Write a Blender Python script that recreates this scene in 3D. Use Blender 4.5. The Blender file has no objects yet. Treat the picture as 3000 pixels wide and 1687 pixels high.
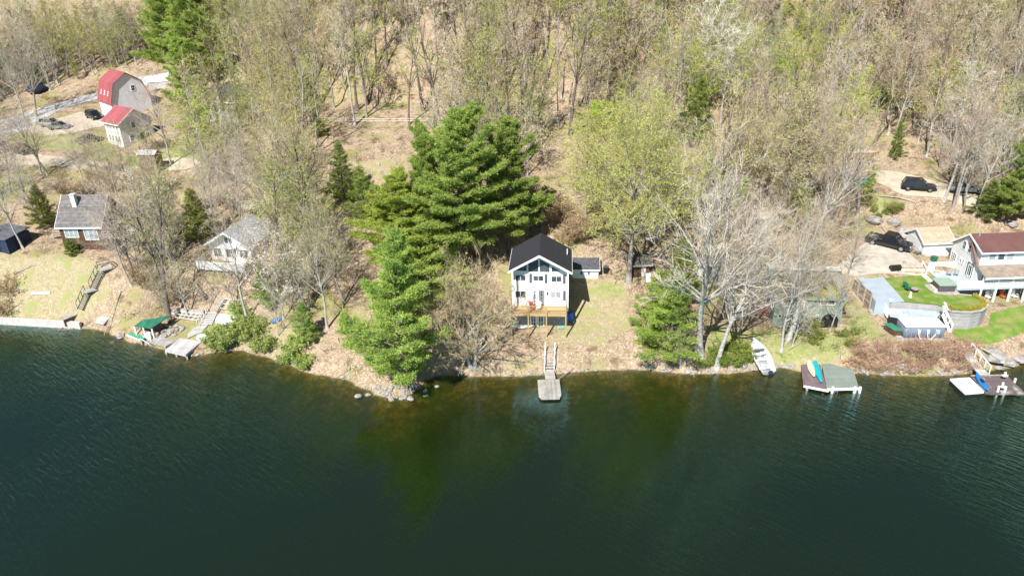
import bpy, math, random
import numpy as np
from mathutils import Matrix, Vector
R = math.radians
C = bpy.context.scene.collection
SC = bpy.context.scene
random.seed(7); RS = np.random.RandomState(11)

# ---------------- camera, sky, sun, exposure ----------------
F, PITCH, CH, ROLL = 2150.0, R(26), 44.8, R(1.5)   # focal length (px of a 3000 px wide frame), downward pitch, flying height, roll
cam = bpy.data.cameras.new('camera'); camo = bpy.data.objects.new('camera', cam); C.objects.link(camo)
camo.location = (0, 0, CH); camo.rotation_euler = (Matrix.Rotation(R(90) - PITCH, 3, 'X') @ Matrix.Rotation(-ROLL, 3, 'Z')).to_euler()
cam.sensor_width = 36; cam.lens = F / 3000 * 36; cam.clip_end = 3000; SC.camera = camo
SUN_EL, SUN_AZ = R(47), R(27)                 # sun stands behind the camera, a little to its left
w = bpy.data.worlds.new('World'); SC.world = w; w.use_nodes = True
nt = w.node_tree; bg = nt.nodes['Background']
sky = nt.nodes.new('ShaderNodeTexSky'); sky.sky_type = 'NISHITA'; sky.sun_disc = False
sky.sun_elevation = SUN_EL; sky.sun_rotation = math.pi + SUN_AZ; sky.air_density = 1.0; sky.dust_density = 0.1; sky.ozone_density = 2.5
nt.links.new(sky.outputs[0], bg.inputs[0]); bg.inputs[1].default_value = 0.05
sl = bpy.data.lights.new('sun', 'SUN'); sl.energy = 5.0; sl.angle = R(0.5); sl.color = (1, .965, .9)
so = bpy.data.objects.new('sun', sl); C.objects.link(so)
_d = Vector((math.sin(SUN_AZ) * math.cos(SUN_EL), math.cos(SUN_AZ) * math.cos(SUN_EL), -math.sin(SUN_EL)))
so.rotation_euler = _d.to_track_quat('-Z', 'Y').to_euler()
SC.view_settings.view_transform = 'Standard'; SC.view_settings.look = 'None'
SC.view_settings.exposure = 0.8; SC.view_settings.gamma = 1
SC.cycles.max_bounces = 6; SC.cycles.transparent_max_bounces = 8

def W(px, py, z=0.0):
    """the point of height z seen at pixel (px, py) of the 3000 x 1687 photograph"""
    d = ray(px, py); t = (CH - z) / -d[2]
    return Vector((d[0] * t, d[1] * t, z))
def ray(px, py):
    a = (px - 1500) / F; b = (843.5 - py) / F; u = a * math.cos(ROLL) + b * math.sin(ROLL); v = b * math.cos(ROLL) - a * math.sin(ROLL)
    return (u, math.cos(PITCH) + v * math.sin(PITCH), -math.sin(PITCH) + v * math.cos(PITCH))
def ZY(px, py, y):
    """the point seen at a pixel that lies at distance y"""
    d = ray(px, py); t = y / d[1]; return Vector((d[0] * t, y, CH + d[2] * t))

# ---------------- terrain height ----------------
SH = [(-900,880),(-300,915),(0,948),(100,953),(250,962),(300,968),(340,985),(400,1003),(480,1022),(560,1042),(620,1030),(700,1022),(780,1040),(860,1072),(960,1098),(1030,1112),(1080,1138),(1150,1165),(1205,1150),(1240,1108),(1290,1094),(1400,1098),(1500,1098),(1620,1092),(1740,1082),(1850,1076),(1950,1086),(2050,1092),(2150,1088),(2230,1078),(2300,1072),(2360,1088),(2440,1084),(2560,1092),(2700,1098),(2780,1096),(2860,1084),(3000,1058),(3300,1045),(3900,1030)]
COL = {  # per image column: (row, height) pairs inland of the shore
 -900: [(-60,0.8),(860,2.5),(740,6),(500,8.5),(430,9),(350,9.5),(200,13),(0,22),(-250,36)],
 0:    [(-8,.75),(-60,2.0),(760,6.0),(700,6.6),(500,8.3),(430,8.8),(350,9.2),(200,13),(0,22),(-250,36)],
 260:  [(-8,.75),(-60,2.0),(760,6.1),(650,7.2),(500,8.6),(400,9.4),(300,10),(200,13),(0,22),(-250,36)],
 400:  [(-14,.6),(-80,2.0),(790,5.2),(650,7.2),(500,8.6),(400,9.6),(300,10.3),(200,13),(0,22),(-250,36)],
 480:  [(-14,.4),(-60,.7),(925,1.0),(905,1.6),(860,3.2),(790,5.2),(650,7.2),(450,9.6),(300,11),(200,13),(0,22),(-250,36)],
 600:  [(-14,.4),(-50,.7),(925,1.3),(900,2.1),(850,3.8),(790,5.2),(650,7.2),(450,9.8),(300,11.5),(200,14),(0,22),(-250,36)],
 780:  [(-12,.5),(-50,1.0),(940,2.0),(850,4.2),(700,6.6),(450,10),(300,12.5),(200,15),(0,23),(-250,36)],
 1000: [(-12,.5),(-45,1.2),(980,2.2),(850,4.6),(700,7),(450,11),(300,13),(200,15.5),(0,24),(-250,38)],
 1170: [(-10,.5),(-40,1.0),(980,2.0),(850,4.6),(700,7.5),(450,11),(300,13),(200,16),(0,24),(-250,38)],
 1460: [(-8,.5),(-45,1.4),(1020,1.8),(965,2.3),(930,2.8),(850,4.6),(700,8.0),(600,9.6),(450,11.3),(300,13.5),(200,16),(0,24),(-250,38)],
 1700: [(-8,.5),(-40,1.3),(1010,1.8),(965,2.3),(900,3.3),(815,4.8),(700,7.6),(600,9.4),(450,11.3),(300,13.5),(200,16),(0,24),(-250,38)],
 1900: [(-8,.5),(-40,1.3),(965,2.5),(850,4.2),(780,5.4),(650,7),(540,8.0),(400,10),(300,12),(200,15),(0,23),(-250,38)],
 2350: [(-10,.6),(-45,1.3),(960,2.2),(850,3.6),(740,5.0),(640,6.2),(540,7.3),(480,7.6),(400,9),(300,11),(200,14),(0,22.5),(-250,38)],
 2550: [(-12,.7),(-50,1.5),(1000,2.1),(900,3.1),(850,4.0),(800,4.85),(700,5.3),(640,6.0),(540,7.6),(480,8.0),(400,9.4),(300,11.5),(200,14),(0,22.5),(-250,38)],
 2750: [(-12,.8),(-50,1.5),(1000,2.2),(900,2.8),(840,3.3),(790,4.9),(700,5.3),(640,6.2),(580,7.6),(480,9.0),(400,10.4),(300,12),(200,14),(0,22.5),(-250,38)],
 3000: [(-14,1.0),(-50,1.8),(960,2.4),(890,2.8),(840,3.0),(790,3.8),(700,5.6),(640,6.8),(580,8.4),(480,10),(400,11),(300,12.5),(200,14.5),(0,22.5),(-250,38)],
 3900: [(-14,1.0),(-50,1.8),(960,2.4),(890,2.8),(790,4.6),(700,5.8),(580,8.4),(480,10),(300,12.5),(200,14.5),(0,22.5),(-250,38)]}
_cx = sorted(COL); _shx = [a for a, b in SH]; _shy = [b for a, b in SH]
_PU0 = sorted(set(_cx + _shx)); _PU = []
_P = []
for u in _PU0:                                   # a profile (y, z) for every column
    s = float(np.interp(u, _shx, _shy)); k = max(i for i, c in enumerate(_cx) if c <= u)
    res = []
    for c in (_cx[k], _cx[min(k + 1, len(_cx) - 1)]):
        pr = [(s, 0.0)] + [((s + a) if a < 0 and a > -120 else a, z * float(np.interp(a if a >= 0 else 1000, (0, 200, 300, 400, 560, 740, 850), (1.41, 1.5, 1.42, 1.36, 1.25, 1.12, 1.05)))) for a, z in COL[c] if a > -120]
        pts = [(W(u, a, z).y, z) for a, z in pr]
        y0 = pts[0][0]
        pts = [(y0 - 400, -7.5), (y0 - 60, -7), (y0 - 22, -4.4), (y0 - 9, -1.7), (y0 - 3, -.5), (y0 - 1, -.2)] + pts
        pts += [(pts[-1][0] + 60, 54), (pts[-1][0] + 300, 110), (pts[-1][0] + 2000, 170)]
        ys, zs = [pts[0][0]], [pts[0][1]]
        for a, b in pts[1:]:
            if a > ys[-1] + .05: ys.append(a); zs.append(b)
        res.append((ys, zs))
    t = 0 if _cx[k] == _cx[min(k + 1, len(_cx) - 1)] else (u - _cx[k]) / (_cx[k + 1] - _cx[k])
    q = W(u, s, 0); _PU.append(1500 + F * q.x / (q.y * math.cos(PITCH) + CH * math.sin(PITCH)))
    _P.append((res[0], res[1], t))
_PU = np.array(_PU)
def h0(x, y):
    x = np.asarray(x, float); y = np.asarray(y, float)
    dep = y * math.cos(PITCH) + (CH - np.clip((y - 70) * .29, 0, 60)) * math.sin(PITCH)
    u = np.clip(1500 + F * x / np.maximum(dep, 20), _PU[0], _PU[-1] - 1)
    zz = np.stack([(1 - t) * np.interp(y, a[0], a[1]) + t * np.interp(y, b[0], b[1]) for a, b, t in _P])
    k = np.clip(np.searchsorted(_PU, u, side='right') - 1, 0, len(_PU) - 2)
    f = (u - _PU[k]) / (_PU[k + 1] - _PU[k])
    idx = np.indices(k.shape)
    return zz[(k,) + tuple(idx)] * (1 - f) + zz[(k + 1,) + tuple(idx)] * f
def hh(x, y):
    z = 0
    for a, b in ((0, 0), (.5, .3), (-.5, .3), (.3, -.5), (-.3, -.5)): z = z + h0(np.asarray(x) + a, np.asarray(y) + b)
    z = z / 5
    land = np.clip((z - .25) / 2, 0, 1)
    return z + land * (.10 * np.sin(x * .7 + 1.3 * np.sin(y * .43)) * np.cos(y * .61 + .8 * np.sin(x * .37)))
FX = np.arange(-130, 130.01, .6); FY = np.arange(20, 230.01, .6)
GX, GY = np.meshgrid(FX, FY, indexing='ij')
GZ = hh(GX, GY)
def hz(x, y):
    i = min(max((x + 130) / .6, 0), len(FX) - 1.001); j = min(max((y - 20) / .6, 0), len(FY) - 1.001)
    a, b = int(i), int(j); s, t = i - a, j - b
    return float(GZ[a, b] * (1 - s) * (1 - t) + GZ[a + 1, b] * s * (1 - t) + GZ[a, b + 1] * (1 - s) * t + GZ[a + 1, b + 1] * s * t)
def T(px, py):
    """the ground point seen at a pixel of the photograph"""
    lo, hi = 45.0, 0.0
    z = 40.0; p = W(px, py, z)
    while z > -8:
        p = W(px, py, z)
        if hz(p.x, p.y) >= z: break
        z -= .25
    a, b = z, z + .25
    for _ in range(12):
        m = (a + b) / 2; p = W(px, py, m)
        if hz(p.x, p.y) >= m: a = m
        else: b = m
    p = W(px, py, (a + b) / 2); p.z = hz(p.x, p.y)
    return p
def S(p, k=1.0):
    """pixels per metre at a point, for sizes read off the photograph"""
    return F / (p.y * math.cos(PITCH) + (CH - p.z) * math.sin(PITCH))

# ---------------- mesh helpers ----------------
class MB:
    def __init__(s, M=None): s.v = []; s.f = []; s.M = M; s.mi = []; s.m = 0
    def add(s, vs, fs):
        o = len(s.v)
        if s.M is not None: vs = [tuple(s.M @ Vector(q)) for q in vs]
        s.v += [tuple(q) for q in vs]; s.f += [tuple(i + o for i in f) for f in fs]; s.mi += [s.m] * len(fs); return s
    def box(s, x0, x1, y0, y1, z0, z1):
        return s.add([(x0,y0,z0),(x1,y0,z0),(x1,y1,z0),(x0,y1,z0),(x0,y0,z1),(x1,y0,z1),(x1,y1,z1),(x0,y1,z1)],
                     [(0,3,2,1),(4,5,6,7),(0,1,5,4),(1,2,6,5),(2,3,7,6),(3,0,4,7)])
    def cbox(s, c, d, rz=0):
        a = []
        cs, sn = math.cos(rz), math.sin(rz)
        for k in (-.5, .5):
            for i, j in ((-.5,-.5),(.5,-.5),(.5,.5),(-.5,.5)):
                x, y = i * d[0], j * d[1]; a.append((c[0] + x * cs - y * sn, c[1] + x * sn + y * cs, c[2] + k * d[2]))
        return s.add(a, [(0,3,2,1),(4,5,6,7),(0,1,5,4),(1,2,6,5),(2,3,7,6),(3,0,4,7)])
    def bar(s, a, b, w, h=None):
        """a square bar from a to b"""
        h = h or w; a = Vector(a); b = Vector(b); d = (b - a).normalized()
        up = Vector((0, 0, 1)) if abs(d.z) < .95 else Vector((0, 1, 0))
        r = d.cross(up).normalized() * w / 2; u = r.cross(d).normalized() * h / 2
        return s.add([a - r - u, a + r - u, a + r + u, a - r + u, b - r - u, b + r - u, b + r + u, b - r + u],
                     [(0,1,2,3),(7,6,5,4),(0,4,5,1),(1,5,6,2),(2,6,7,3),(3,7,4,0)])
    def tube(s, pts, rad, n=6, cap=True):
        pts = [Vector(p) for p in pts]; vs = []; fs = []
        if not hasattr(rad, '__len__'): rad = [rad] * len(pts)
        for i, p in enumerate(pts):
            d = (pts[min(i + 1, len(pts) - 1)] - pts[max(i - 1, 0)])
            d = d.normalized() if d.length > 1e-6 else Vector((0, 0, 1))
            up = Vector((0, 0, 1)) if abs(d.z) < .9 else Vector((1, 0, 0))
            a = d.cross(up).normalized(); b = a.cross(d)
            for k in range(n):
                t = 2 * math.pi * k / n; vs.append(p + (a * math.cos(t) + b * math.sin(t)) * rad[i])
        for i in range(len(pts) - 1):
            for k in range(n): fs.append((i*n+k, i*n+(k+1)%n, (i+1)*n+(k+1)%n, (i+1)*n+k))
        if cap: fs += [tuple(range(n)), tuple(reversed(range((len(pts)-1)*n, len(pts)*n)))]
        return s.add(vs, fs)
    def prism(s, poly, z0, z1):
        n = len(poly)
        f = lambda z, i: z[i] if hasattr(z, '__len__') else z
        return s.add([(p[0], p[1], f(z0, i)) for i, p in enumerate(poly)] + [(p[0], p[1], f(z1, i)) for i, p in enumerate(poly)],
                     [tuple(reversed(range(n))), tuple(range(n, 2*n))] + [(i, (i+1)%n, n+(i+1)%n, n+i) for i in range(n)])
    def xprism(s, poly, x0, x1):       # polygon in (y, z), extruded along x
        n = len(poly)
        return s.add([(x0, p[0], p[1]) for p in poly] + [(x1, p[0], p[1]) for p in poly],
                     [tuple(reversed(range(n))), tuple(range(n, 2*n))] + [(i, (i+1)%n, n+(i+1)%n, n+i) for i in range(n)])
    def yprism(s, poly, y0, y1):       # polygon in (x, z), extruded along y
        n = len(poly)
        return s.add([(p[0], y0, p[1]) for p in poly] + [(p[0], y1, p[1]) for p in poly],
                     [tuple(range(n)), tuple(reversed(range(n, 2*n)))] + [(i, n+i, n+(i+1)%n, (i+1)%n) for i in range(n)])
    def slab(s, q, t):                 # polygon q given as 3D points, thickened downwards
        n = len(q); return s.add([tuple(p) for p in q] + [(p[0], p[1], p[2] - t) for p in q],
                     [tuple(range(n)), tuple(reversed(range(n, 2*n)))] + [(i, n+i, n+(i+1)%n, (i+1)%n) for i in range(n)])
    def loft(s, secs, closed=False, caps=True):
        n = len(secs[0]); fs = []
        for i in range(len(secs) - 1):
            for k in range(n if closed else n - 1): fs.append((i*n+k, i*n+(k+1)%n, (i+1)*n+(k+1)%n, (i+1)*n+k))
        if caps: fs += [tuple(reversed(range(n))), tuple(range((len(secs)-1)*n, len(secs)*n))]
        return s.add([p for q in secs for p in q], fs)
    def mesh(s, name, mats, smooth=False):
        me = bpy.data.meshes.new(name); me.from_pydata(s.v, [], s.f)
        for m in (mats if isinstance(mats, (list, tuple)) else [mats]): me.materials.append(m)
        if any(s.mi): me.polygons.foreach_set('material_index', s.mi)
        if smooth: me.polygons.foreach_set('use_smooth', [True] * len(s.f))
        me.update(); return me
    def build(s, name, mats, parent=None, smooth=False, fix=True):
        me = s.mesh(name, mats, smooth)
        if fix:
            import bmesh
            bm = bmesh.new(); bm.from_mesh(me); bmesh.ops.recalc_face_normals(bm, faces=bm.faces); bm.to_mesh(me); bm.free()
        o = bpy.data.objects.new(name, me); C.objects.link(o)
        if parent is not None: o.parent = parent
        return o
def tag(o, label=None, cat=None, group=None, kind=None):
    if label: o['label'] = label
    if cat: o['category'] = cat
    if group: o['group'] = group
    if kind: o['kind'] = kind
    return o
def thing(name, label, cat, loc=(0, 0, 0), rz=0, group=None):
    o = bpy.data.objects.new(name, None); C.objects.link(o); o.location = loc; o.rotation_euler = (0, 0, rz)
    o.empty_display_size = .2
    return tag(o, label, cat, group)
KIDS = {}
def dup(root, loc, rz=0, sc=1, label=None, group=None, color=None, tilt=None):
    if root.name not in KIDS: KIDS[root.name] = [(c, [g for g in bpy.data.objects if g.parent == c]) for c in bpy.data.objects if c.parent == root]
    r = root.copy(); C.objects.link(r); r.location = loc; r.rotation_euler = eul(rz, tilt)
    r.scale = (sc, sc, sc) if not hasattr(sc, '__len__') else sc
    if label: r['label'] = label
    if group: r['group'] = group
    for ch, gs in KIDS[root.name]:
        c = ch.copy(); C.objects.link(c); c.parent = r
        if color: c.color = color
        for g in gs:
            d = g.copy(); C.objects.link(d); d.parent = c
            if color: d.color = color
    return r
def rawmesh(name, V, Fc, mats, mi=None, smooth=False):
    """mesh from numpy arrays; Fc is (n, 3) or (n, 4)"""
    me = bpy.data.meshes.new(name); k = Fc.shape[1]; n = len(Fc)
    me.vertices.add(len(V)); me.vertices.foreach_set('co', V.astype(np.float32).ravel())
    me.loops.add(n * k); me.loops.foreach_set('vertex_index', Fc.astype(np.int32).ravel())
    me.polygons.add(n); me.polygons.foreach_set('loop_start', np.arange(0, n * k, k, dtype=np.int32))
    for m in (mats if isinstance(mats, (list, tuple)) else [mats]): me.materials.append(m)
    if mi is not None: me.polygons.foreach_set('material_index', mi.astype(np.int32))
    if smooth: me.polygons.foreach_set('use_smooth', [True] * n)
    me.update(calc_edges=True); return me

# ---------------- materials ----------------
MATS = {}
def mat(name, col, col2=None, rough=.8, scale=3.0, bump=0.0, metal=0, stripe=None, spec=.3, detail=4, thr=(.35, .65), obj=False, stripec=.75, coat=0):
    """base colour with noise towards col2; stripe = (axis, spacing) gives boards, courses or standing seams"""
    if name in MATS: return MATS[name]
    m = bpy.data.materials.new(name); m.use_nodes = True; n = m.node_tree.nodes; l = m.node_tree.links
    b = n['Principled BSDF']; b.inputs['Roughness'].default_value = rough; b.inputs['Metallic'].default_value = metal
    b.inputs['Specular IOR Level'].default_value = spec; b.inputs['Coat Weight'].default_value = coat
    col2 = col2 or tuple(c * .8 for c in col)
    tc = n.new('ShaderNodeTexCoord'); no = n.new('ShaderNodeTexNoise'); no.inputs['Scale'].default_value = scale; no.inputs['Detail'].default_value = detail
    l.new(tc.outputs['Object'], no.inputs['Vector'])
    mr = n.new('ShaderNodeMapRange'); mr.inputs[1].default_value = thr[0]; mr.inputs[2].default_value = thr[1]; l.new(no.outputs[0], mr.inputs[0])
    mx = n.new('ShaderNodeMix'); mx.data_type = 'RGBA'; mx.inputs[6].default_value = (*col, 1); mx.inputs[7].default_value = (*col2, 1)
    l.new(mr.outputs[0], mx.inputs[0]); out = mx.outputs[2]; hgt = no.outputs[0]
    if stripe:
        sp = n.new('ShaderNodeSeparateXYZ'); l.new(tc.outputs['Object'], sp.inputs[0])
        dv = n.new('ShaderNodeMath'); dv.operation = 'DIVIDE'; dv.inputs[1].default_value = stripe[1]; l.new(sp.outputs['XYZ'.index(stripe[0])], dv.inputs[0])
        fr = n.new('ShaderNodeMath'); fr.operation = 'FRACT'; l.new(dv.outputs[0], fr.inputs[0])
        gt = n.new('ShaderNodeMath'); gt.operation = 'GREATER_THAN'; gt.inputs[1].default_value = .86; l.new(fr.outputs[0], gt.inputs[0])
        fl = n.new('ShaderNodeMath'); fl.operation = 'FLOOR'; l.new(dv.outputs[0], fl.inputs[0])
        wn = n.new('ShaderNodeTexWhiteNoise'); wn.noise_dimensions = '1D'; l.new(fl.outputs[0], wn.inputs['W'])
        m2 = n.new('ShaderNodeMapRange'); m2.inputs[3].default_value = stripec; m2.inputs[4].default_value = 1.0; l.new(wn.outputs[0], m2.inputs[0])
        m3 = n.new('ShaderNodeMath'); m3.operation = 'MULTIPLY_ADD'; m3.inputs[1].default_value = -(1 - stripec) * 1.3; l.new(gt.outputs[0], m3.inputs[0]); l.new(m2.outputs[0], m3.inputs[2])
        vm = n.new('ShaderNodeVectorMath'); vm.operation = 'SCALE'; l.new(out, vm.inputs[0]); l.new(m3.outputs[0], vm.inputs['Scale']); out = vm.outputs[0]
        bu = n.new('ShaderNodeBump'); bu.inputs['Strength'].default_value = .5; bu.inputs['Distance'].default_value = .02; l.new(fr.outputs[0], bu.inputs['Height']); l.new(bu.outputs[0], b.inputs['Normal'])
    elif bump:
        bu = n.new('ShaderNodeBump'); bu.inputs['Strength'].default_value = bump; bu.inputs['Distance'].default_value = .05; l.new(hgt, bu.inputs['Height']); l.new(bu.outputs[0], b.inputs['Normal'])
    l.new(out, b.inputs['Base Color']); MATS[name] = m; return m
def leafmat(name, c1, c2, trans=.35, tint=True, scale=.35):
    """foliage, buds and twigs: colour multiplied by the object's own colour, patches of c1 and c2, some light let through"""
    m = bpy.data.materials.new(name); m.use_nodes = True; n = m.node_tree.nodes; l = m.node_tree.links; n.clear()
    tc = n.new('ShaderNodeTexCoord'); no = n.new('ShaderNodeTexNoise'); no.inputs['Scale'].default_value = scale; no.inputs['Detail'].default_value = 5
    oi = n.new('ShaderNodeObjectInfo'); va = n.new('ShaderNodeVectorMath'); va.operation = 'ADD'
    l.new(tc.outputs['Object'], va.inputs[0]); l.new(oi.outputs['Location'], va.inputs[1]); l.new(va.outputs[0], no.inputs['Vector'])
    mr = n.new('ShaderNodeMapRange'); mr.inputs[1].default_value = .36; mr.inputs[2].default_value = .62; l.new(no.outputs[0], mr.inputs[0])
    mx = n.new('ShaderNodeMix'); mx.data_type = 'RGBA'; mx.inputs[6].default_value = (*c1, 1); mx.inputs[7].default_value = (*c2, 1); l.new(mr.outputs[0], mx.inputs[0])
    mu = n.new('ShaderNodeMix'); mu.data_type = 'RGBA'; mu.blend_type = 'MULTIPLY'; mu.inputs[0].default_value = 1; l.new(mx.outputs[2], mu.inputs[6]); l.new(oi.outputs['Color'], mu.inputs[7])
    d = n.new('ShaderNodeBsdfDiffuse'); t = n.new('ShaderNodeBsdfTranslucent'); ms = n.new('ShaderNodeMixShader'); ms.inputs[0].default_value = trans
    o = n.new('ShaderNodeOutputMaterial'); l.new(mu.outputs[2], d.inputs[0]); l.new(mu.outputs[2], t.inputs[0]); l.new(d.outputs[0], ms.inputs[1]); l.new(t.outputs[0], ms.inputs[2]); l.new(ms.outputs[0], o.inputs[0])
    MATS[name] = m; return m

# ---------------- ground ----------------
def axes():
    X = np.concatenate([np.arange(-900, -130, 35), FX, np.arange(150, 901, 35)]); Y = np.concatenate([np.arange(-520, 20, 30), FY, np.arange(242, 420, 12), np.arange(430, 1600, 60)])
    return X, Y
def inpoly(x, y, poly):
    x = np.asarray(x); y = np.asarray(y); r = np.zeros(x.shape, bool); n = len(poly)
    for i in range(n):
        (x1, y1), (x2, y2) = poly[i], poly[(i + 1) % n]
        if y1 == y2: continue
        c = ((y1 > y) != (y2 > y)) & (x < (x2 - x1) * (y - y1) / (y2 - y1) + x1); r ^= c
    return r
def gpoly(px): return [tuple(T(a, b)[:2]) for a, b in px]
def ground_material():
    m = bpy.data.materials.new('forest_floor'); m.use_nodes = True; n = m.node_tree.nodes; l = m.node_tree.links
    b = n['Principled BSDF']; b.inputs['Roughness'].default_value = .95; b.inputs['Specular IOR Level'].default_value = .1
    ge = n.new('ShaderNodeNewGeometry'); at = n.new('ShaderNodeAttribute'); at.attribute_name = 'zone'
    def noise(s, d=6, o=0):
        k = n.new('ShaderNodeTexNoise'); k.inputs['Scale'].default_value = s; k.inputs['Detail'].default_value = d
        ad = n.new('ShaderNodeVectorMath'); ad.operation = 'ADD'; ad.inputs[1].default_value = (o, o, 0); l.new(ge.outputs['Position'], ad.inputs[0]); l.new(ad.outputs[0], k.inputs['Vector']); return k.outputs[0]
    def rng(v, a, b2):
        k = n.new('ShaderNodeMapRange'); k.inputs[1].default_value = a; k.inputs[2].default_value = b2; l.new(v, k.inputs[0]); return k.outputs[0]
    def mix(f, a, c):
        k = n.new('ShaderNodeMix'); k.data_type = 'RGBA'; l.new(f, k.inputs[0])
        for s, q in ((6, a), (7, c)):
            if isinstance(q, tuple): k.inputs[s].default_value = (*q, 1)
            else: l.new(q, k.inputs[s])
        return k.outputs[2]
    def mul(a, c):
        k = n.new('ShaderNodeMath'); k.operation = 'MULTIPLY'; l.new(a, k.inputs[0]); l.new(c, k.inputs[1]); return k.outputs[0]
    def thr(zone, ns, wid=.25):      # a zone edge broken up by noise
        k = n.new('ShaderNodeMath'); k.operation = 'ADD'; l.new(zone, k.inputs[0]); l.new(ns, k.inputs[1]); return rng(k.outputs[0], 1.0 - wid / 2, 1.0 + wid / 2)
    vo = n.new('ShaderNodeTexVoronoi'); vo.inputs['Scale'].default_value = 8.5; l.new(ge.outputs['Position'], vo.inputs['Vector'])
    sx = n.new('ShaderNodeSeparateColor'); l.new(vo.outputs['Color'], sx.inputs[0])
    litter = mix(rng(noise(.5), .35, .65), (.33, .245, .17), (.235, .18, .115))
    litter = mix(rng(noise(2.2, 8, 9), .45, .7), litter, (.40, .315, .235))
    litter = mix(rng(sx.outputs[0], .72, .95), litter, (.47, .375, .28))
    litter = mix(rng(sx.outputs[1], .75, .92), litter, (.22, .155, .10))
    litter = mix(rng(noise(.22, 5, 31), .50, .66), litter, (.25, .235, .10)); litter = mix(rng(noise(.8, 9, 61), .56, .66), litter, (.17, .12, .075))
    dry = mix(rng(noise(1.4, 8, 4), .35, .62), (.26, .225, .12), (.33, .27, .175)); dry = mix(rng(sx.outputs[2], .7, .95), dry, (.42, .36, .25))
    dry = mix(rng(noise(.5, 6, 70), .5, .66), dry, (.26, .27, .11))
    green = mix(rng(noise(1.1, 8, 14), .38, .62), (.19, .235, .07), (.29, .27, .14)); green = mix(rng(sx.outputs[2], .75, .95), green, (.34, .31, .14))
    gravel = mix(rng(noise(1.0, 8, 24), .35, .65), (.50, .45, .37), (.40, .35, .28))
    bed = mix(rng(noise(1.3, 6, 50), .42, .6), (.13, .085, .025), (.30, .19, .05))
    v2 = n.new('ShaderNodeTexVoronoi'); v2.inputs['Scale'].default_value = 1.5; v2.feature = 'DISTANCE_TO_EDGE'; l.new(ge.outputs['Position'], v2.inputs['Vector'])
    bed = mix(rng(v2.outputs['Distance'], -.04, .16), (.11, .07, .02), bed); bed = mix(rng(noise(.35, 4, 12), .5, .66), bed, (.08, .055, .018))
    z = n.new('ShaderNodeSeparateColor'); l.new(at.outputs['Color'], z.inputs[0])
    ns = noise(.9, 7, 88)
    c = mix(thr(z.outputs[0], ns), litter, dry); c = mix(thr(z.outputs[1], ns), c, green); c = mix(thr(z.outputs[2], ns), c, gravel)
    sz = n.new('ShaderNodeSeparateXYZ'); l.new(ge.outputs['Position'], sz.inputs[0])
    c = mix(rng(sz.outputs[2], .12, -.12), c, bed)
    l.new(c, b.inputs['Base Color'])
    bu = n.new('ShaderNodeBump'); bu.inputs['Strength'].default_value = .9; bu.inputs['Distance'].default_value = .12; l.new(noise(4, 9, 5), bu.inputs['Height']); l.new(bu.outputs[0], b.inputs['Normal'])
    return m
# zones drawn as outlines on the photograph and laid on the ground: dry grass, green ground, bare gravel
DRY = [[(0,935),(0,690),(90,760),(180,740),(290,770),(330,860),(240,945)], [(1480,1000),(1640,985),(1690,830),(1800,820),(1840,850),(1840,960),(1750,1010)], [(620,1025),(640,940),(800,930),(900,960),(860,1040),(700,1010)],
       [(2170,1075),(2170,960),(2300,990),(2480,960),(2600,1050),(2400,1080)], [(430,660),(520,660),(500,800),(440,850),(410,760)], [(0,480),(0,440),(160,520),(330,510),(420,540),(560,560),(560,600),(300,560)],
       [(1000,480),(1200,460),(1180,520),(1020,530)], [(1860,430),(2100,460),(2300,470),(2280,500),(1900,490)]]
GRN = [[(0,395),(90,388),(250,400),(240,440),(120,435),(0,420)], [(235,470),(270,410),(330,440),(470,450),(560,400),(610,470),(480,500),(330,495)], [(270,380),(300,400),(350,440),(280,440)], [(2520,900),(2600,980),(2520,1000),(2470,960)],
       [(2060,1060),(2080,960),(2240,960),(2560,985),(2440,1050),(2200,1060)], [(480,700),(520,700),(490,790),(430,800)], [(1740,830),(1800,820),(1830,840),(1830,870),(1760,870)],
       [(0,520),(60,500),(90,560),(0,600)], [(2560,580),(2640,590),(2600,640),(2540,610)], [(520,950),(560,960),(600,930),(640,950),(590,1010),(540,990)]]
GRV = []
DRYg = [gpoly(p) for p in DRY]; GRNg = [gpoly(p) for p in GRN]
def terrain():
    X, Y = axes(); gx, gy = np.meshgrid(X, Y, indexing='ij'); z = hh(gx, gy)
    bed = (z < -.1); z = z + bed * (.12 * np.sin(gx * 2.1 + 2 * np.sin(gy)) * np.cos(gy * 1.9 + gx))
    V = np.stack([gx, gy, z], -1).reshape(-1, 3); nx, ny = len(X), len(Y)
    i, j = np.meshgrid(np.arange(nx - 1), np.arange(ny - 1), indexing='ij'); a = (i * ny + j).ravel()
    me = rawmesh('ground', V, np.stack([a, a + ny, a + ny + 1, a + 1], 1), ground_material(), smooth=True)
    col = np.zeros((len(V), 4), np.float32); col[:, 3] = 1
    def blur(q):
        q = q.astype(np.float32)
        for _ in range(2):
            q[1:-1, 1:-1] = (q[:-2, 1:-1] + q[2:, 1:-1] + q[1:-1, :-2] + q[1:-1, 2:] + q[1:-1, 1:-1]) / 5
        return q
    for ch, polys in ((0, DRYg), (1, GRNg)):
        q = np.zeros(gx.shape, bool)
        for p in polys: q |= inpoly(gx, gy, p)
        col[:, ch] = blur(q).ravel() * 1.0
    at = me.color_attributes.new('zone', 'FLOAT_COLOR', 'POINT'); at.data.foreach_set('color', col.ravel())
    o = bpy.data.objects.new('ground', me); C.objects.link(o); tag(o, kind='structure')
terrain()
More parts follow.
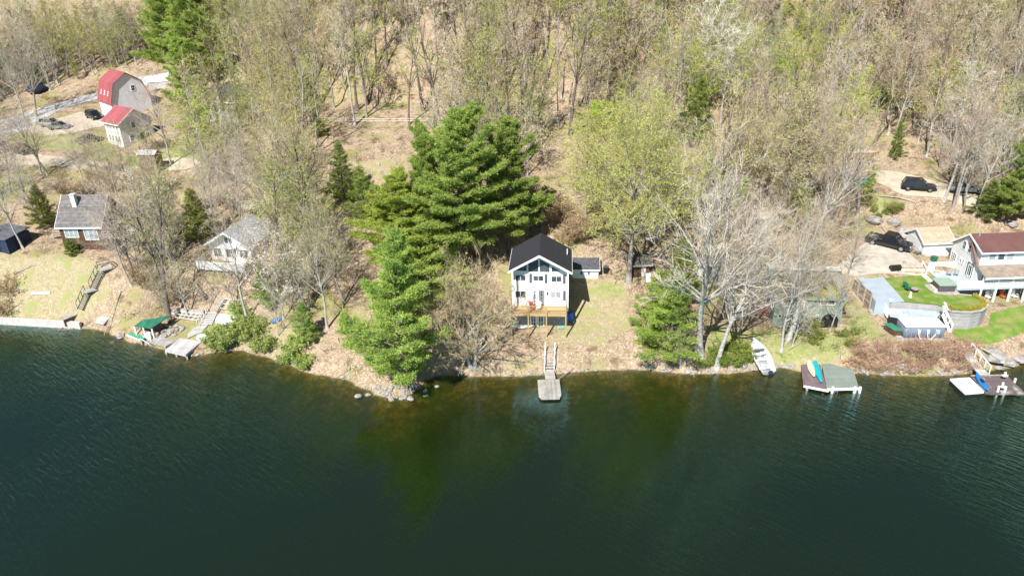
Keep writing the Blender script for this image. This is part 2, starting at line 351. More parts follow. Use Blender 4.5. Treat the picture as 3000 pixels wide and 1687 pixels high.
def sheet(name, poly, m, dz=.05, step=.7, kind='structure', z=None):
    """a sheet laid on the ground inside a plan outline (world x, y)"""
    xs = [p[0] for p in poly]; ys = [p[1] for p in poly]
    X = np.arange(min(xs), max(xs) + step, step); Y = np.arange(min(ys), max(ys) + step, step)
    import bmesh
    bm = bmesh.new()
    f = bm.faces.new([bm.verts.new((p[0], p[1], 0)) for p in poly])
    for ax, vals in (((1, 0, 0), X), ((0, 1, 0), Y)):
        for v in vals:
            co = (v, 0, 0) if ax[0] else (0, v, 0)
            bmesh.ops.bisect_plane(bm, geom=bm.verts[:] + bm.edges[:] + bm.faces[:], plane_co=co, plane_no=ax, dist=1e-4)
    for v in bm.verts: v.co.z = (hz(v.co.x, v.co.y) if z is None else z) + dz
    bmesh.ops.recalc_face_normals(bm, faces=bm.faces)
    if sum(f.normal.z for f in bm.faces) < 0: bmesh.ops.reverse_faces(bm, faces=bm.faces)
    me = bpy.data.meshes.new(name); bm.to_mesh(me); bm.free(); me.materials.append(m)
    o = bpy.data.objects.new(name, me); C.objects.link(o); return tag(o, kind=kind)
def smoothpoly(p, k=2):
    for _ in range(k):
        q = []
        for i in range(len(p)):
            a = p[i]; b = p[(i + 1) % len(p)]
            q += [(a[0]*.75+b[0]*.25, a[1]*.75+b[1]*.25), (a[0]*.25+b[0]*.75, a[1]*.25+b[1]*.75)]
        p = q
    return p
gravel = mat('gravel', (.46, .42, .36), (.36, .32, .27), .95, 1.2, .4, detail=9)
grey_gravel = mat('grey_gravel', (.42, .42, .42), (.33, .33, .34), .95, 1.0, .4, detail=9)
dirt = mat('dirt', (.45, .40, .32), (.36, .30, .23), .95, .9, .4, detail=9)
turf = mat('turf', (.115, .215, .03), (.25, .25, .09), .95, .9, .6, thr=(.42, .66), detail=12, spec=.1)
ROADS = {'driveway': ([(2540,705),(2600,690),(2640,720),(2680,760),(2720,790),(2790,800),(2760,812),(2650,805),(2600,800),(2480,815),(2440,790),(2500,740)], gravel),
 'dirt_road': ([(2140,452),(2300,470),(2480,492),(2600,500),(2700,520),(2830,560),(2900,600),(2860,610),(2780,585),(2700,575),(2640,575),(2590,540),(2450,510),(2280,500),(2140,475)], dirt),
 'lower_road': ([(2150,600),(2210,598),(2270,620),(2290,650),(2260,680),(2220,700),(2200,680),(2230,645),(2180,625)], gravel),
 'gravel_road': ([(-200,400),(0,350),(110,320),(220,285),(340,250),(430,220),(520,200),(560,205),(540,235),(440,245),(330,270),(240,300),(130,345),(80,385),(-200,450)], grey_gravel),
 'parking_area': ([(60,380),(150,355),(240,325),(300,340),(320,370),(270,375),(200,395),(120,398)], dirt),
 'left_road': ([(-200,450),(20,440),(120,455),(240,465),(380,495),(520,460),(600,470),(560,500),(440,500),(320,510),(180,490),(80,482),(-200,500)], dirt)}
for k, (p, m) in ROADS.items(): sheet(k, smoothpoly(gpoly(p)), m)
# ---------------- lake ----------------
def water():
    m = bpy.data.materials.new('lake_water'); m.use_nodes = True; n = m.node_tree.nodes; l = m.node_tree.links; n.clear()
    o = n.new('ShaderNodeOutputMaterial'); ge = n.new('ShaderNodeNewGeometry')
    mp = n.new('ShaderNodeMapping'); mp.vector_type = 'TEXTURE'; mp.inputs['Rotation'].default_value = (0, 0, R(-42)); mp.inputs['Scale'].default_value = (2.6, .5, 1); l.new(ge.outputs['Position'], mp.inputs[0])
    a = n.new('ShaderNodeTexNoise'); a.inputs['Scale'].default_value = 1.5; a.inputs['Detail'].default_value = 5; a.inputs['Distortion'].default_value = .6; l.new(mp.outputs[0], a.inputs['Vector'])
    b = n.new('ShaderNodeTexNoise'); b.inputs['Scale'].default_value = .035; b.inputs['Detail'].default_value = 2; l.new(ge.outputs['Position'], b.inputs['Vector'])
    sx = n.new('ShaderNodeSeparateXYZ'); l.new(ge.outputs['Position'], sx.inputs[0])
    ab = n.new('ShaderNodeMath'); ab.operation = 'ABSOLUTE'; l.new(sx.outputs[0], ab.inputs[0])
    mr = n.new('ShaderNodeMapRange'); mr.inputs[1].default_value = 6; mr.inputs[2].default_value = 48; mr.inputs[3].default_value = .12; mr.inputs[4].default_value = .85; l.new(ab.outputs[0], mr.inputs[0])
    mb = n.new('ShaderNodeMapRange'); mb.inputs[1].default_value = .35; mb.inputs[2].default_value = .65; mb.inputs[3].default_value = .25; mb.inputs[4].default_value = 1.6; l.new(b.outputs[0], mb.inputs[0])
    st = n.new('ShaderNodeMath'); st.operation = 'MULTIPLY'; l.new(mr.outputs[0], st.inputs[0]); l.new(mb.outputs[0], st.inputs[1])
    bu = n.new('ShaderNodeBump'); bu.inputs['Distance'].default_value = .25; l.new(st.outputs[0], bu.inputs['Strength']); l.new(a.outputs[0], bu.inputs['Height'])
    fr = n.new('ShaderNodeFresnel'); fr.inputs[0].default_value = 1.85; l.new(bu.outputs[0], fr.inputs['Normal'])
    gl = n.new('ShaderNodeBsdfGlossy'); gl.inputs['Roughness'].default_value = .07; gl.inputs['Color'].default_value = (.4, .85, 1, 1); l.new(bu.outputs[0], gl.inputs['Normal'])
    tr = n.new('ShaderNodeBsdfTransparent'); df = n.new('ShaderNodeBsdfDiffuse'); df.inputs[0].default_value = (.021, .038, .006, 1)
    m1 = n.new('ShaderNodeMixShader'); m1.inputs[0].default_value = .36; l.new(tr.outputs[0], m1.inputs[1]); l.new(df.outputs[0], m1.inputs[2])
    m2 = n.new('ShaderNodeMixShader'); bf = n.new('ShaderNodeMath'); bf.operation = 'SUBTRACT'; bf.inputs[0].default_value = 1; l.new(ge.outputs['Backfacing'], bf.inputs[1]); fm = n.new('ShaderNodeMath'); fm.operation = 'MULTIPLY'; l.new(fr.outputs[0], fm.inputs[0]); l.new(bf.outputs[0], fm.inputs[1]); l.new(fm.outputs[0], m2.inputs[0]); l.new(m1.outputs[0], m2.inputs[1]); l.new(gl.outputs[0], m2.inputs[2]); l.new(m2.outputs[0], o.inputs['Surface'])
    va = n.new('ShaderNodeVolumeAbsorption'); va.inputs['Color'].default_value = (.55, .5, .2, 1); va.inputs['Density'].default_value = 1.5; l.new(va.outputs[0], o.inputs['Volume'])
    q = MB(); q.box(-880, 880, -480, 102, -30, 0); ob = q.build('water', m); tag(ob, kind='structure')
water()
# ---------------- trees ----------------
bark_grey = mat('bark_grey', (.34, .31, .28), (.20, .175, .155), .95, 4, .5, detail=7)
bark_dark = mat('bark_dark', (.17, .14, .125), (.10, .08, .07), .95, 4, .5, detail=7)
bark_pale = mat('bark_pale', (.44, .42, .39), (.27, .25, .225), .95, 3, .4, detail=7)
twig = leafmat('twigs', (.90, .82, .74), (.62, .54, .47), .15)
leaf = leafmat('leaf_buds', (1, 1, 1), (.72, .78, .62), .4)
needle = leafmat('needles', (1, 1, .85), (.66, .74, .62), .42, scale=.6)
def uvec(n):
    v = RS.normal(size=(n, 3)); return v / np.linalg.norm(v, axis=1)[:, None]
def quads(P, size, flat=0.0):
    """small leaf faces at the points P"""
    n = len(P); a = uvec(n); a[:, 2] *= (1 - flat); a /= np.linalg.norm(a, axis=1)[:, None]
    b = np.cross(a, uvec(n) if flat == 0 else np.tile([0, 0, 1.0], (n, 1)) + .3 * uvec(n)); b /= np.linalg.norm(b, axis=1)[:, None] + 1e-9
    s = (size * (.6 + .8 * RS.rand(n)))[:, None]
    V = np.stack([P - a * s, P - b * s * .6, P + a * s, P + b * s * .6], 1).reshape(-1, 3)
    return V, np.arange(4 * n).reshape(n, 4)
def spikes(P, D, L, wd):
    """thin tapering slivers starting at P, along D"""
    n = len(P); s = np.cross(D, uvec(n)); s /= np.linalg.norm(s, axis=1)[:, None] + 1e-9
    w2 = (wd * (.6 + .8 * RS.rand(n)))[:, None] if not hasattr(wd, 'shape') else wd[:, None]
    V = np.stack([P - s * w2, P + s * w2, P + D * L[:, None] + s * w2 * .35, P + D * L[:, None] - s * w2 * .35], 1).reshape(-1, 3)
    return V, np.arange(4 * n).reshape(n, 4)
def join(parts):
    V = []; Fc = []; mi = []; o = 0
    for (v, f), m in parts:
        V.append(v); Fc.append(f + o); mi.append(np.full(len(f), m)); o += len(v)
    return np.concatenate(V), np.concatenate(Fc), np.concatenate(mi)
def bendline(p, d, L, n, curl, up):
    """a wandering branch line from p"""
    pts = [Vector(p)]; d = Vector(d).normalized()
    for i in range(n):
        d = (d + Vector((random.gauss(0, curl), random.gauss(0, curl), random.gauss(0, curl) + up))).normalized()
        pts.append(pts[-1] + d * L / n)
    return pts, d
def side(d, ang):
    d = Vector(d).normalized(); a = d.orthogonal().normalized(); a.rotate(Matrix.Rotation(random.uniform(0, 6.283), 3, d))
    return (d * math.cos(ang) + a * math.sin(ang)).normalized()
def make_bare(H, spread, start, nlimb, ang, lean=0, r0=None, bark=None, leaves=0, lsize=.1, fork=1, curl=.09, twigw=.018, nspray=5, flare=1.5, l2=(5, 8), dens=1.0, upd=.06):
    """trunk mesh (stem and limbs) and crown mesh (boughs, twigs, buds)"""
    tb = MB(); cb = MB(); r0 = r0 or H * .017
    SP = []; SD = []; SL = []; SW = []
    stems = []
    for k in range(fork):
        a = random.uniform(0, 6.28) + k * 6.28 / fork
        tl = (.10 + .16 * random.random()) if fork > 1 else .02
        d = Vector((math.cos(a) * tl + lean, math.sin(a) * tl, 1))
        hk = H * random.uniform(.82, 1.0) if fork > 1 else H
        pts, _ = bendline((math.cos(a) * r0 * .8 * (fork > 1), math.sin(a) * r0 * .8 * (fork > 1), -.3), d, hk * .93, 12, curl * .55, .04)
        rr = [r0 * (1 if fork == 1 else .72) * (flare if i == 0 else 1) * (1 - i / 12.5) ** .8 + .012 for i in range(13)]
        tb.tube(pts, rr, 8); stems.append((pts, rr))
    for pts, rr in stems:
        for q in range(int(nlimb / fork)):
            t = start + (1 - start) * (q + random.random()) / (nlimb / fork); t = min(t, .97) * 12; i = int(t)
            p = pts[i].lerp(pts[i + 1], t - i); dr = (pts[i + 1] - pts[i]).normalized()
            rel = (t / 12 - start) / (1 - start)
            L = spread * (1.0 - .62 * rel ** 1.5) * random.uniform(.65, 1.12)
            if rel < .1: L *= .8
            lp, _ = bendline(p, side(dr, R(ang) * (1.15 - .5 * rel) * random.uniform(.8, 1.2)), L, 6, curl * 2.2, upd)
            lr = rr[i] * random.uniform(.38, .6)
            tb.tube(lp, [lr * (1 - j / 6.6) + .01 for j in range(7)], 5, False)
            for u in range(int(random.randint(*l2) * dens)):
                s = random.uniform(.22, 1) * 6; j = min(int(s), 5); pp = lp[j].lerp(lp[j + 1], s - j); dd = (lp[j + 1] - lp[j]).normalized()
                L2 = L * random.uniform(.25, .5); bp, _ = bendline(pp, side(dd, R(random.uniform(25, 60))), L2, 4, .2, upd * 1.3)
                r2 = max(lr * .3 * (1 - s / 8), .014)
                cb.tube(bp, [r2, r2 * .8, r2 * .6, r2 * .4, .008], 3, False)
                for e in range(int(random.randint(4, 6) * dens)):
                    s2 = random.uniform(.15, 1) * 4; j2 = min(int(s2), 3); p3 = bp[j2].lerp(bp[j2 + 1], s2 - j2); d3 = side(bp[j2 + 1] - bp[j2], R(random.uniform(20, 60))); d3 = (d3 + Vector((0, 0, .2))).normalized()
                    L3 = L2 * random.uniform(.3, .6) + .2
                    SP.append(p3); SD.append(d3); SL.append(L3); SW.append(twigw)
                    for g in range(nspray):
                        d4 = side(d3, R(random.uniform(18, 55))); p4 = p3 + d3 * L3 * random.uniform(.2, 1)
                        SP.append(p4); SD.append(d4); SL.append(random.uniform(.25, .6) * (L3 * .5 + .3)); SW.append(twigw * .62)
    SP = np.array(SP); SD = np.array(SD); SL = np.array(SL); SW = np.array(SW)
    parts = [(spikes(SP, SD, SL, SW), 0)]
    V2 = np.array(cb.v); F3 = np.array(cb.f); parts.append(((V2, F3), 0))
    if leaves:
        k = RS.randint(0, len(SP), leaves); P = SP[k] + SD[k] * (SL[k] * (.4 + .6 * RS.rand(leaves)))[:, None] + RS.normal(size=(leaves, 3)) * .07
        parts.append((quads(P, lsize), 1))
    V, Fc, mi = join(parts)
    return tb.mesh('trunk', bark or bark_grey, True), rawmesh('crown', V, Fc, [twig, leaf], mi)
def make_hard(H, spread, bole, nmain, r0=None, bark=None, leaves=0, lsize=.07, curl=.12, twigw=.016, nspray=5, n2=7, n3=5, low=.25, lean=0.0, stems=1, squash=1.0, top=1.0):
    """hardwood: a bole that breaks into limbs reaching out to a rounded crown, finely twigged"""
    tb = MB(); cb = MB(); r0 = r0 or H * .0125; SP = []; SD = []; SL = []; SW = []
    zb = bole * H; cz = (bole * .85 + 1) / 2 * H; rzv = (1 - bole * .85) * H / 2 * squash
    boles = []
    for q in range(stems):
        a = q * 6.283 / stems + .5; d = Vector((lean + (.25 * math.cos(a) if stems > 1 else 0), .25 * math.sin(a) if stems > 1 else 0, 1))
        bl, _ = bendline((r0 * math.cos(a) * (stems > 1), r0 * math.sin(a) * (stems > 1), -.3), d, zb + H * .22 + .3, 8, curl * .35, .05)
        rr = [r0 * (1.45 if i == 0 else 1.08 if i == 1 else 1) * (1 - i / 8 * .62) * (.75 if stems > 1 else 1) for i in range(9)]
        tb.tube(bl, rr, 8); boles.append((bl, rr))
    for q in range(nmain):
        bl, rr = boles[q % stems]; az = q * 2.399 + random.uniform(-.3, .3); u = (q + .5) / nmain
        zz = -.55 + 1.5 * (1 - u) if u > low else 1.0 - u * .3; zz = max(-.6, min(.98, zz)); rad = math.sqrt(max(0, 1 - zz * zz)) * random.uniform(.75, 1.08) if zz < .98 else .15
        tgt = Vector((math.cos(az) * rad * spread + bl[-1].x, math.sin(az) * rad * spread + bl[-1].y, cz + rzv * zz * top))
        t0 = 8 * min(1, max(.45, (zb / (zb + H * .22)) * (1 - .25 * random.random()) if zz < .2 else random.uniform(.8, 1.0))); i = min(int(t0), 7); p = bl[i].lerp(bl[i + 1], t0 - i); lr = rr[i] * random.uniform(.42, .62)
        L = (tgt - p).length; mid = p.lerp(tgt, .45) + Vector((random.gauss(0, .06), random.gauss(0, .06), random.uniform(-.02, .12))) * L
        lp = []; wob = Vector((0, 0, 0))
        for k in range(8):
            t = k / 7; wob = wob + Vector((random.gauss(0, curl), random.gauss(0, curl), random.gauss(0, curl * .6))) * L * .16
            lp.append(p * (1 - t) ** 2 + mid * 2 * t * (1 - t) + tgt * t * t + wob * t)
        lp[0] = p; tb.tube(lp, [max(lr * (1 - j / 8.2), .016) for j in range(8)], 5, False)
        for u2 in range(n2):
            s_ = (.25 + .75 * (u2 + random.random()) / n2) * 7; j = min(int(s_), 6); pp = lp[j].lerp(lp[j + 1], s_ - j); dd = (lp[j + 1] - lp[j]).normalized()
            L2 = L * random.uniform(.24, .46) * (1.1 - .35 * s_ / 7); bp, _ = bendline(pp, (side(dd, R(random.uniform(28, 70))) + Vector((0, 0, .15))), L2, 4, .22, .07); r2 = max(lr * .34 * (1 - s_ / 9), .014)
            cb.tube(bp, [r2, r2 * .8, r2 * .6, r2 * .4, .008], 3, False)
            for e in range(n3):
                s2 = random.uniform(.15, 1) * 4; j2 = min(int(s2), 3); p3 = bp[j2].lerp(bp[j2 + 1], s2 - j2); d3 = (side(bp[j2 + 1] - bp[j2], R(random.uniform(20, 65))) + Vector((0, 0, .15))).normalized(); L3 = L2 * random.uniform(.3, .6) + .2
                SP.append(p3); SD.append(d3); SL.append(L3); SW.append(twigw)
                for g in range(nspray):
                    d4 = side(d3, R(random.uniform(15, 55))); p4 = p3 + d3 * L3 * random.uniform(.15, 1); SP.append(p4); SD.append(d4); SL.append(random.uniform(.25, .7) * (L3 * .5 + .3)); SW.append(twigw * .6)
    SP = np.array(SP); SD = np.array(SD); SL = np.array(SL); SW = np.array(SW); parts = [(spikes(SP, SD, SL, SW), 0), ((np.array(cb.v), np.array(cb.f)), 0)]
    if leaves:
        k = RS.randint(0, len(SP), leaves); P = SP[k] + SD[k] * (SL[k] * (.4 + .6 * RS.rand(leaves)))[:, None] + RS.normal(size=(leaves, 3)) * .06; parts.append((quads(P, lsize), 1))
    V, Fc, mi = join(parts); return tb.mesh('trunk', bark or bark_grey, True), rawmesh('crown', V, Fc, [twig, leaf], mi)
def make_pine(H, rad, start, nb, r0=.25, tuft=.34, ntuft=15, shape=.9, seed=0, droop=0.0, gap=.15, bark=None, stems=1, irr=.35, plume=1.0):
    """white pine: whorls of level boughs carrying plumes of needles"""
    random.seed(seed + 100); tb = MB(); P = []; D = []; hp, _ = bendline((0, 0, -.3), (0, 0, 1), H + .3, 10, .018, 0)
    tb.tube(hp, [r0 * (1 - i / 10.6) + .02 for i in range(11)], 8)
    bulge = [random.uniform(1 - irr, 1 + irr) for _ in range(8)]
    for k in range(nb):
        t = start + (1 - start) * ((k + random.random()) / nb); z = t * 10; i = min(int(z), 9); p = hp[i].lerp(hp[i + 1], z - i)
        rel = (t - start) / (1 - start)
        az = k * 2.399 + random.uniform(-.4, .4)
        prof = (1 - rel) ** shape * (.55 + .45 * min(1, rel / .18 + .2))
        L = (rad * prof * bulge[int(az / 6.283 * 8) % 8] * random.uniform(1 - irr, 1.1) + .35)
        if random.random() < gap * (1 - rel): L *= .45
        el = R(8 + 45 * rel ** 1.6) - droop
        d = Vector((math.cos(az) * math.cos(el), math.sin(az) * math.cos(el), math.sin(el)))
        bp, _ = bendline(p, d, L, 5, .06, .05 - droop * .1)
        tb.tube(bp, [max(.055 * L / 3 * (1 - j / 5.5), .012) for j in range(6)], 4, False)
        n = int((L * ntuft) * (1 - .25 * rel))
        for q in range(n):
            s = (1 - random.random() ** 1.3 * (.72 if L > 2 else .95)) * 5; j = min(int(s), 4); pp = bp[j].lerp(bp[j + 1], s - j); dd = (bp[j + 1] - bp[j]).normalized()
            sd = dd.cross(Vector((0, 0, 1))); sd = sd.normalized() if sd.length > .1 else Vector((1, 0, 0))
            wdt = (.16 * L + .25) * (1.35 - s / 5 * .9) * plume
            off = sd * random.uniform(-1, 1) * wdt
            pp = pp + off + dd * abs(off.length) * .35 + Vector((0, 0, random.gauss(.04, .09) * (1 + L * .15)))
            P.append(pp); D.append((dd + off * .7 + Vector((0, 0, .35))).normalized())
    P = np.array(P); D = np.array(D); m = 12
    P2 = np.repeat(P, m, 0) + RS.normal(size=(len(P) * m, 3)) * tuft * np.array([.42, .42, .2]); D2 = np.repeat(D, m, 0) + RS.normal(size=(len(P) * m, 3)) * .75; D2 /= np.linalg.norm(D2, axis=1)[:, None]
    V, Fc = spikes(P2, D2, tuft * (.5 + .6 * RS.rand(len(P2))), tuft * .105)
    return tb.mesh('trunk', bark or bark_dark, True), rawmesh('crown', V, Fc, needle)
def make_shrub(H, rad, nstem, leaves, lsize=.08, nsp=40, wd=.016, arch=.0, fine=3):
    SP = []; SD = []; SL = []
    for k in range(nstem):
        a = random.uniform(0, 6.283); r = rad * .35 * random.random(); p = Vector((r * math.cos(a), r * math.sin(a), -.1))
        b, dl = bendline(p, (math.cos(a) * rad / H * .8, math.sin(a) * rad / H * .8, 1), H * random.uniform(.6, 1.1), 4, .12, -arch)
        for j in range(4):
            SP.append(b[j]); d = b[j + 1] - b[j]; SL.append(d.length); SD.append(d.normalized())
        for q in range(int(nsp / 4)):
            s = random.uniform(.2, 1) * 4; j = min(int(s), 3); p2 = b[j].lerp(b[j + 1], s - j); d2 = side(b[j + 1] - b[j], R(random.uniform(20, 65))); L = H * random.uniform(.12, .3)
            SP.append(p2); SD.append(d2); SL.append(L)
            for g in range(fine):
                p3 = p2 + d2 * L * random.uniform(.3, 1); SP.append(p3); SD.append(side(d2, R(random.uniform(20, 60)))); SL.append(L * random.uniform(.3, .7))
    SP = np.array(SP); SD = np.array(SD); SL = np.array(SL)
    parts = [(spikes(SP, SD, SL, wd), 0)]
    if leaves:
        k = RS.randint(0, len(SP), leaves); P = SP[k] + SD[k] * (SL[k] * (.3 + .7 * RS.rand(leaves)))[:, None] + RS.normal(size=(leaves, 3)) * .08
        parts.append((quads(P, lsize), 1))
    V, Fc, mi = join(parts); return rawmesh('shrub', V, Fc, [twig, leaf], mi)
FK = dict(n2=6, n3=4, nspray=4, twigw=.021)
FOREST = [make_hard(17, 3.0, .50, 10, r0=.2, leaves=450, lsize=.07, **FK), make_hard(19, 3.3, .52, 11, r0=.24, leaves=650, lsize=.07, bark=bark_dark, **FK), make_hard(15, 3.2, .42, 11, r0=.18, leaves=200, lsize=.07, bark=bark_pale, **FK),
          make_hard(18, 3.5, .45, 11, r0=.22, leaves=600, lsize=.07, **FK), make_hard(16, 2.6, .55, 10, r0=.18, leaves=120, lsize=.07, bark=bark_pale, **FK), make_hard(13, 3.2, .32, 11, r0=.16, leaves=500, lsize=.07, **FK), make_hard(16, 3.4, .3, 12, r0=.2, leaves=200, lsize=.07, stems=2, bark=bark_pale, **FK)]
BUD = [make_hard(15, 3.9, .34, 14, leaves=2300, lsize=.10, bark=bark_grey, **FK), make_hard(12, 3.6, .24, 14, leaves=2300, lsize=.10, bark=bark_pale, **FK)]
SILVER = [make_hard(17, 4.8, .28, 22, bark=bark_pale, n2=8, n3=6, twigw=.022, nspray=6, top=1.05), make_hard(15, 4.4, .2, 22, bark=bark_pale, n2=8, n3=6, twigw=.022, nspray=6, stems=2)]
SAP = [make_bare(6.5, 1.7, .2, 12, 45, leaves=1800, lsize=.08, r0=.05, twigw=.011), make_bare(8, 1.5, .2, 12, 40, leaves=600, lsize=.06, r0=.055, twigw=.011, bark=bark_pale)]
OAK = [make_hard(21, 10.0, .36, 34, r0=.38, leaves=21000, lsize=.085, curl=.16, bark=bark_grey, n2=10, n3=7, nspray=6, twigw=.018), make_hard(19, 6.0, .40, 20, r0=.38, leaves=500, lsize=.05, curl=.24, bark=bark_pale, n2=8, n3=5, nspray=4, twigw=.022),
       make_hard(18, 7.0, .42, 22, r0=.30, leaves=15000, lsize=.085, curl=.16, bark=bark_grey, n2=9, n3=6, nspray=6)]
MAPLE = [make_hard(9.5, 6.0, .16, 30, r0=.28, leaves=7000, lsize=.05, curl=.13, bark=bark_pale, n2=9, n3=6, nspray=7, twigw=.019, stems=3)]
LAKE = [make_hard(17, 5.6, .34, 16, r0=.25, leaves=400, lsize=.05, curl=.2, n2=8, n3=6), make_hard(19, 5.6, .40, 16, r0=.27, leaves=200, lsize=.05, curl=.18, bark=bark_pale, n2=8, n3=6), make_hard(14, 5.4, .28, 16, r0=.18, leaves=700, lsize=.05, curl=.22, bark=bark_pale, n2=8, n3=6)]
PINE = [make_pine(20, 6.6, .10, 66, .34, seed=1, shape=.62, irr=.45, gap=.3, ntuft=26, tuft=.42, plume=1.25), make_pine(25, 7.8, .2, 92, .42, seed=2, shape=.5, irr=.4, gap=.2, ntuft=25, tuft=.42, plume=1.25), make_pine(19, 5.4, .15, 66, .3, seed=3, shape=.6, ntuft=24, tuft=.4, plume=1.2),
        make_pine(12, 2.9, .05, 60, .16, seed=4, shape=.8, tuft=.3), make_pine(8, 2.4, .02, 50, .12, seed=5, shape=.8, tuft=.26, droop=.05, ntuft=20, gap=.05)]
SHRUB = [make_shrub(2.2, 1.4, 26, 300), make_shrub(1.8, 1.3, 22, 1700, .09), make_shrub(1.1, .9, 14, 1500, .08, nsp=20), make_shrub(1.9, 1.2, 34, 60, arch=.18, nsp=20)]
def make_tree(name, meshes, cat):
    r = thing(name, None, cat); t = bpy.data.objects.new('trunk', meshes[0]); c = bpy.data.objects.new('crown', meshes[1])
    for o in (t, c): C.objects.link(o); o.parent = r
    return r
USED = set()
PROTO = {}
def eul(rz, tilt):
    if not tilt: return (0, 0, rz)
    return tuple((Matrix.Rotation(tilt[0], 3, 'X') @ Matrix.Rotation(tilt[1], 3, 'Y') @ Matrix.Rotation(rz, 3, 'Z')).to_euler())
def tree(name, meshes, cat, p, rz=None, sc=1, label='', group=None, color=(1, 1, 1, 1), tilt=None):
    k = id(meshes[0]); rz = random.uniform(0, 6.28) if rz is None else rz
    if (name, k) not in PROTO:
        r = make_tree(name, meshes, cat); PROTO[(name, k)] = r
        KIDS[r.name] = [(c, []) for c in bpy.data.objects if c.parent == r]
        r.location = p; r.rotation_euler = eul(rz, tilt); r.scale = (sc, sc, sc) if not hasattr(sc, '__len__') else sc
        for c, _ in KIDS[r.name]: c.color = color
    else: r = dup(PROTO[(name, k)], p, rz, sc, color=color, tilt=tilt)
    tag(r, label, cat, group)
    if not group and 'group' in r: del r['group']
    return r
TAN = (.66, .58, .43, 1); YG = (.50, .58, .16, 1); OLIVE = (.52, .54, .24, 1); PINK = (.64, .54, .47, 1); GREY = (.70, .66, .60, 1); GRN_ = (.36, .56, .08, 1); SILV = (1.0, 1.05, 1.06, 1); RED = (.56, .42, .34, 1)
def PG(k=1.0): return (.45 * k, .54 * k, .16 * k, 1)
def jit(c, s=.15): k = random.uniform(1 - s, 1 + s); return (c[0] * k * random.uniform(.94, 1.06), c[1] * k, c[2] * k * random.uniform(.85, 1.1), 1)
# single trees, each set down where its foot stands in the photo: (kind, meshes, base pixel, top pixel (for size), colour, label)
def scale_for(base, top, H):
    p = T(*base); return max(.25, (ZY(top[0], top[1], p.y).z - p.z) / H * 1.02)
def placed(name, ms, H, base, top, col, label, group=None, cat='tree', rz=None, tilt=None, wide=1, sc=None):
    p = T(*base); s = sc or scale_for(base, top, H)
    return tree(name, ms, cat, (p.x, p.y, p.z - .05), rz, (s * wide, s * wide, s), label, group, col, tilt)
placed('pine_tree', PINE[0], 20, (1188, 1135), (1200, 690), (.46, .57, .17, 1), 'tall pale green pine leaning out from the stony point at the water edge', rz=.4, wide=1.02)
placed('pine_tree', PINE[1], 25, (1350, 800), (1345, 345), PG(.95), 'broadest and tallest green pine, left behind the white gabled house', rz=1.0, wide=1.2)
placed('pine_tree', PINE[1], 25, (1185, 815), (1200, 530), (.46, .52, .12, 1), 'yellowish green pine on the left flank of the big pine clump', rz=2.2, wide=1.6)
placed('pine_tree', PINE[2], 19, (1490, 740), (1425, 365), PG(.8), 'darkest pine of the clump, with a pointed top, directly behind the white gabled house', rz=.5, wide=1.1)
placed('pine_tree', PINE[1], 25, (1275, 740), (1265, 385), PG(.9), 'pine with a rounded top in the rear left of the big pine clump', rz=3.4, wide=.8)
placed('pine_tree', PINE[3], 12, (1262, 880), (1258, 640), PG(1.0), 'mid green pine filling the gap between the point pine and the big clump', rz=2, wide=1.9)
placed('pine_tree', PINE[3], 12, (1170, 930), (1150, 730), PG(1.3), 'smaller pale green pine between the point pine and the big clump', rz=3, wide=1.6)
placed('pine_tree', PINE[3], 12, (1330, 860), (1330, 720), PG(1.2), 'low pine skirt beneath the big clump beside the white gabled house', rz=1, wide=1.7)
placed('pine_tree', PINE[3], 12, (1955, 1055), (1935, 810), (.40, .50, .13, 1), 'yellow green pine at the water end of the evergreen clump right of the lawn', rz=.3, wide=1.5)
placed('pine_tree', PINE[4], 8, (1925, 960), (1905, 800), (.40, .50, .13, 1), 'bushy yellow green pine in the middle of the evergreen clump right of the lawn', rz=1.3, wide=1.25)
placed('hemlock_tree', PINE[4], 8, (1990, 880), (1985, 700), PG(.8), 'dark hemlock at the uphill end of the evergreen clump right of the lawn', rz=2.3, wide=.95)
placed('pine_tree', PINE[3], 12, (2032, 425), (2035, 232), PG(.75), 'dark green pine standing alone above the dirt road, right of the wide oak', wide=1.5)
for b, t, k, lab in (((520, 235), (545, -60), .9, 'left pine of the tall dark clump behind the red roofed barn'), ((600, 250), (600, -80), 1.0, 'middle and largest pine of the tall dark clump behind the red roofed barn'), ((690, 190), (690, -30), .8, 'right pine of the tall dark clump behind the red roofed barn'), ((560, 345), (570, 120), 1.05, 'lower pine standing in front of the tall dark clump, right of the red roofed barn')):
    placed('pine_tree', PINE[2], 19, b, t, PG(k), lab, wide=1.25)
placed('pine_tree', PINE[3], 12, (1010, 590), (995, 420), PG(.7), 'dark pine with a spiky top on the bare slope left of the big pine clump', wide=1.3)
placed('pine_tree', PINE[3], 12, (1075, 650), (1070, 490), PG(.85), 'short spreading pine nearest the left side of the big pine clump', wide=1.5)
placed('pine_tree', PINE[3], 12, (935, 400), (930, 335), PG(.8), 'blue green young pine beside the wire crossing the hillside', wide=1.8)
placed('pine_tree', PINE[3], 12, (905, 300), (910, 215), PG(.7), 'dark young pine on the slope above the wire', wide=1.4)
placed('pine_tree', PINE[2], 19, (2945, 660), (2975, 400), PG(.85), 'dark pine beside the boulder above the red roofed house at the frame edge', wide=.85)
placed('pine_tree', PINE[3], 12, (2885, 640), (2895, 530), PG(.6), 'low dark pine under the birches above the red roofed house', wide=1.8)
placed('pine_tree', PINE[3], 12, (2585, 320), (2555, 90), PG(1.1), 'slender light green pine rising from the far hillside above the rusty boat', wide=.9)
placed('pine_tree', PINE[3], 12, (2320, 240), (2305, 165), PG(1.0), 'small pine beside the bright green maple on the far hillside', wide=1.4)
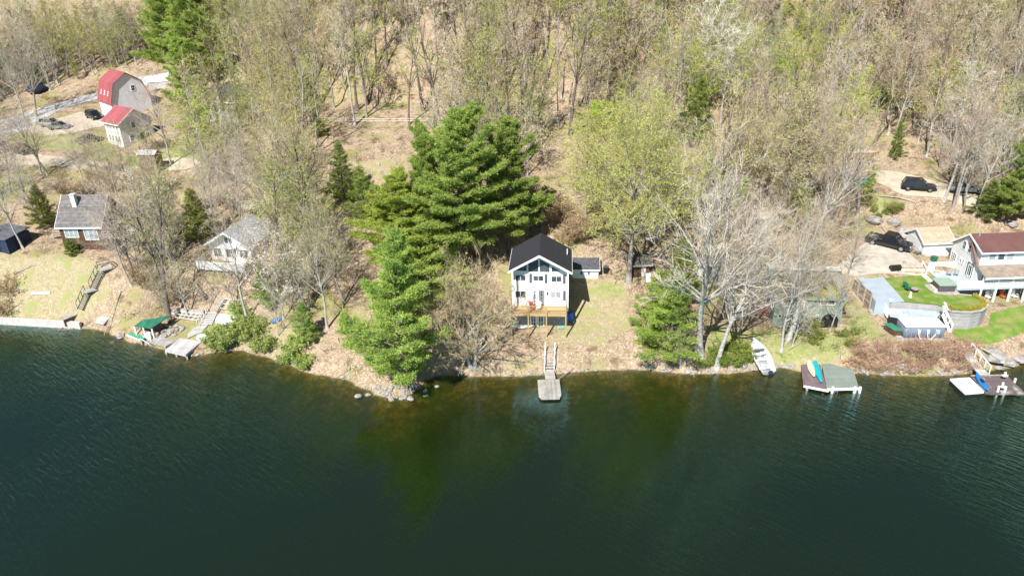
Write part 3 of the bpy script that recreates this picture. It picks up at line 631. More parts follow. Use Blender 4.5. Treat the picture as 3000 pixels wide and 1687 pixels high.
placed('hemlock_tree', PINE[4], 8, (590, 705), (575, 560), (.34, .36, .11, 1), 'olive hemlock on the slope between the brown cottage and the white cottage', wide=1.0)
placed('hemlock_tree', PINE[4], 8, (135, 660), (150, 545), (.30, .32, .09, 1), 'olive hemlock at the left end of the brown cottage', wide=1.1)
placed('hemlock_tree', PINE[4], 8, (1380, 245), (1385, 90), (.30, .32, .12, 1), 'olive hemlock among the trunks high on the middle of the hillside', wide=.9)
placed('pine_tree', PINE[3], 12, (860, 850), (870, 715), (.38, .47, .13, 1), 'light green pine right of the white cottage', wide=1.5)
placed('pine_tree', PINE[3], 12, (790, 900), (790, 770), (.36, .50, .12, 1), 'bright green young pine crowding the corner of the white cottage', wide=1.3)
placed('pine_tree', PINE[4], 8, (900, 1000), (915, 890), (.40, .50, .16, 1), 'pale green young pine on the leafy bank left of the point', wide=1.1)
placed('hemlock_tree', PINE[4], 8, (212, 745), (212, 700), (.24, .32, .06, 1), 'round green yew bush under the left window of the brown cottage', wide=1.5)
# leafless and budding trees that stand out
def oak(i, H, b, t, col, lab, **k): return placed('oak_tree', OAK[i], H, b, t, col, lab, **k)
oak(0, 21, (1841, 826), (1800, 330), (.60, .62, .24, 1), 'huge oak in pale spring leaf with a thick bare trunk at the lawn edge', rz=0, wide=.92)
oak(2, 18, (1740, 560), (1725, 330), (.56, .66, .14, 1), 'yellow green oak in fresh leaf behind the huge pale oak', wide=1.25)
oak(1, 19, (2052, 1045), (2080, 480), (.72, .70, .66, 1), 'tall silvery leafless oak right behind the shore evergreens, left of its twin', rz=.5, wide=.85)
oak(1, 19, (2100, 1072), (2130, 640), (.72, .70, .66, 1), 'silvery leafless oak with broken limbs, closest to the aluminium boat', rz=2.5, wide=.8)
oak(1, 19, (2306, 1000), (2400, 620), (.64, .58, .50, 1), 'gnarled leafless oak with a white flared trunk in front of the green cottage', rz=4.0, wide=.95, tilt=(0, .16))
oak(2, 18, (2303, 660), (2290, 290), (.60, .54, .36, 1), 'pale trunked oak with a tan budding crown beside the lower gravel road', rz=1, wide=1.0)
oak(1, 19, (2361, 745), (2450, 330), (.64, .58, .50, 1), 'tall leaning oak rising behind the green cottage roof', rz=2, wide=.65, tilt=(0, .12))
oak(1, 19, (2320, 668), (2400, 300), (.64, .58, .50, 1), 'slimmer oak leaning right beside the pale trunked oak', rz=3, wide=.5, tilt=(0, .08))
placed('maple_tree', MAPLE[0], 9.5, (1387, 1070), (1385, 800), (.62, .54, .38, 1), 'low wide many-stemmed maple in bud at the water edge left of the house', rz=.7, wide=.82)
LT = [((68, 728), (-30, 460), 1, 'dark leaning trunk beside the blue shed at the left edge', bark_dark), ((140, 512), (20, 290), 0, 'leafless tree with a dark trunk between the left road and the brown cottage', 0), ((120, 508), (125, 280), 2, 'leafless twin tree right beside the dark trunk near the left road', 0),
      ((107, 342), (40, 80), 0, 'leafless tree at the bend of the grey gravel road', 0), ((72, 348), (5, 120), 1, 'leafless tree left of the gravel road bend', 0), ((500, 485), (435, 220), 1, 'leafless tree with a pale trunk beside the weathered little shed', 0), ((587, 530), (515, 330), 1, 'leafless tree standing right of the little shed tree', 0),
      ((385, 838), (265, 560), 1, 'leftmost trunk of the three leafless trees in front of the brown cottage', 0), ((398, 818), (300, 540), 0, 'middle trunk of the three leafless trees in front of the brown cottage', 0), ((408, 815), (350, 600), 2, 'slimmest trunk of the three leafless trees in front of the brown cottage', 0),
      ((725, 945), (620, 580), 1, 'large leafless tree leaning across the front of the white cottage', 0), ((690, 900), (600, 700), 2, 'small leafless tree under the deck of the white cottage', 0), ((880, 714), (795, 380), 0, 'leafless tree with a high fork uphill of the white cottage', 0), ((938, 850), (905, 590), 0, 'straight dark leafless tree right of the white cottage', 0),
      ((959, 962), (925, 640), 1, 'thin white leafless tree on the leafy slope left of the point pine', 0), ((1007, 886), (1003, 620), 0, 'thin straight leafless tree beside the big pine clump', 0), ((872, 945), (800, 770), 2, 'crooked pale leafless tree above the green shore bushes', 0), ((815, 985), (790, 830), 2, 'bushy leafless tree leaning over the green shore bushes', 0),
      ((780, 660), (740, 440), 0, 'leafless tree with spreading limbs on the slope above the white cottage', 0), ((640, 690), (560, 470), 1, 'leafless tree over the roof of the white cottage', 0), ((2765, 590), (2840, 230), 1, 'leftmost white birch above the red roofed house', 0), ((2796, 603), (2870, 330), 1, 'second white birch above the red roofed house', 0),
      ((2823, 618), (2880, 370), 0, 'third white birch above the red roofed house', 0), ((2854, 632), (2930, 300), 1, 'rightmost white birch above the red roofed house', 0), ((1995, 1080), (1965, 925), 2, 'small dead grey tree at the waterline before the evergreens', 0), ((2210, 540), (2190, 440), 2, 'leafless tree above the lower gravel road', 0), ((2130, 620), (2090, 440), 2, 'purplish leafless tree left of the lower gravel road', 0),
      ((2150, 700), (2140, 560), 2, 'leafless tree beside the lower road car', 0), ((2430, 720), (2460, 560), 2, 'leafless tree between the driveway and the lower road', 0), ((2480, 810), (2520, 640), 0, 'leafless tree at the left corner of the driveway', 0), ((1900, 720), (1920, 600), 2, 'leafless tree uphill of the small brown shed', 0), ((2420, 500), (2450, 300), 0, 'leafless tree on the verge left of the rusty boat', 0)]
for b, t, i, lab, _ in LT:
    H = (17, 19, 14)[i]; birch = 'birch' in lab
    placed('birch_tree' if birch else 'leafless_tree', LAKE[i], H, b, t, jit((.66, .62, .55, 1)) if not birch else (.75, .72, .68, 1), lab, wide=.9 if i != 1 else .8, tilt=(0, -.12) if b[0] < 700 and t[0] < b[0] - 70 else ((0, .1) if b[0] > 2700 else None))
_rs = random.Random(77)
for zx0, zx1, zy0, zy1, cnt in ((430, 900, 640, 930, 32), (2140, 2480, 520, 720, 10), (2060, 2300, 760, 1000, 9), (2280, 2480, 960, 1030, 3), (180, 420, 500, 640, 6), (1900, 2100, 560, 760, 6), (600, 900, 480, 640, 12), (2330, 2430, 700, 900, 4), (0, 130, 560, 760, 3)):
    for _ in range(cnt):
        X, Y = _rs.uniform(zx0, zx1), _rs.uniform(zy0, zy1); p = T(X, Y)
        if 590 < X < 770 and Y > 700: continue
        i = _rs.choice((0, 1, 2, 2)); q = _rs.uniform(.42, .72)
        tree('leafless_tree', LAKE[i], 'tree', (p.x, p.y, p.z - .05), _rs.uniform(0, 6.28), (q * .9, q * .9, q), 'middle-sized leafless tree in the screen of bare branches around the cottages', 'leafless trees around the cottages', jit(_rs.choice([(.66, .62, .55, 1), (.74, .72, .68, 1), (.58, .54, .44, 1)])), (_rs.gauss(0, .06), _rs.gauss(0, .06)))
for b, t, i, lab in [((2075, 330), (2070, 30), 0, 'pale silver leafless tree high on the hillside, left of the pair'), ((2150, 350), (2160, 90), 1, 'pale silver leafless tree high on the hillside, right of the pair'), ((2905, 260), (2870, 60), 0, 'pale silver leafless tree near the top right of the hillside'), ((2030, 300), (1990, 120), 1, 'silver leafless tree beside the lone dark pine'), ((2790, 420), (2790, 200), 1, 'silver leafless tree with upswept limbs above the birches')]:
    placed('silver_tree', SILVER[i], (17, 15)[i], b, t, SILV, lab, wide=1.1)
for b, t, i, c, lab in [((2255, 260), (2250, 110), 1, GRN_, 'bright green maple in new leaf high on the hillside'), ((2650, 250), (2650, 50), 0, YG, 'tall yellow green maple near the top right of the hillside'), ((600, 425), (590, 265), 1, GRN_, 'bright green maple in new leaf beside the red roofed house'), ((1555, 400), (1550, 270), 1, GRN_, 'slim bright green maple above the big pine clump'),
                        ((700, 300), (690, 60), 0, (.5, .52, .28, 1), 'pale yellow blossoming tree right of the dark pine clump'), ((770, 200), (760, 10), 0, (.5, .54, .34, 1), 'pale grey green budding tree at the top, right of the dark pine clump'), ((940, 740), (930, 590), 1, YG, 'yellow green maple left of the big pine clump'), ((850, 690), (850, 560), 1, OLIVE, 'olive budding maple above the white cottage')]:
    placed('maple_tree', BUD[i], (15, 12)[i], b, t, c, lab, wide=1.1)
# ---------------- hillside forest ----------------
KEEP = [gpoly(p) for p in ([(-100,640),(-100,330),(230,240),(480,180),(620,230),(590,640)], [(-150,1000),(-150,640),(130,560),(420,560),(470,700),(480,1000)], [(560,560),(800,560),(830,900),(700,1100),(450,1060),(520,820)], [(830,1100),(930,930),(930,600),(880,500),(1000,370),(1240,370),(1300,480),(1500,900),(1480,1100)],
        [(1420,1100),(1420,560),(1600,560),(1780,700),(2040,700),(2060,1100)], [(2040,1100),(2100,700),(2480,700),(2540,600),(2900,620),(3100,560),(3100,1100)], [(2120,440),(2340,450),(2600,470),(2860,540),(2920,620),(2600,600),(2260,520),(2130,500)], [(2150,590),(2300,610),(2290,700),(2190,700)], [(2440,420),(2600,430),(2600,500),(2440,480)], [(600,240),(720,240),(740,370),(610,370)], [(1560,430),(1900,430),(1900,650),(1560,650)], [(1930,380),(2130,380),(2130,640),(1930,640)])]
KK = [(i, p) for i, p in enumerate(KEEP)]
def blocked(x, y): return any(bool(inpoly(np.array([x]), np.array([y]), p)[0]) for p in KEEP)
def pix(x, y, z):
    q = Vector((x, y, z - CH)); dep = q.y * math.cos(PITCH) - q.z * math.sin(PITCH)
    u = q.x / dep; v = (q.y * math.sin(PITCH) + q.z * math.cos(PITCH)) / dep; a = u * math.cos(ROLL) - v * math.sin(ROLL); b = u * math.sin(ROLL) + v * math.cos(ROLL)
    return 1500 + F * a, 843.5 - F * b
random.seed(21)
spots = []; cell = {}
tries = 0
while len(spots) < 900 and tries < 60000:
    tries += 1; y = 78 + 98 * random.random() ** .85; x = random.uniform(-1, 1) * (y * .72 + 14)
    z = hz(x, y); px, py = pix(x, y, z)
    if z < .9: continue
    if not (-160 < px < 3160 and -60 < py < 1000) or blocked(x, y): continue
    dmin = 2.15 if py < 330 else 2.9
    k = (int(x // 4), int(y // 4))
    if any((x - a) ** 2 + (y - b) ** 2 < dmin ** 2 for i in (-1, 0, 1) for j in (-1, 0, 1) for a, b in cell.get((k[0] + i, k[1] + j), [])): continue
    cell.setdefault(k, []).append((x, y)); spots.append((x, y, z, px, py))
spots.sort(key=lambda q: -q[4])
nb = [0, 0, 0, 0]
L1 = 'leafless hardwood tree, one of many crowding the wooded hillside'; L2 = 'budding hardwood tree in pale yellow green haze on the hillside'; L3 = 'slender sapling in new leaf under the hillside trees'; L4 = 'small dark evergreen under the hillside trees'
for x, y, z, px, py in spots:
    open_ = 880 < px < 1720 and 90 < py < 400
    if open_ and random.random() < .42: continue
    u = random.random() * (1.0 if not open_ else 1.0) + (.22 if open_ else 0); tilt = (random.gauss(0, .03), random.gauss(0, .03)); p = (x, y, z - .05)
    pg = .34 if px > 900 else .5
    if py > 380: pg += .12
    if u < .13 and nb[2] < 290: nb[2] += 1; tree('sapling', random.choice(SAP), 'sapling', p, None, random.uniform(.7, 1.3), L3, 'saplings under the hillside forest', jit(random.choice([YG, GRN_, OLIVE, YG])), tilt)
    elif u < .15: nb[3] += 1; tree('evergreen_tree', PINE[random.choice((3, 4))], 'tree', p, None, random.uniform(.35, .7), L4, 'small evergreens scattered through the forest', PG(random.uniform(.6, 1)), tilt)
    elif u < .15 + pg * .5 and nb[1] < 295: nb[1] += 1; tree('budding_tree', random.choice(BUD), 'tree', p, None, random.uniform(.7, 1.1), L2, 'budding trees on the hillside', jit(random.choice([OLIVE, TAN, YG, GREY, OLIVE]) if px < 2000 else random.choice([TAN, GREY, PINK, OLIVE, YG])), tilt)
    elif nb[0] < 298: nb[0] += 1; tree('bare_tree', random.choice(FOREST if not open_ else [FOREST[0], FOREST[1], FOREST[4], FOREST[4]]), 'tree', p, None, random.uniform(.75, 1.12), L1, 'leafless trees on the hillside', jit(random.choice([TAN, GREY, OLIVE, GREY, PINK, YG] if px > 1000 else [TAN, OLIVE, OLIVE, GREY])), tilt)
    else: nb[2] += 1; tree('sapling', random.choice(SAP), 'sapling', p, None, random.uniform(1.2, 1.9), L3, 'saplings under the hillside forest', jit(random.choice([OLIVE, TAN, PINK])), tilt)
print('forest', nb, len(spots))
# ---------------- building kit ----------------
white = mat('white_siding', (.78, .78, .78), (.70, .70, .71), .6, .8, 0, stripe=('Z', .13), stripec=.9)
white_paint = mat('white_paint', (.80, .80, .80), (.72, .72, .72), .5, 2)
glass = mat('window_glass', (.03, .045, .05), (.10, .12, .13), .08, 1.2, spec=.9)
glass_l = mat('pale_window_glass', (.22, .25, .27), (.38, .40, .42), .1, 1.5, spec=.9)
black_roof = mat('black_shingles', (.035, .035, .042), (.022, .022, .028), .9, 6, .5, detail=8)
shutter = mat('shutter_slate', (.12, .11, .15), None, .6)
wood_new = mat('tan_deck_wood', (.46, .31, .15), (.38, .25, .12), .7, 5, .1)
concrete = mat('concrete', (.42, .41, .39), (.30, .29, .27), .9, 2, .3)
grey_wood = mat('weathered_wood', (.42, .40, .37), (.28, .26, .24), .85, 5, .2)
grey_plank = mat('weathered_planks', (.46, .44, .41), (.32, .30, .28), .85, 1.5, 0, stripe=('X', .15), stripec=.72)
grey_plank_y = mat('weathered_planks_across', (.50, .48, .45), (.36, .34, .32), .85, 1.5, 0, stripe=('Y', .16), stripec=.75)
metal = mat('galvanised_metal', (.55, .56, .58), None, .4, 4, metal=.6)
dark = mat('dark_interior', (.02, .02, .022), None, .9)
black_plastic = mat('black_plastic', (.02, .02, .02), None, .4, 4)
def WM(c, a): return Matrix.Translation(c) @ Matrix.Rotation(R(a), 4, 'Z')
def zc(ox, oy, s): return lambda X, Y: (ox + X / s, oy + Y / s)
def rootM(o): return Matrix.Translation(o.location) @ o.rotation_euler.to_matrix().to_4x4()
def hit(M, px, py, axis, val):
    """where the sight line of a pixel meets the plane local-axis = val of a thing with matrix M"""
    Mi = M.inverted(); o = Mi @ Vector((0, 0, CH)); d = Mi.to_3x3() @ Vector(ray(px, py)); return o + d * ((val - o[axis]) / d[axis])
def rect(M, zf, r, axis, val):
    q = [hit(M, *zf(*p), axis, val) for p in ((r[0], r[1]), (r[2], r[1]), (r[2], r[3]), (r[0], r[3]))]
    c = (q[0] + q[1] + q[2] + q[3]) / 4; k = 1 - axis
    return c, abs(q[1][k] - q[0][k] + q[2][k] - q[3][k]) / 2, abs(q[0].z - q[3].z + q[1].z - q[2].z) / 2
def window(par, c, w, h, ang=0, cols=2, rows=1, fm=None, gm=None, name='window', b=.07, label=None):
    m = MB(WM(c, ang)); x, z = w / 2, h / 2
    m.box(-x, x, -.07, .0, -z, -z + b); m.box(-x, x, -.07, .0, z - b, z); m.box(-x, -x + b, -.068, .0, -z + b, z - b); m.box(x - b, x, -.068, .0, -z + b, z - b)
    for i in range(1, cols): u = -x + w * i / cols; m.box(u - .025, u + .025, -.055, -.005, -z + b, z - b)
    for i in range(1, rows): u = -z + h * i / rows; m.box(-x + b, x - b, -.05, -.008, u - .02, u + .02)
    f = m.build(name, fm or white_paint, par); p = MB(WM(c, ang)); p.box(-x + b * .6, x - b * .6, -.03, -.004, -z + b * .6, z - b * .6)
    p.build('pane', gm or glass, f)
    if label: f['label'] = label
    return f
def gable_y(par, x0, x1, y0, y1, z0, ze, zr, wm, rm, ov=.3, ovf=.3, ovb=.3, t=.14, ridge=None, ze2=None, edge=None, name='wall'):
    """house body with its ridge along y (gable to the front): wall, roof, fascia"""
    r = (x0 + x1) / 2 if ridge is None else ridge; ze2 = ze if ze2 is None else ze2
    MB().yprism([(x0, z0), (x1, z0), (x1, ze2), (r, zr), (x0, ze)], y0, y1).build(name, wm, par)
    sl = (zr - ze) / (r - x0); sr = (zr - ze2) / (x1 - r); m = MB(); a = y0 - ovf; b = y1 + ovb
    m.slab([(x0 - ov, a, ze - sl * ov + t), (r, a, zr + t), (r, b, zr + t), (x0 - ov, b, ze - sl * ov + t)], t - .01)
    m.slab([(r, a, zr + t), (x1 + ov, a, ze2 - sr * ov + t), (x1 + ov, b, ze2 - sr * ov + t), (r, b, zr + t)], t - .01)
    ro = m.build('roof', rm, par)
    e = MB(); e.yprism([(x0 - ov, ze - sl * ov - .12), (x0 - ov, ze - sl * ov + t + .01), (r, zr + t + .01), (r, zr - .14)], a - .05, a - .004); e.yprism([(r, zr - .14), (r, zr + t + .01), (x1 + ov, ze2 - sr * ov + t + .01), (x1 + ov, ze2 - sr * ov - .12)], a - .05, a - .004)
    e.box(x0 - ov - .04, x0 - ov - .003, a, b, ze - sl * ov - .06, ze - sl * ov + t + .008); e.box(x1 + ov + .003, x1 + ov + .04, a, b, ze2 - sr * ov - .06, ze2 - sr * ov + t + .008)
    e.build('fascia', edge or white_paint, par); return ro
def rotkids(par, a):   # none
    pass
def gable_x(par, x0, x1, y0, y1, z0, ze, zr, wm, rm, ov=.3, ovs=.3, t=.14, ridge=None, zb=None, edge=None, name='wall'):
    """house body with its ridge along x"""
    r = (y0 + y1) / 2 if ridge is None else ridge; zb = ze if zb is None else zb
    MB().xprism([(y0, z0), (y1, z0), (y1, zb), (r, zr), (y0, ze)], x0, x1).build(name, wm, par)
    sf = (zr - ze) / (r - y0); sb = (zr - zb) / (y1 - r); a = x0 - ovs; b = x1 + ovs; m = MB()
    m.slab([(a, y0 - ov, ze - sf * ov + t), (b, y0 - ov, ze - sf * ov + t), (b, r, zr + t), (a, r, zr + t)], t - .01)
    m.slab([(a, r, zr + t), (b, r, zr + t), (b, y1 + ov, zb - sb * ov + t), (a, y1 + ov, zb - sb * ov + t)], t - .01)
    ro = m.build('roof', rm, par)
    e = MB()
    for q0, q1 in ((a - .045, a - .004), (b + .004, b + .045)):
        e.xprism([(y0 - ov, ze - sf * ov - .08), (r, zr - .1), (r, zr + t + .01), (y0 - ov, ze - sf * ov + t + .01)], q0, q1); e.xprism([(r, zr - .1), (y1 + ov, zb - sb * ov - .08), (y1 + ov, zb - sb * ov + t + .01), (r, zr + t + .01)], q0, q1)
    e.box(a, b, y0 - ov - .045, y0 - ov - .004, ze - sf * ov - .07, ze - sf * ov + t + .008)
    e.build('fascia', edge or white_paint, par); return ro
# ---------------- white gabled house ----------------
z9 = zc(1450, 660, 4.391)
a, b = W(*z9(240, 1035), 5.2), W(*z9(940, 1043), 5.2)
yaw = math.atan2((b - a).y, (b - a).x); mid = (a + b) / 2; gz = 2.35
H1 = thing('gabled_house', 'white gabled lake house with a black roof, tall gable windows and a tan wooden deck', 'house', (mid.x, mid.y, gz), yaw); M1 = rootM(H1)
hw = (b - a).length / 2
eR = hit(M1, *z9(990, 640), 1, -1.2); eL = hit(M1, *z9(140, 605), 1, -1.2); pk = hit(M1, *z9(570, 390), 1, -1.2); dz = 5.2 - gz
pz = pk.z - .1; rx = pk.x; ovx = .5; slo = ((pz - eR.z) / (eR.x - rx) + (pz - eL.z) / (rx - eL.x)) / 2
zeR = pz - slo * (hw - rx); zeL = pz - slo * (hw + rx)
gable_y(H1, -hw, hw, 0, 5.2, dz, zeL, pz, white, black_roof, ov=.42, ovf=1.2, ovb=.3, ridge=rx, ze2=zeR)
stone = mat('foundation_stone', (.30, .28, .26), (.18, .165, .15), .9, 3.5, .6, detail=6)
MB().box(-hw + .02, hw - .02, .02, 5.18, -.6, dz).build('foundation', stone, H1)
for r, cg, kw in (((258,632,400,714), 2, {}), ((488,642,628,718), 2, {}), ((722,650,862,730), 2, {}), ((258,838,400,930), 2, {}), ((714,852,852,934), 2, dict(gm=glass_l))):
    c, ww, h = rect(M1, z9, r, 1, 0); window(H1, c, ww, h * 1.02, 0, cg, 1, **kw)
for r in ((444,622,474,735), (642,628,672,742), (876,636,906,750), (877,842,908,962)):
    c, ww, h = rect(M1, z9, r, 1, 0); m = MB(WM(c, 0)); m.box(-ww/2, ww/2, -.06, -.002, -h/2, h/2)
    for i in range(9): m.box(-ww/2 + .04, ww/2 - .04, -.075, -.062, -h/2 + h*(i+.3)/9.2, -h/2 + h*(i+.75)/9.2)
    m.build('shutter', shutter, H1)
for r, k in (((478,850,545,1003), 0), ((562,852,634,1003), 1)):
    c, ww, h = rect(M1, z9, r, 1, 0); h = 2.05; c.z = dz + .04 + h / 2
    d = window(H1, c, ww, h, 0, 3, 5, white_paint if k == 0 else metal, glass, 'door', .12); MB(WM(c, 0)).box(ww/2 - .1, ww/2 - .06, -.12, -.07, -.08, .06).build('handle', metal, d)
for poly in ([(285,552),(402,503),(402,582),(285,578)], [(435,485),(553,438),(553,588),(435,585)], [(583,438),(697,497),(697,592),(583,590)], [(733,525),(848,586),(733,594)]):
    q = [hit(M1, *z9(*p), 1, 0) for p in poly]; _c = sum(q, Vector((0, 0, 0))) / len(q); q = [_c + (p - _c) * 1.16 + Vector((0, 0, -.04)) for p in q]; cx = sum(p.x for p in q) / len(q); cz = sum(p.z for p in q) / len(q)
    f = MB(); n = len(q)
    for i in range(n): f.bar((q[i].x, -.04, q[i].z), (q[(i+1)%n].x, -.04, q[(i+1)%n].z), .07, .09)
    f = f.build('window', white_paint, H1); f['label'] = 'slanted gable window'
    MB().yprism([(p.x, p.z) for p in q], -.03, -.004).build('pane', glass, f)
m = MB()
for x in (-hw + .05, hw - .05): m.box(x - .09, x + .09, -1.22, -1.04, dz + .0, (zeL if x < 0 else zeR) - .05)
m.build('porch_post', white_paint, H1)
m = MB(WM((0, 0, 0), 0)); c, ww, h = rect(M1, z9, (666,858,684,886), 1, 0); m.cbox((c.x, -.08, c.z), (.14, .14, .26)); m.build('porch_light', black_plastic, H1)
pd = hit(M1, *z9(910, 1150), 2, dz - .1).y; dx0 = hit(M1, *z9(300, 1150), 1, pd).x - .9; dx1 = hit(M1, *z9(915, 1150), 1, pd).x
pd = min(pd, -1.5)
dk = MB().box(dx0, dx1, pd, -.01, dz - .10, dz - .03).build('deck', mat('deck_boards', (.60, .44, .24), (.52, .37, .19), .7, 2, 0, stripe=('Y', .14), stripec=.8), H1)
m = MB(); m.box(dx0, dx1, pd - .05, pd - .005, dz - .32, dz - .04); m.box(dx0 + .05, dx1 - .05, pd + .5, pd + .56, dz - .3, dz - .11); m.build('deck_beam', wood_new, dk)
px_ = [hit(M1, *z9(p, 1180), 1, pd).x for p in (430, 662, 912)] + [dx0 + .08]
for x in px_:
    MB().box(x - .07, x + .07, pd - .2, pd - .06, -.5, dz + .98).build('deck_post', wood_new, H1)
m = MB(); m.box(dx0, dx1, pd - .06, pd + .06, dz + .92, dz + .97); m.box(dx0, dx1, pd - .03, pd + .02, dz + .08, dz + .14)
n = int((dx1 - dx0) / .13)
for i in range(n + 1): x = dx0 + (dx1 - dx0) * i / n; m.box(x - .018, x + .018, pd - .02, pd + .018, dz + .10, dz + .93)
for x in (dx0, dx1):
    m.box(x - .03, x + .03, pd, -.02, dz + .9, dz + .96)
    for i in range(12): y = pd + (-pd) * i / 12; m.box(x - .018, x + .018, y, y + .036, dz + .0, dz + .92)
m.build('railing', wood_new, H1)
for r in ((452,1175,540,1222), (545,1175,636,1222)):
    c, ww, h = rect(M1, z9, r, 1, 0); h = 1.95; window(H1, Vector((c.x, .015, h / 2 + .05)), ww * .98, h, 0, 2, 3, name='basement_door', b=.14)
m = MB(); q = hit(M1, *z9(930, 395), 1, 3.2); zx = pz - slo * (q.x - rx) + .1
m.tube([(q.x, 3.2, zx - .2), (q.x, 3.2, zx + .75)], .06, 8); m.build('vent_pipe', white_paint, H1)
m = MB(); m.tube([(hw - .1, -.05, dz + 2.2), (hw - .1, -.05, dz + .6)], .03, 6); m.build('downspout', white_paint, H1)
def tw(px, py, dzz=0): p = T(px, py); return Vector((p.x, p.y, p.z + dzz))
def gyaw(p, q): a = T(*p); b = T(*q); return math.atan2((b - a).y, (b - a).x)
# deck furniture
def chair(loc, rz, lab, m, group=None, cat='chair', nm='patio_chair', k=1):
    r = thing(nm, lab, cat, loc, rz, group); s = MB().box(-.25*k, .25*k, -.24*k, .24*k, .38*k, .43*k).build('seat', m, r)
    b = MB(); b.xprism([(.22*k, .42*k), (.27*k, .42*k), (.38*k, .95*k), (.33*k, .95*k)], -.25*k, .25*k); b.build('backrest', m, r)
    for x in (-.23, .23):
        for y in (-.21, .21): MB().tube([(x*k, y*k, 0), (x*k*.95, y*k, .38*k)], .02*k, 5).build('leg', m, r)
        MB().box((x - .03)*k, (x + .03)*k, -.22*k, .26*k, .6*k, .64*k).build('armrest', m, r)
    return r
red_p = mat('rust_red_paint', (.35, .09, .05), None, .7); green_p = mat('green_plastic', (.02, .16, .10), None, .5); white_m = white_paint
def on_h1(x, y, z): return M1 @ Vector((x, y, z))
chair(on_h1(hit(M1, *z9(475, 1110), 2, dz).x, pd * .55, dz - .03), yaw + .3, 'red wooden chair on the tan deck of the gabled house', red_p)
chair(on_h1(hit(M1, *z9(560, 1110), 2, dz).x, pd * .5, dz - .03), yaw - .2, 'white chair on the tan deck of the gabled house', white_m)
# ---------------- small white wing cottage right of the house ----------------
a = T(*z9(992, 672)); b = T(*z9(1330, 682)); S1 = thing('white_shed', 'low white shed with a black roof and one shuttered window beside the gabled house', 'shed', ((a.x + b.x) / 2, (a.y + b.y) / 2, min(a.z, b.z) - .05), math.atan2((b - a).y, (b - a).x))
MS = rootM(S1); w2 = (b - a).length / 2; ze = hit(MS, *z9(1170, 566), 1, 0).z; rb = hit(MS, *z9(1170, 425), 1, 1.6).z
gable_x(S1, -w2, w2, 0, 2.9, 0, ze, max(rb, ze + .6), white, mat('grey_black_shingles', (.10, .10, .115), (.05, .05, .06), .9, 4, .5, detail=8), ov=.2, ovs=.15, ridge=1.5)
c, ww, h = rect(MS, z9, (1130, 577, 1182, 632), 1, 0); window(S1, c, ww, h, 0, 3, 3)
for r in ((1100,575,1124,635), (1196,575,1218,635)):
    c, ww, h = rect(MS, z9, r, 1, 0); MB(WM(c, 0)).box(-ww/2, ww/2, -.05, -.002, -h/2, h/2).build('shutter', shutter, S1)
MB().box(-w2 + .01, w2 - .01, .02, 2.88, -.7, 0).build('foundation', stone, S1)
# ---------------- little brown shed behind the oak ----------------
p = T(1872, 812); S2 = thing('brown_shed', 'small dark brown shed with a pale door, half hidden behind the thick oak trunk', 'shed', p, .05)
brown_w = mat('brown_boards', (.15, .085, .05), (.09, .05, .03), .85, 2, 0, stripe=('X', .14), stripec=.7)
gable_x(S2, -1.3, 1.3, 0, 2.2, -.4, 1.9, 2.6, brown_w, mat('mossy_grey_roof', (.13, .12, .10), (.08, .075, .05), .95, 4, .4), ov=.35, ovs=.3, edge=grey_wood)
d = MB().box(.25, .8, -.05, -.002, .05, 1.5).build('door', mat('pale_door', (.62, .56, .50), None, .7), S2)
p = T(1900, 826); m = thing('leaning_sheet', 'white board leaning in front of the little brown shed', 'board', p, .2); MB().add([(-.3,0,0),(.3,0,0),(.3,.25,1.1),(-.3,.25,1.1),(-.3,.05,0),(.3,.05,0),(.3,.3,1.1),(-.3,.3,1.1)], [(0,1,2,3),(7,6,5,4),(0,4,5,1),(1,5,6,2),(2,6,7,3),(3,7,4,0)]).build('panel', white_paint, m)
# ---------------- brown cottage ----------------
z4 = zc(0, 600, 3.622); zf2 = zc(0, 500, 2.635)
a, b = T(*z4(690, 470)), T(*z4(1140, 478)); BC = thing('brown_cottage', 'dark brown board cottage with a grey shingle roof and chimney above the left stairs', 'cottage', ((a.x + b.x) / 2, (a.y + b.y) / 2, (a.z + b.z) / 2 - .1), math.atan2((b - a).y, (b - a).x) - .02)
MC = rootM(BC); w3 = (b - a).length / 2
e1 = hit(MC, *z4(820, 235), 1, -.35).z; wl = hit(MC, *z4(560, 205), 1, -.35).x; wr = hit(MC, *z4(1085, 265), 1, -.35).x
rz_ = hit(MC, *zf2(700, 185), 1, 3.0).z
grey_roof = mat('grey_shingles', (.20, .185, .18), (.13, .12, .12), .95, 2.5, .3, stripe=('Y', .35), stripec=.8)
gable_x(BC, wl + .35, w3, 0, 6.0, -1.0, e1 + .15, rz_ - .1, brown_w, grey_roof, ov=.35, ovs=.3, t=.12)
for r in ((685,238,830,348), (898,262,1042,372)):
    c, ww, h = rect(MC, z4, r, 1, 0); f = window(BC, c, ww, h, 0, 3, 1, gm=glass_l)
c = hit(MC, *zf2(590, 290), 1, 2.0); zt = e1 + (rz_ - e1) * 2.3 / 3.35; ch = MB(); ch.box(c.x - .3, c.x + .3, 1.7, 2.3, zt - .8, zt + 1.4); ch.box(c.x - .36, c.x + .36, 1.64, 2.36, zt + 1.4, zt + 1.52); ch.build('chimney', mat('pale_chimney', (.62, .60, .58), (.5, .48, .46), .8, 4), BC)
dark_wood = mat('dark_deck_wood', (.13, .085, .06), (.09, .06, .045), .85, 2, 0, stripe=('X', .15), stripec=.7)
dkz = 1.75
m = MB().box(w3 + .02, w3 + 4.6, -.2, 4.4, dkz - .12, dkz).build('deck', dark_wood, BC)
for x in (w3 + .4, w3 + 2.4, w3 + 4.5):
    for y in (-.15, 4.3): MB().box(x - .06, x + .06, y - .06, y + .06, -1.5, dkz - .125).build('deck_post', brown_w, BC)
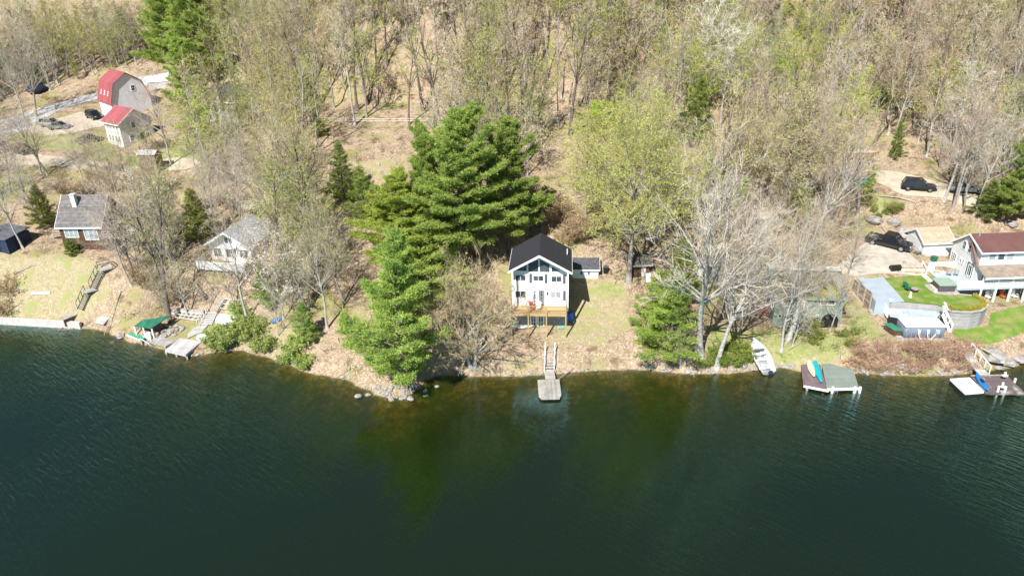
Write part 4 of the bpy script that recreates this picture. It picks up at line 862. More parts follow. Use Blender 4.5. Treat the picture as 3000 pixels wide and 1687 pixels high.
def rails(par, pts, z, mt, h=.95, n=3, sp=1.5, name='railing'):
    m = MB()
    for i in range(len(pts) - 1):
        A = Vector((*pts[i], z)); B = Vector((*pts[i + 1], z))
        for k in range(n): o = Vector((0, 0, h * (k + 1) / n)); m.bar(A + o, B + o, .05, .12)
        q = max(1, int((B - A).length / sp))
        for k in range(q + 1): P = A.lerp(B, k / q); m.bar(P, P + Vector((0, 0, h + .05)), .09)
    return m.build(name, mt, par)
pale_rail = mat('pale_old_rail', (.42, .34, .30), (.3, .24, .2), .85, 4)
rails(BC, [(w3 + .1, -.2), (w3 + 2.6, -.2)], dkz, pale_rail); rails(BC, [(w3 + 2.6, -.2), (w3 + 4.6, -.2), (w3 + 4.6, 4.4)], dkz, dark_wood)
MB().box(wl - 1.1, wl + .33, .6, 2.6, dkz - .3, dkz - .2).build('side_deck', dark_wood, BC); rails(BC, [(wl - 1.1, .6), (wl + .33, .6)], dkz - .2, pale_rail)
MB().box(w3 + .0, w3 + 2.6, 4.45, 8.2, -.5, dkz + 1.3).build('rear_lean_to', brown_w, BC); MB().slab([(w3 + .01, 4.3, dkz + 2.0), (w3 + 2.9, 4.3, dkz + 1.4), (w3 + 2.9, 8.4, dkz + 1.4), (w3 + .01, 8.4, dkz + 2.0)], .1).build('lean_to_roof', grey_roof, BC)
q = MC @ Vector((w3 + 3.4, 1.7, dkz)); t = thing('tarp_heap', 'white tarp heaped on the dark deck of the brown cottage', 'tarp', q, .5)
def lump(name, par, mt, rx, ry, rz_, seed=0, n=10, k=7, rough=.18, z0=0):
    rs = np.random.RandomState(seed); secs = []
    for i in range(k):
        ph = math.pi / 2 * i / (k - 1); r = math.cos(ph) ** .7 if i < k - 1 else .04; secs.append([(rx * r * math.cos(t) * (1 + rough * rs.randn()), ry * r * math.sin(t) * (1 + rough * rs.randn()), z0 + rz_ * math.sin(ph) * (1 + rough * .5 * rs.randn())) for t in np.arange(n) / n * 2 * math.pi])
    return MB().loft(secs, True).build(name, mt, par, True)
lump('tarp', t, mat('tarp_white', (.78, .78, .80), (.55, .56, .6), .5, 3), 1.1, .7, .8, 3)
# ---------------- dark blue shed at the left edge ----------------
a = T(15, 742); S3 = thing('blue_shed', 'dark blue shed with a flat dark roof at the left edge', 'shed', (a.x, a.y, a.z - .2), -.35)
nb_ = mat('navy_paint', (.03, .045, .10), (.022, .035, .08), .6, 2, stripe=('X', .3), stripec=.8)
MB().box(-3.6, .9, 0, 3.6, -.6, 2.3).build('wall', nb_, S3); MB().slab([(-3.8, -.25, 2.36), (1.15, -.25, 2.36), (1.15, 3.8, 2.75), (-3.8, 3.8, 2.75)], .1).build('roof', mat('dark_flat_roof', (.12, .13, .15), (.08, .08, .1), .8, 2), S3)
MB().box(-1.6, -.6, -.04, -.002, -.1, 1.9).build('door', dark, S3)
# ---------------- white cottage behind the trees ----------------
z8 = zc(500, 560, 4.262)
a, b = T(*z8(360, 1075)), T(*z8(1000, 1110)); zb_ = (a.z + b.z) / 2
WC = thing('white_cottage', 'white cottage with a grey roof and raised front deck, screened by leafless trees', 'cottage', (a.x + .2, a.y + .8, zb_ - .2), -.22)
MW = rootM(WC); fl = 1.3
gable_y(WC, .2, 6.2, 2.2, 8.2, -.5, fl + 2.6, fl + 4.4, white, mat('pale_grey_shingles', (.44, .46, .47), (.33, .35, .36), .9, 3, .3, stripe=('Y', .3), stripec=.85), ov=.35, ovf=.8)
for x, ww in ((1.3, 1.2), (3.2, 1.5), (5.1, 1.2)): window(WC, Vector((x, 2.2, fl + 1.3)), ww, 1.3, 0, 2, 1)
window(WC, Vector((3.2, 2.2, fl + 3.1)), 1.2, .9, 0, 2, 1)
MB().box(-.6, 6.6, -.3, 2.19, fl - .14, fl).build('deck', white_paint, WC); rails(WC, [(-.6, 2.1), (-.6, -.3), (6.6, -.3), (6.6, 2.1)], fl, white_paint, 1.0, 9, 1.4)
for x in (-.5, 1.8, 4.2, 6.5): MB().box(x - .07, x + .07, -.25, -.1, -1.6, fl - .145).build('deck_post', grey_wood, WC)
p = tw(742, 640); lb = thing('garden_shelter', 'pale flat shelter roof on posts behind the white cottage', 'shelter', p, .1)
MB().slab([(-1.6, -1.2, 1.9), (1.6, -1.2, 1.9), (1.6, 1.6, 2.2), (-1.6, 1.6, 2.2)], .1).build('roof', mat('cream_roof', (.60, .58, .45), (.5, .47, .36), .8, 2), lb)
for x in (-1.5, 1.5):
    for y in (-1.1, 1.4): MB().box(x-.05, x+.05, y-.05, y+.05, 0, 1.85 if y < 0 else 2.05).build('post', grey_wood, lb)
# ---------------- red roofed barn and house ----------------
z1 = zc(0, 150, 3.22)
lav = mat('shade_tinted_siding', (.72, .72, .78), (.64, .64, .70), .7, 1, stripe=('Z', .15), stripec=.9)  # white siding greyed to lavender, the gables' shade mixed into its colour
red_roof = mat('red_metal_roof', (.42, .10, .115), (.34, .10, .11), .5, 1.0, stripe=('X', .45), stripec=.75, spec=.5)
a = T(*z1(1040, 868)); b = T(*z1(1178, 912)); d = T(*z1(1500, 770))
RH = thing('red_roofed_house', 'white two storey house with a red roof and shade-tinted gable wall before the barn', 'house', (b.x, b.y, b.z - .1), 0)
ax = Vector((a.x - b.x, a.y - b.y, 0)); ay = math.atan2(-ax.y, -ax.x)     # left wall runs from a (far) to b (near corner)
RH.rotation_euler.z = ay; MR = rootM(RH)
# local: -x along the white wall away from the near corner, +y along the shade-tinted gable wall
wlen = ax.length * 1.05; glen = 5.8
ztop = hit(MR, *z1(1130, 690), 1, 0).z; ztop = max(4.4, min(ztop, 6.2)); zr = ztop + 1.9
print('red house', wlen, glen, ztop, hit(MR, *z1(1500, 770), 0, 0), hit(MR, *z1(1335, 560), 0, 0))
gable_x(RH, -wlen, 0, 0, glen, -.6, ztop, zr, lav, red_roof, ov=.5, ovs=.4, t=.1)
MB().box(-wlen - .02, .012, -.05, -.004, -.5, ztop - .1).build('front_wall', white, RH)
for i, u in enumerate((.2, .4, .62, .82)): window(RH, Vector((-wlen * (1 - u), -.05, 1.5)), .55, 1.0, 0, 1, 2)
for i, u in enumerate((.2, .4, .62, .82)): window(RH, Vector((-wlen * (1 - u), -.05, ztop - 1.0)), .5, .6, 0, 1, 1)
for y, z in ((1.7, 1.4), (4.6, 1.3), (2.4, 3.6)): window(RH, Vector((0, y, z)), .8, 1.1, 90, 1, 2)
MB().box(.01, .06, 3.2, 4.0, .0, 2.0).build('door', dark, RH)
_n, _f = T(338, 352), T(272, 322); ay = math.atan2((_n - _f).y, (_n - _f).x); BA = thing('gambrel_barn', 'white barn with a bright red gambrel roof and three small side windows', 'barn', (_n.x, _n.y, _n.z), ay); print('barn len', (_n - _f).length); MBn = rootM(BA)
bl = 6.6; bw = 7.4; e = 3.4; k1, k2 = 6.6, 8.3
prof = [(0, -.6), (bw, -.6), (bw, e), (bw - 1.1, k1), (bw / 2, k2), (1.1, k1), (0, e)]
MB().xprism(prof, -bl, 0).build('wall', lav, BA); MB().box(-bl - .02, .012, -.05, -.004, -.5, e - .1).build('front_wall', white, BA)
rr = MB(); o = .35
top = [(-.25, e - .55), (1.0, k1 + .02), (bw / 2, k2 + .1), (bw - 1.0, k1 + .02), (bw + .25, e - .55)]
for i in range(4): rr.slab([(-bl - o, top[i][0], top[i][1] + .1), (o, top[i][0], top[i][1] + .1), (o, top[i+1][0], top[i+1][1] + .1), (-bl - o, top[i+1][0], top[i+1][1] + .1)], .11)
rr.build('roof', red_roof, BA)
for u in (.22, .5, .78):
    c = Vector((-bl * (1 - u), .42, e + 1.3)); m = MB(Matrix.Translation(c) @ Matrix.Rotation(R(-22), 4, 'X')); m.box(-.2, .2, -.16, .02, -.45, .45); f = m.build('window', white_paint, BA)
    m = MB(Matrix.Translation(c) @ Matrix.Rotation(R(-22), 4, 'X')); m.box(-.13, .13, -.175, -.162, -.36, .36); m.build('pane', glass_l, f)
window(BA, Vector((0, bw * .62, k1 - 1.2)), .8, 1.1, 90, 1, 2)
for u in (.3, .72): MB().box(-bl * (1 - u) - .9, -bl * (1 - u) + .9, -.1, -.055, -.4, 2.2).build('garage_door', mat('garage_door_white', (.74, .74, .74), (.66, .66, .66), .6, 2, stripe=('Z', .5), stripec=.85), BA)
# ---------------- weathered little shed by the left road ----------------
a = T(*z1(1355, 1160)); b = T(*z1(1485, 1168)); LS = thing('weathered_shed', 'little weathered wooden shed with a pale pitched roof beside the left road', 'shed', ((a.x + b.x) / 2, (a.y + b.y) / 2, a.z - .05), -.12)
w4 = (b - a).length / 2
MB().xprism([(0, -.2), (2.0, -.2), (2.0, 2.9), (0, 3.3)], -w4, w4).build('wall', mat('two_tone_boards', (.34, .26, .22), (.20, .14, .11), .85, 1.2, 0, stripe=('X', .16), stripec=.75), LS)
MB().slab([(-w4 - .15, -.15, 3.35), (w4 + .15, -.15, 3.35), (w4 + .15, .9, 3.85), (-w4 - .15, .9, 3.85)], .08).slab([(-w4 - .15, .9, 3.85), (w4 + .15, .9, 3.85), (w4 + .15, 2.3, 3.0), (-w4 - .15, 2.3, 3.0)], .08).build('roof', mat('bleached_roof', (.50, .47, .50), (.38, .36, .38), .8, 2, stripe=('X', .2), stripec=.85), LS)
# ---------------- pale house in the woods, white canopy, dark tarp ----------------
p = tw(640, 358); PH = thing('woodland_house', 'pale house with a dark roof, glimpsed between the trees right of the red roofed house', 'house', p, -.5)
gable_x(PH, -2.6, 5.0, 0, 6, -1, 4.0, 6.0, lav, mat('charcoal_shingles', (.07, .07, .085), None, .9, 4, .4), ov=.4, ovs=.3)
for x in (-1.6, .0, 1.6, 3.4): window(PH, Vector((x, 0, 2.9)), .8, 1.2, 0, 1, 2); window(PH, Vector((x, 0, .7)), .8, 1.3, 0, 1, 2)
p = tw(475, 262); cp = thing('canopy_tent', 'white canopy tent beside the gravel road behind the barn', 'canopy', p, .35)
MB().xprism([(0, 1.5), (3, 1.5), (3, 1.6), (1.5, 2.4), (0, 1.6)], -2.6, 2.6).build('canopy_top', white_paint, cp)
for x in (-2.5, 2.5):
    for y in (.1, 2.9): MB().tube([(x, y, 0), (x, y, 1.5)], .04, 5).build('pole', metal, cp)
MB().box(-2.5, 2.5, .08, .12, .1, 1.5).build('side_sheet', mat('grey_sheet', (.6, .6, .62), None, .7), cp)
# ---------------- green cottage ----------------
z7 = zc(2150, 720, 5.175)
a, b = T(*z7(575, 1215)), T(*z7(1600, 1235)); GC = thing('green_cottage', 'pale green cottage with a mossy shingle roof behind the gnarled oak', 'cottage', (a.x, a.y, min(a.z, b.z) - .05), math.atan2((b - a).y, (b - a).x)); MG = rootM(GC); gl = (b - a).length
ez = hit(MG, *z7(600, 765), 1, 0).z; rid = hit(MG, *z7(450, 330), 1, 3.6)
print('green', ez, rid, gl, hit(MG, *z7(340, 290), 1, 3.6))
green_s = mat('green_siding', (.20, .245, .19), (.27, .31, .26), .8, 1.6, 0, stripe=('Z', .18), stripec=.9)
moss = mat('mossy_roof', (.20, .19, .185), (.20, .185, .06), .95, .7, .6, detail=9, thr=(.46, .6))
gd = 7.4; gr = max(1.2, min(2.0, rid.z - ez))
gable_x(GC, 0, gl, 0, gd, -.6, ez, ez + gr, green_s, moss, ov=.35, ovs=.25, ridge=3.7, edge=mat('green_trim', (.22, .30, .22), None, .8))
MB().slab([(-.2, 3.75, ez + gr + .17), (gl + .2, 3.75, ez + gr + .17), (gl + .2, 4.6, ez + gr - .12), (-.2, 4.6, ez + gr - .12)], .03).slab([(-.2, 3.0, ez + gr - .2 + .165), (gl + .2, 3.0, ez + gr - .2 + .165), (gl + .2, 3.75, ez + gr + .17), (-.2, 3.75, ez + gr + .17)], .03).build('ridge_strip', mat('pale_ridge', (.62, .62, .64), (.45, .45, .45), .7, 2), GC)
brick_red = mat('maroon_glass', (.16, .05, .07), (.10, .08, .12), .3, 1.5, spec=.6)
for r in ((730,788,895,915), (985,790,1080,915), (1310,785,1540,895)):
    c, ww, h = rect(MG, z7, r, 1, 0); window(GC, c, ww, h, 0, 2, 1, gm=brick_red)
for r in ((665,1035,722,1090), (1080,1035,1130,1085), (1235,1040,1280,1075)):
    c, ww, h = rect(MG, z7, r, 1, 0); window(GC, c, ww, h, 0, 1, 1, b=.05)
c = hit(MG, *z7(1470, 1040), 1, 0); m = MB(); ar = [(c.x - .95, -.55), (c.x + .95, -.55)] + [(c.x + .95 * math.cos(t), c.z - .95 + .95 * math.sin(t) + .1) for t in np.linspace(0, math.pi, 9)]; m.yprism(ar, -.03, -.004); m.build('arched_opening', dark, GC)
for y, ww, h, gm_, zz in ((1.2, 1.4, 1.5, glass_l, 2.6), (5.0, .9, 1.7, None, 1.9)): window(GC, Vector((0, y, zz)), ww, h, -90, 2, 2, gm=gm_ or red_p)
p = T(2092, 812); S4 = thing('grey_shed', 'low flat grey shed beyond the twin silvery oaks, left of the green cottage', 'shed', (p.x, p.y, p.z - .1), -.03)
MB().box(-2.6, 2.4, 0, 2.4, -.5, 1.7).build('wall', mat('pale_shed_wall', (.6, .58, .56), (.5, .48, .46), .8, 2), S4); MB().slab([(-2.8, -.3, 1.78), (2.6, -.3, 1.78), (2.6, 2.7, 2.15), (-2.8, 2.7, 2.15)], .09).build('roof', mat('felt_roof', (.26, .24, .25), (.18, .17, .17), .9, 2), S4)
MB().box(.3, 1.2, -.04, -.002, -.1, 1.5).build('door', green_s, S4)
# maroon lean-to, green covered heap beside the cottage
p = T(2228, 930); t = thing('wood_stack', 'rusty maroon covered wood stack leaning by the green cottage corner', 'wood stack', p, -.3)
MB().xprism([(0, -.1), (1.3, -.1), (1.3, 1.0), (0, .75)], -1.5, 1.7).build('stack', mat('log_ends', (.26, .18, .13), (.12, .08, .06), .9, 9, .5), t); MB().slab([(-1.7, -.15, .84), (1.9, -.15, .84), (1.9, 1.5, 1.14), (-1.7, 1.5, 1.14)], .05).build('cover', mat('maroon_sheet', (.22, .07, .07), (.16, .08, .08), .7, 3), t)
p = T(2405, 942); t = thing('red_bucket', 'red bucket in front of the arched opening of the green cottage', 'bucket', (p.x, p.y - .2, p.z), 0)
MB().tube([(0, 0, 0), (0, 0, .35)], [.13, .18], 10).build('bucket_body', mat('bright_red', (.55, .03, .03), None, .4), t)
p = T(2155, 815); t = thing('green_bin', 'green rubbish bin beside the low grey shed', 'bin', p, 0); MB().tube([(0,0,0),(0,0,.95)], [.3,.38], 8).build('bin_body', green_p, t); MB().tube([(0,0,.95),(0,0,1.03)], .4, 8).build('lid', green_p, t)
# ---------------- red-brown roofed white house at the right ----------------
z6 = zc(2650, 650, 5.797); gy_ = 2.75
q = W(*z6(1490, 1400), gy_); RW = thing('lakeside_house', 'large white house with a red brown metal roof, wraparound deck and covered porch', 'house', (q.x - 1.6, q.y, gy_), R(1.0)); MX = rootM(RW)
def hx(X, Y, ax_, v): return hit(MX, *z6(X, Y), ax_, v)
dkh = 2.15; X0 = 0.0; X1 = 17.0
pe = hx(1370, 935, 1, -.1).z; ue = hx(1310, 510, 1, 1.5).z; lt = hx(1250, 740, 1, 1.75).z; rg = hx(1090, 215, 1, 4.2).z; be = hx(745, 365, 1, 7.2).z
X0 = hx(1310, 500, 1, 1.5).x + .3
print('right house', pe, ue, lt, rg, be, 'x0', X0, 'deckz', hx(1535, 1165, 1, 0).z, hx(1380, 1035, 1, 0).z, 'backbase', hx(690, 715, 1, 7.2), hx(1090, 215, 1, 4.2).x, hx(745,365,1,7.2).x)
maroon = mat('red_brown_metal_roof', (.155, .075, .068), (.13, .062, .058), .5, .8, stripe=('X', .5), stripec=.93, spec=.5)
brown_sh = mat('worn_brown_shingles', (.30, .24, .19), (.20, .165, .14), .95, 1.6, .5, detail=9)
rg = max(rg, ue + 1.2); be = min(be, ue)
MB().xprism([(1.7, -.3), (7.4, -.3), (7.4, be), (4.2, rg - .1), (1.7, ue - .02)], X0, X1).build('wall', white, RW)
m = MB(); m.slab([(X0 - .35, 1.25, ue - .05), (X1, 1.25, ue - .05), (X1, 4.2, rg + .05), (X0 - .35, 4.2, rg + .05)], .12).slab([(X0 - .35, 4.2, rg + .05), (X1, 4.2, rg + .05), (X1, 7.8, be - .1), (X0 - .35, 7.8, be - .1)], .12); m.build('roof', maroon, RW)
m = MB(); m.box(X0 - .35, X1, 1.2, 1.245, ue - .22, ue - .04)
for (y0, za, y1, zb2) in ((1.2, ue, 4.2, rg + .1), (4.2, rg + .1, 7.8, be - .05)): m.xprism([(y0, za - .25), (y1, zb2 - .25), (y1, zb2), (y0, za)], X0 - .4, X0 - .355)
m.build('fascia', white_paint, RW)
m = MB(); m.slab([(X0 - .3, -.45, pe), (X1, -.45, pe), (X1, 1.69, lt + .05), (X0 - .3, 1.69, lt + .05)], .14); pr = m.build('porch_roof', brown_sh, RW)
MB().box(X0 - .34, X1, -.5, -.455, pe - .2, pe + .01).build('gutter', white_paint, pr)
MB().xprism([(1.66, lt + .08), (2.1, lt + .1), (4.3, rg - .35), (4.0, rg - .35)], X0 - .32, X0 - .02).build('rake_board', mat('rake_brown', (.22, .13, .11), None, .8), RW)
# ground floor wall set back, sliders, upper windows
for X in ((1430,520,1555,658), (1580,515,1705,650), (1725,512,1860,650)):
    c, ww, h = rect(MX, z6, X, 1, 1.7); window(RW, c, ww, h, 0, 1, 2, gm=glass_l if X[0] != 1580 else glass)
for i in range(4): window(RW, Vector((X0 + 8.2 + i * 2, 1.7, (ue + lt) / 2)), 1.0, 1.3, 0, 1, 2)
for i in range(6): window(RW, Vector((X0 + 1.5 + i * 2.3, 1.7, dkh + 1.15)), 1.7, 1.7, 0, 2, 1)
for i in range(6): window(RW, Vector((X0 + 1.5 + i * 2.3, 1.7, 1.0)), 1.8, 1.9, 0, 2, 1)
for X, cc, rr_ in (((985,310,1060,480), 1, 2), ((1080,370,1145,540), 1, 2), ((780,505,880,660), 3, 3), ((940,605,975,710), 1, 1), ((980,625,1015,730), 1, 1), ((1070,715,1145,930), 1, 1), ((1120,760,1225,970), 1, 1)):
    c, ww, h = rect(MX, z6, X, 0, X0); c.y = min(c.y, 6.6)
    if 1.75 + ww / 2 < c.y: window(RW, c, min(ww, 1.4), min(h, 2.1), -90, cc, rr_)
window(RW, Vector((X0, 3.1, dkh + 1.1)), 1.5, 2.0, -90, 2, 1, name='sliding_door')
grey_deck = mat('blue_grey_deck', (.40, .46, .50), (.35, .41, .45), .6, 1.5)
xl = hx(885, 1160, 1, 0).x; print('deck left', xl, hx(560, 960, 2, dkh))
xl2 = hx(560, 960, 2, dkh).x
MB().box(xl, X1, 0, 1.69, dkh - .14, dkh).box(xl2 , X0 - .01, 1.7, 5.8, dkh - .14, dkh - .003).build('deck', grey_deck, RW)
def balus(par, A, B, z, mt, h=1.0, sp=.14):
    m = MB(); A = Vector((*A, z)); B = Vector((*B, z)); m.bar(A + Vector((0, 0, h)), B + Vector((0, 0, h)), .12, .06); m.bar(A + Vector((0, 0, .1)), B + Vector((0, 0, .1)), .06)
    n = int((B - A).length / sp)
    for i in range(n + 1): P = A.lerp(B, i / n); m.bar(P + Vector((0, 0, .1)), P + Vector((0, 0, h)), .06)
    return m.build('railing', mt, par)
balus(RW, (xl, .05), (X1, .05), dkh, white_paint); balus(RW, (xl2, 5.7), (X0 - .1, 5.7), dkh, white_paint); balus(RW, (xl2, 5.7), (xl2, 4.4), dkh, white_paint)
px_ = [hx(a_, 1180, 1, 0).x for a_ in (1300, 1540, 1800)]; st = (px_[2] - px_[0]) / 2
for i in range(7):
    x = px_[0] + st * i
    if x < X1: MB().box(x - .1, x + .1, -.02, .18, -.3, pe - .05).build('porch_post', white_paint, RW)
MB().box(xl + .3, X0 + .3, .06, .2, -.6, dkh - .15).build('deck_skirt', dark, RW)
sheetp = [tuple((MX @ Vector((x, y, 0)))[:2]) for x, y in ((X0 - .2, -.7), (X1, -.7), (X1, 1.7), (X0 - .2, 1.7))]
sheet('patio', sheetp, grey_deck, .06, 1.5, z=gy_)
MB().tube([(hx(1275, 150, 1, 4.0).x, 3.8, rg - .4), (hx(1275, 150, 1, 4.0).x, 3.8, rg + 1.0)], .07, 8).build('chimney_pipe', metal, RW)
# garage wing
a = W(*z6(290, 600), 5.35); b = W(*z6(690, 578), 5.35); GA = thing('garage', 'white garage with a tan shingle roof behind the black pickup truck', 'garage', (a.x, a.y, 5.2), math.atan2((b - a).y, (b - a).x) ); MA = rootM(GA); gw = (b - a).length + .6
eg = hit(MA, *z6(310, 360), 1, 0).z; rgz = hit(MA, *z6(220, 115), 1, 2.0).z; print('garage', eg, rgz, gw)
tan_sh = mat('tan_shingles', (.46, .37, .27), (.36, .28, .20), .9, 1.8, .4, detail=8, stripe=('Y', .3), stripec=.9)
gable_x(GA, 0, gw, 0, 3.9, -.5, eg, max(rgz, eg + .8), white, tan_sh, ov=.25, ovs=.25, ridge=1.95)
MB().box(-.05, -.004, .7, 3.2, 0, 2.1).build('garage_door', MATS['garage_door_white'], GA)
for x in (1.95, 2.3): window(GA, Vector((x, 0, eg - .35)), .28, .35, 0, 1, 1, b=.04)
m = MB(); m.bar((.1, -.35, .5), (gw - .6, -.35, .5), .08)
for i in range(22): x = .1 + (gw - .7) * i / 21; m.box(x - .03, x + .03, -.37, -.33, 0, .5)
m.build('lattice_skirt', white_paint, GA)
# ---------------- terrace, pool and garden at the right ----------------
z24 = zc(2400, 600, 2.415); zp = zc(2450, 800, 6.44)
def wv(zf, X, Y, z): return W(*zf(X, Y), z)
TZ = 4.75
tp = [wv(zp, 740, 545, TZ), wv(zp, 1290, 545, TZ), wv(zp, 1900, 600, TZ), wv(zp, 2130, 690, TZ), wv(z24, 935, 750, TZ), wv(z24, 1000, 756, TZ), wv(z24, 1080, 757, TZ), wv(z24, 1150, 745, TZ), wv(z24, 1190, 715, TZ), wv(z24, 1185, 670, TZ), wv(z24, 1130, 645, TZ), wv(z24, 960, 630, TZ), wv(z24, 830, 470, TZ + .3), wv(z24, 690, 465, TZ + .3), wv(z24, 440, 470, TZ + .3), wv(z24, 380, 480, TZ + .3), wv(z24, 300, 520, TZ)]
block = mat('retaining_block', (.42, .40, .40), (.34, .32, .32), .9, 1.5, 0, stripe=('Z', .2), stripec=.78)
TW = thing('retaining_wall', 'curved grey block retaining wall holding up the upper lawn beside the pool', 'retaining wall')
n = len(tp); MB().prism([(p.x, p.y) for p in tp], [min(T(*pix(p.x, p.y, p.z)).z, 2.4) - .6 if False else 1.2] * n, [TZ - .06] * n).build('wall', block, TW)
m = MB()
for i in range(3, 11): a, b = tp[i], tp[i + 1]; m.bar((a.x, a.y, TZ - .03), (b.x, b.y, TZ - .03), .28, .12)
m.build('coping', concrete, TW)
sheet('lawn', [(p.x, p.y) for p in tp], turf, 0.0, 1.0, z=TZ + .02)
lw = [T(*z24(*p)) for p in ((950, 870), (1200, 862), (1215, 770), (1449, 715), (1520, 715), (1520, 880), (1330, 950), (1200, 985), (1060, 975), (960, 950))]
sheet('lower_lawn', [(p.x, p.y) for p in lw], turf, .05, .7)
sl_ = [wv(zp, 400, 95, TZ), wv(zp, 820, 12, TZ), wv(zp, 1285, 540, TZ), wv(zp, 745, 550, TZ)]
SLB = thing('concrete_slab', 'wide pale blue painted concrete slab between the brown fence and the upper lawn', 'slab', (sl_[2].x, sl_[2].y, 0), 0)
MB(Matrix.Translation((-sl_[2].x, -sl_[2].y, 0))).prism([(p.x, p.y) for p in (sl_[3], sl_[2], sl_[1], sl_[0])], [1.5] * 4, [TZ + .09] * 4).build('slab', mat('blue_painted_concrete', (.36, .42, .48), (.32, .375, .43), .7, .8), SLB)
# brown fence along the slab
fa, fb = W(*zp(330, 130), TZ + .6), W(*zp(690, 400), TZ + .6); FE = thing('wooden_fence', 'tall brown board fence with four posts beside the pale blue slab', 'fence', (fa.x, fa.y, 0), math.atan2((fb - fa).y, (fb - fa).x)); fl_ = (fb - fa).length
ft = TZ + .75; m = MB(); n = int(fl_ / .16)
for i in range(n): m.box(fl_ * i / n, fl_ * (i + .9) / n, -.03, 0, TZ - 1.5, ft)
m.build('boards', mat('brown_fence_boards', (.25, .19, .16), (.17, .125, .10), .9, 2), FE)
for i in range(4): x = fl_ * i / 3; MB().box(x - .07, x + .07, -.17, -.035, 1.9, ft + .1).build('post', pale_rail, FE)
MB().box(0, fl_, -.08, -.035, ft - .5, ft - .38).box(0, fl_, -.08, -.035, TZ - .6, TZ - .48).build('rail', pale_rail, FE)
# pool
PT, PB_ = 3.72, 2.42
pq = [wv(zp, 1160, 830, PT), wv(zp, 1310, 1022, PT), wv(zp, 2095, 1028, PT), wv(zp, 1905, 832, PT)]
PO = thing('swimming_pool', 'rectangular above-ground pool with grey sides and a taut white cover', 'pool', (pq[1].x, pq[1].y, PB_), math.atan2((pq[2] - pq[1]).y, (pq[2] - pq[1]).x))
plx = (pq[2] - pq[1]).length; ply = max(2.3, (pq[0] - pq[1]).length); ph = PT - PB_
def rrect(x0, x1, y0, y1, r, k=4): return [(cx + r * math.cos(t), cy + r * math.sin(t)) for cx, cy, t0 in ((x1 - r, y0 + r, -90), (x1 - r, y1 - r, 0), (x0 + r, y1 - r, 90), (x0 + r, y0 + r, 180)) for t in [R(t0 + 90 * i / k) for i in range(k + 1)]]
MB().prism(rrect(0, plx, 0, ply, .35), -.3, ph - .05).build('wall', mat('pool_liner_grey', (.16, .19, .25), (.13, .155, .21), .5, 1.2), PO, True)
MB().prism(rrect(.04, plx - .04, .04, ply - .04, .3), ph - .055, ph + .02).build('cover', mat('pool_cover', (.68, .76, .78), (.62, .70, .73), .4, .7), PO)
for i in range(9): x = .3 + (plx - .6) * i / 8; MB().tube([(x, -.03, -.3), (x, -.03, ph)], .025, 6).tube([(x, -.03, ph * .5), (x, -.2, -.1)], .02, 5).build('upright', metal, PO)
MB().tube([(0.05, -.02, ph), (plx - .05, -.02, ph)], .03, 6).tube([(-.02, 0, ph), (-.02, ply, ph)], .03, 6).build('rail', metal, PO)
for x in (plx * .36, plx * .58, plx * .82): MB().box(x - .14, x + .14, -.02, -.003, ph * .38, ph * .78).build('liner_window', mat('pale_blue_vinyl', (.45, .60, .68), None, .4, 5), PO)
for x, s in ((plx * .32, .3), (plx * .54, .15), (plx * .76, -.5)): MB().tube([(x, -.06, ph * .85), (x + s * .2, -.2, ph * .35), (x + s, -.3, .02), (x + s * 2, -.45, .02)], .045, 6).build('hose', white_paint, PO)
# pool deck
pdk = [wv(zp, 985, 660, 3.85), wv(zp, 1900, 660, 3.85), wv(zp, 1990, 735, 3.85), wv(zp, 1905, 832, 3.85), wv(zp, 1165, 828, 3.85), wv(zp, 1010, 800, 3.85)]
PD = thing('pool_deck', 'blue grey pool deck with a white fence panel behind the white covered pool', 'deck', (pdk[4].x, pdk[4].y, 0), 0)
MB(Matrix.Translation((-pdk[4].x, -pdk[4].y, 0))).prism([(p.x, p.y) for p in reversed(pdk)], [3.70] * 6, [3.85] * 6).build('deck', grey_deck, PD)
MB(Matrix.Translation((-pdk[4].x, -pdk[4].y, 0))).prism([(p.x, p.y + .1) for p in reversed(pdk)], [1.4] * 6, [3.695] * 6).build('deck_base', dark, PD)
a = W(*zp(870, 640), 3.85); b = W(*zp(985, 850), 3.2); o4 = Vector((pdk[4].x, pdk[4].y, 0))
m = MB(Matrix.Translation(-o4)); m.bar((a.x, a.y, 4.1), (b.x, b.y, 3.6), .06, 1.1); m.bar((b.x + .03, b.y, 3.7), (b.x + 1.3, b.y + .1, 3.7), .06, .95)
m.build('fence_panel', white_paint, PD)
q = W(*zp(1290, 800), 3.9) - o4; MB().box(q.x - .35, q.x + .35, q.y - .2, q.y + .2, 3.86, 3.98).build('step', white_paint, PD)
q = W(*zp(1300, 760), 4.2) - o4; m = MB()
for dx in (-.22, .22): m.tube([(q.x + dx, q.y, 3.86), (q.x + dx, q.y, 4.4), (q.x + dx, q.y - .3, 4.45), (q.x + dx, q.y - .4, 4.0)], .025, 6)
m.build('ladder', metal, PD)
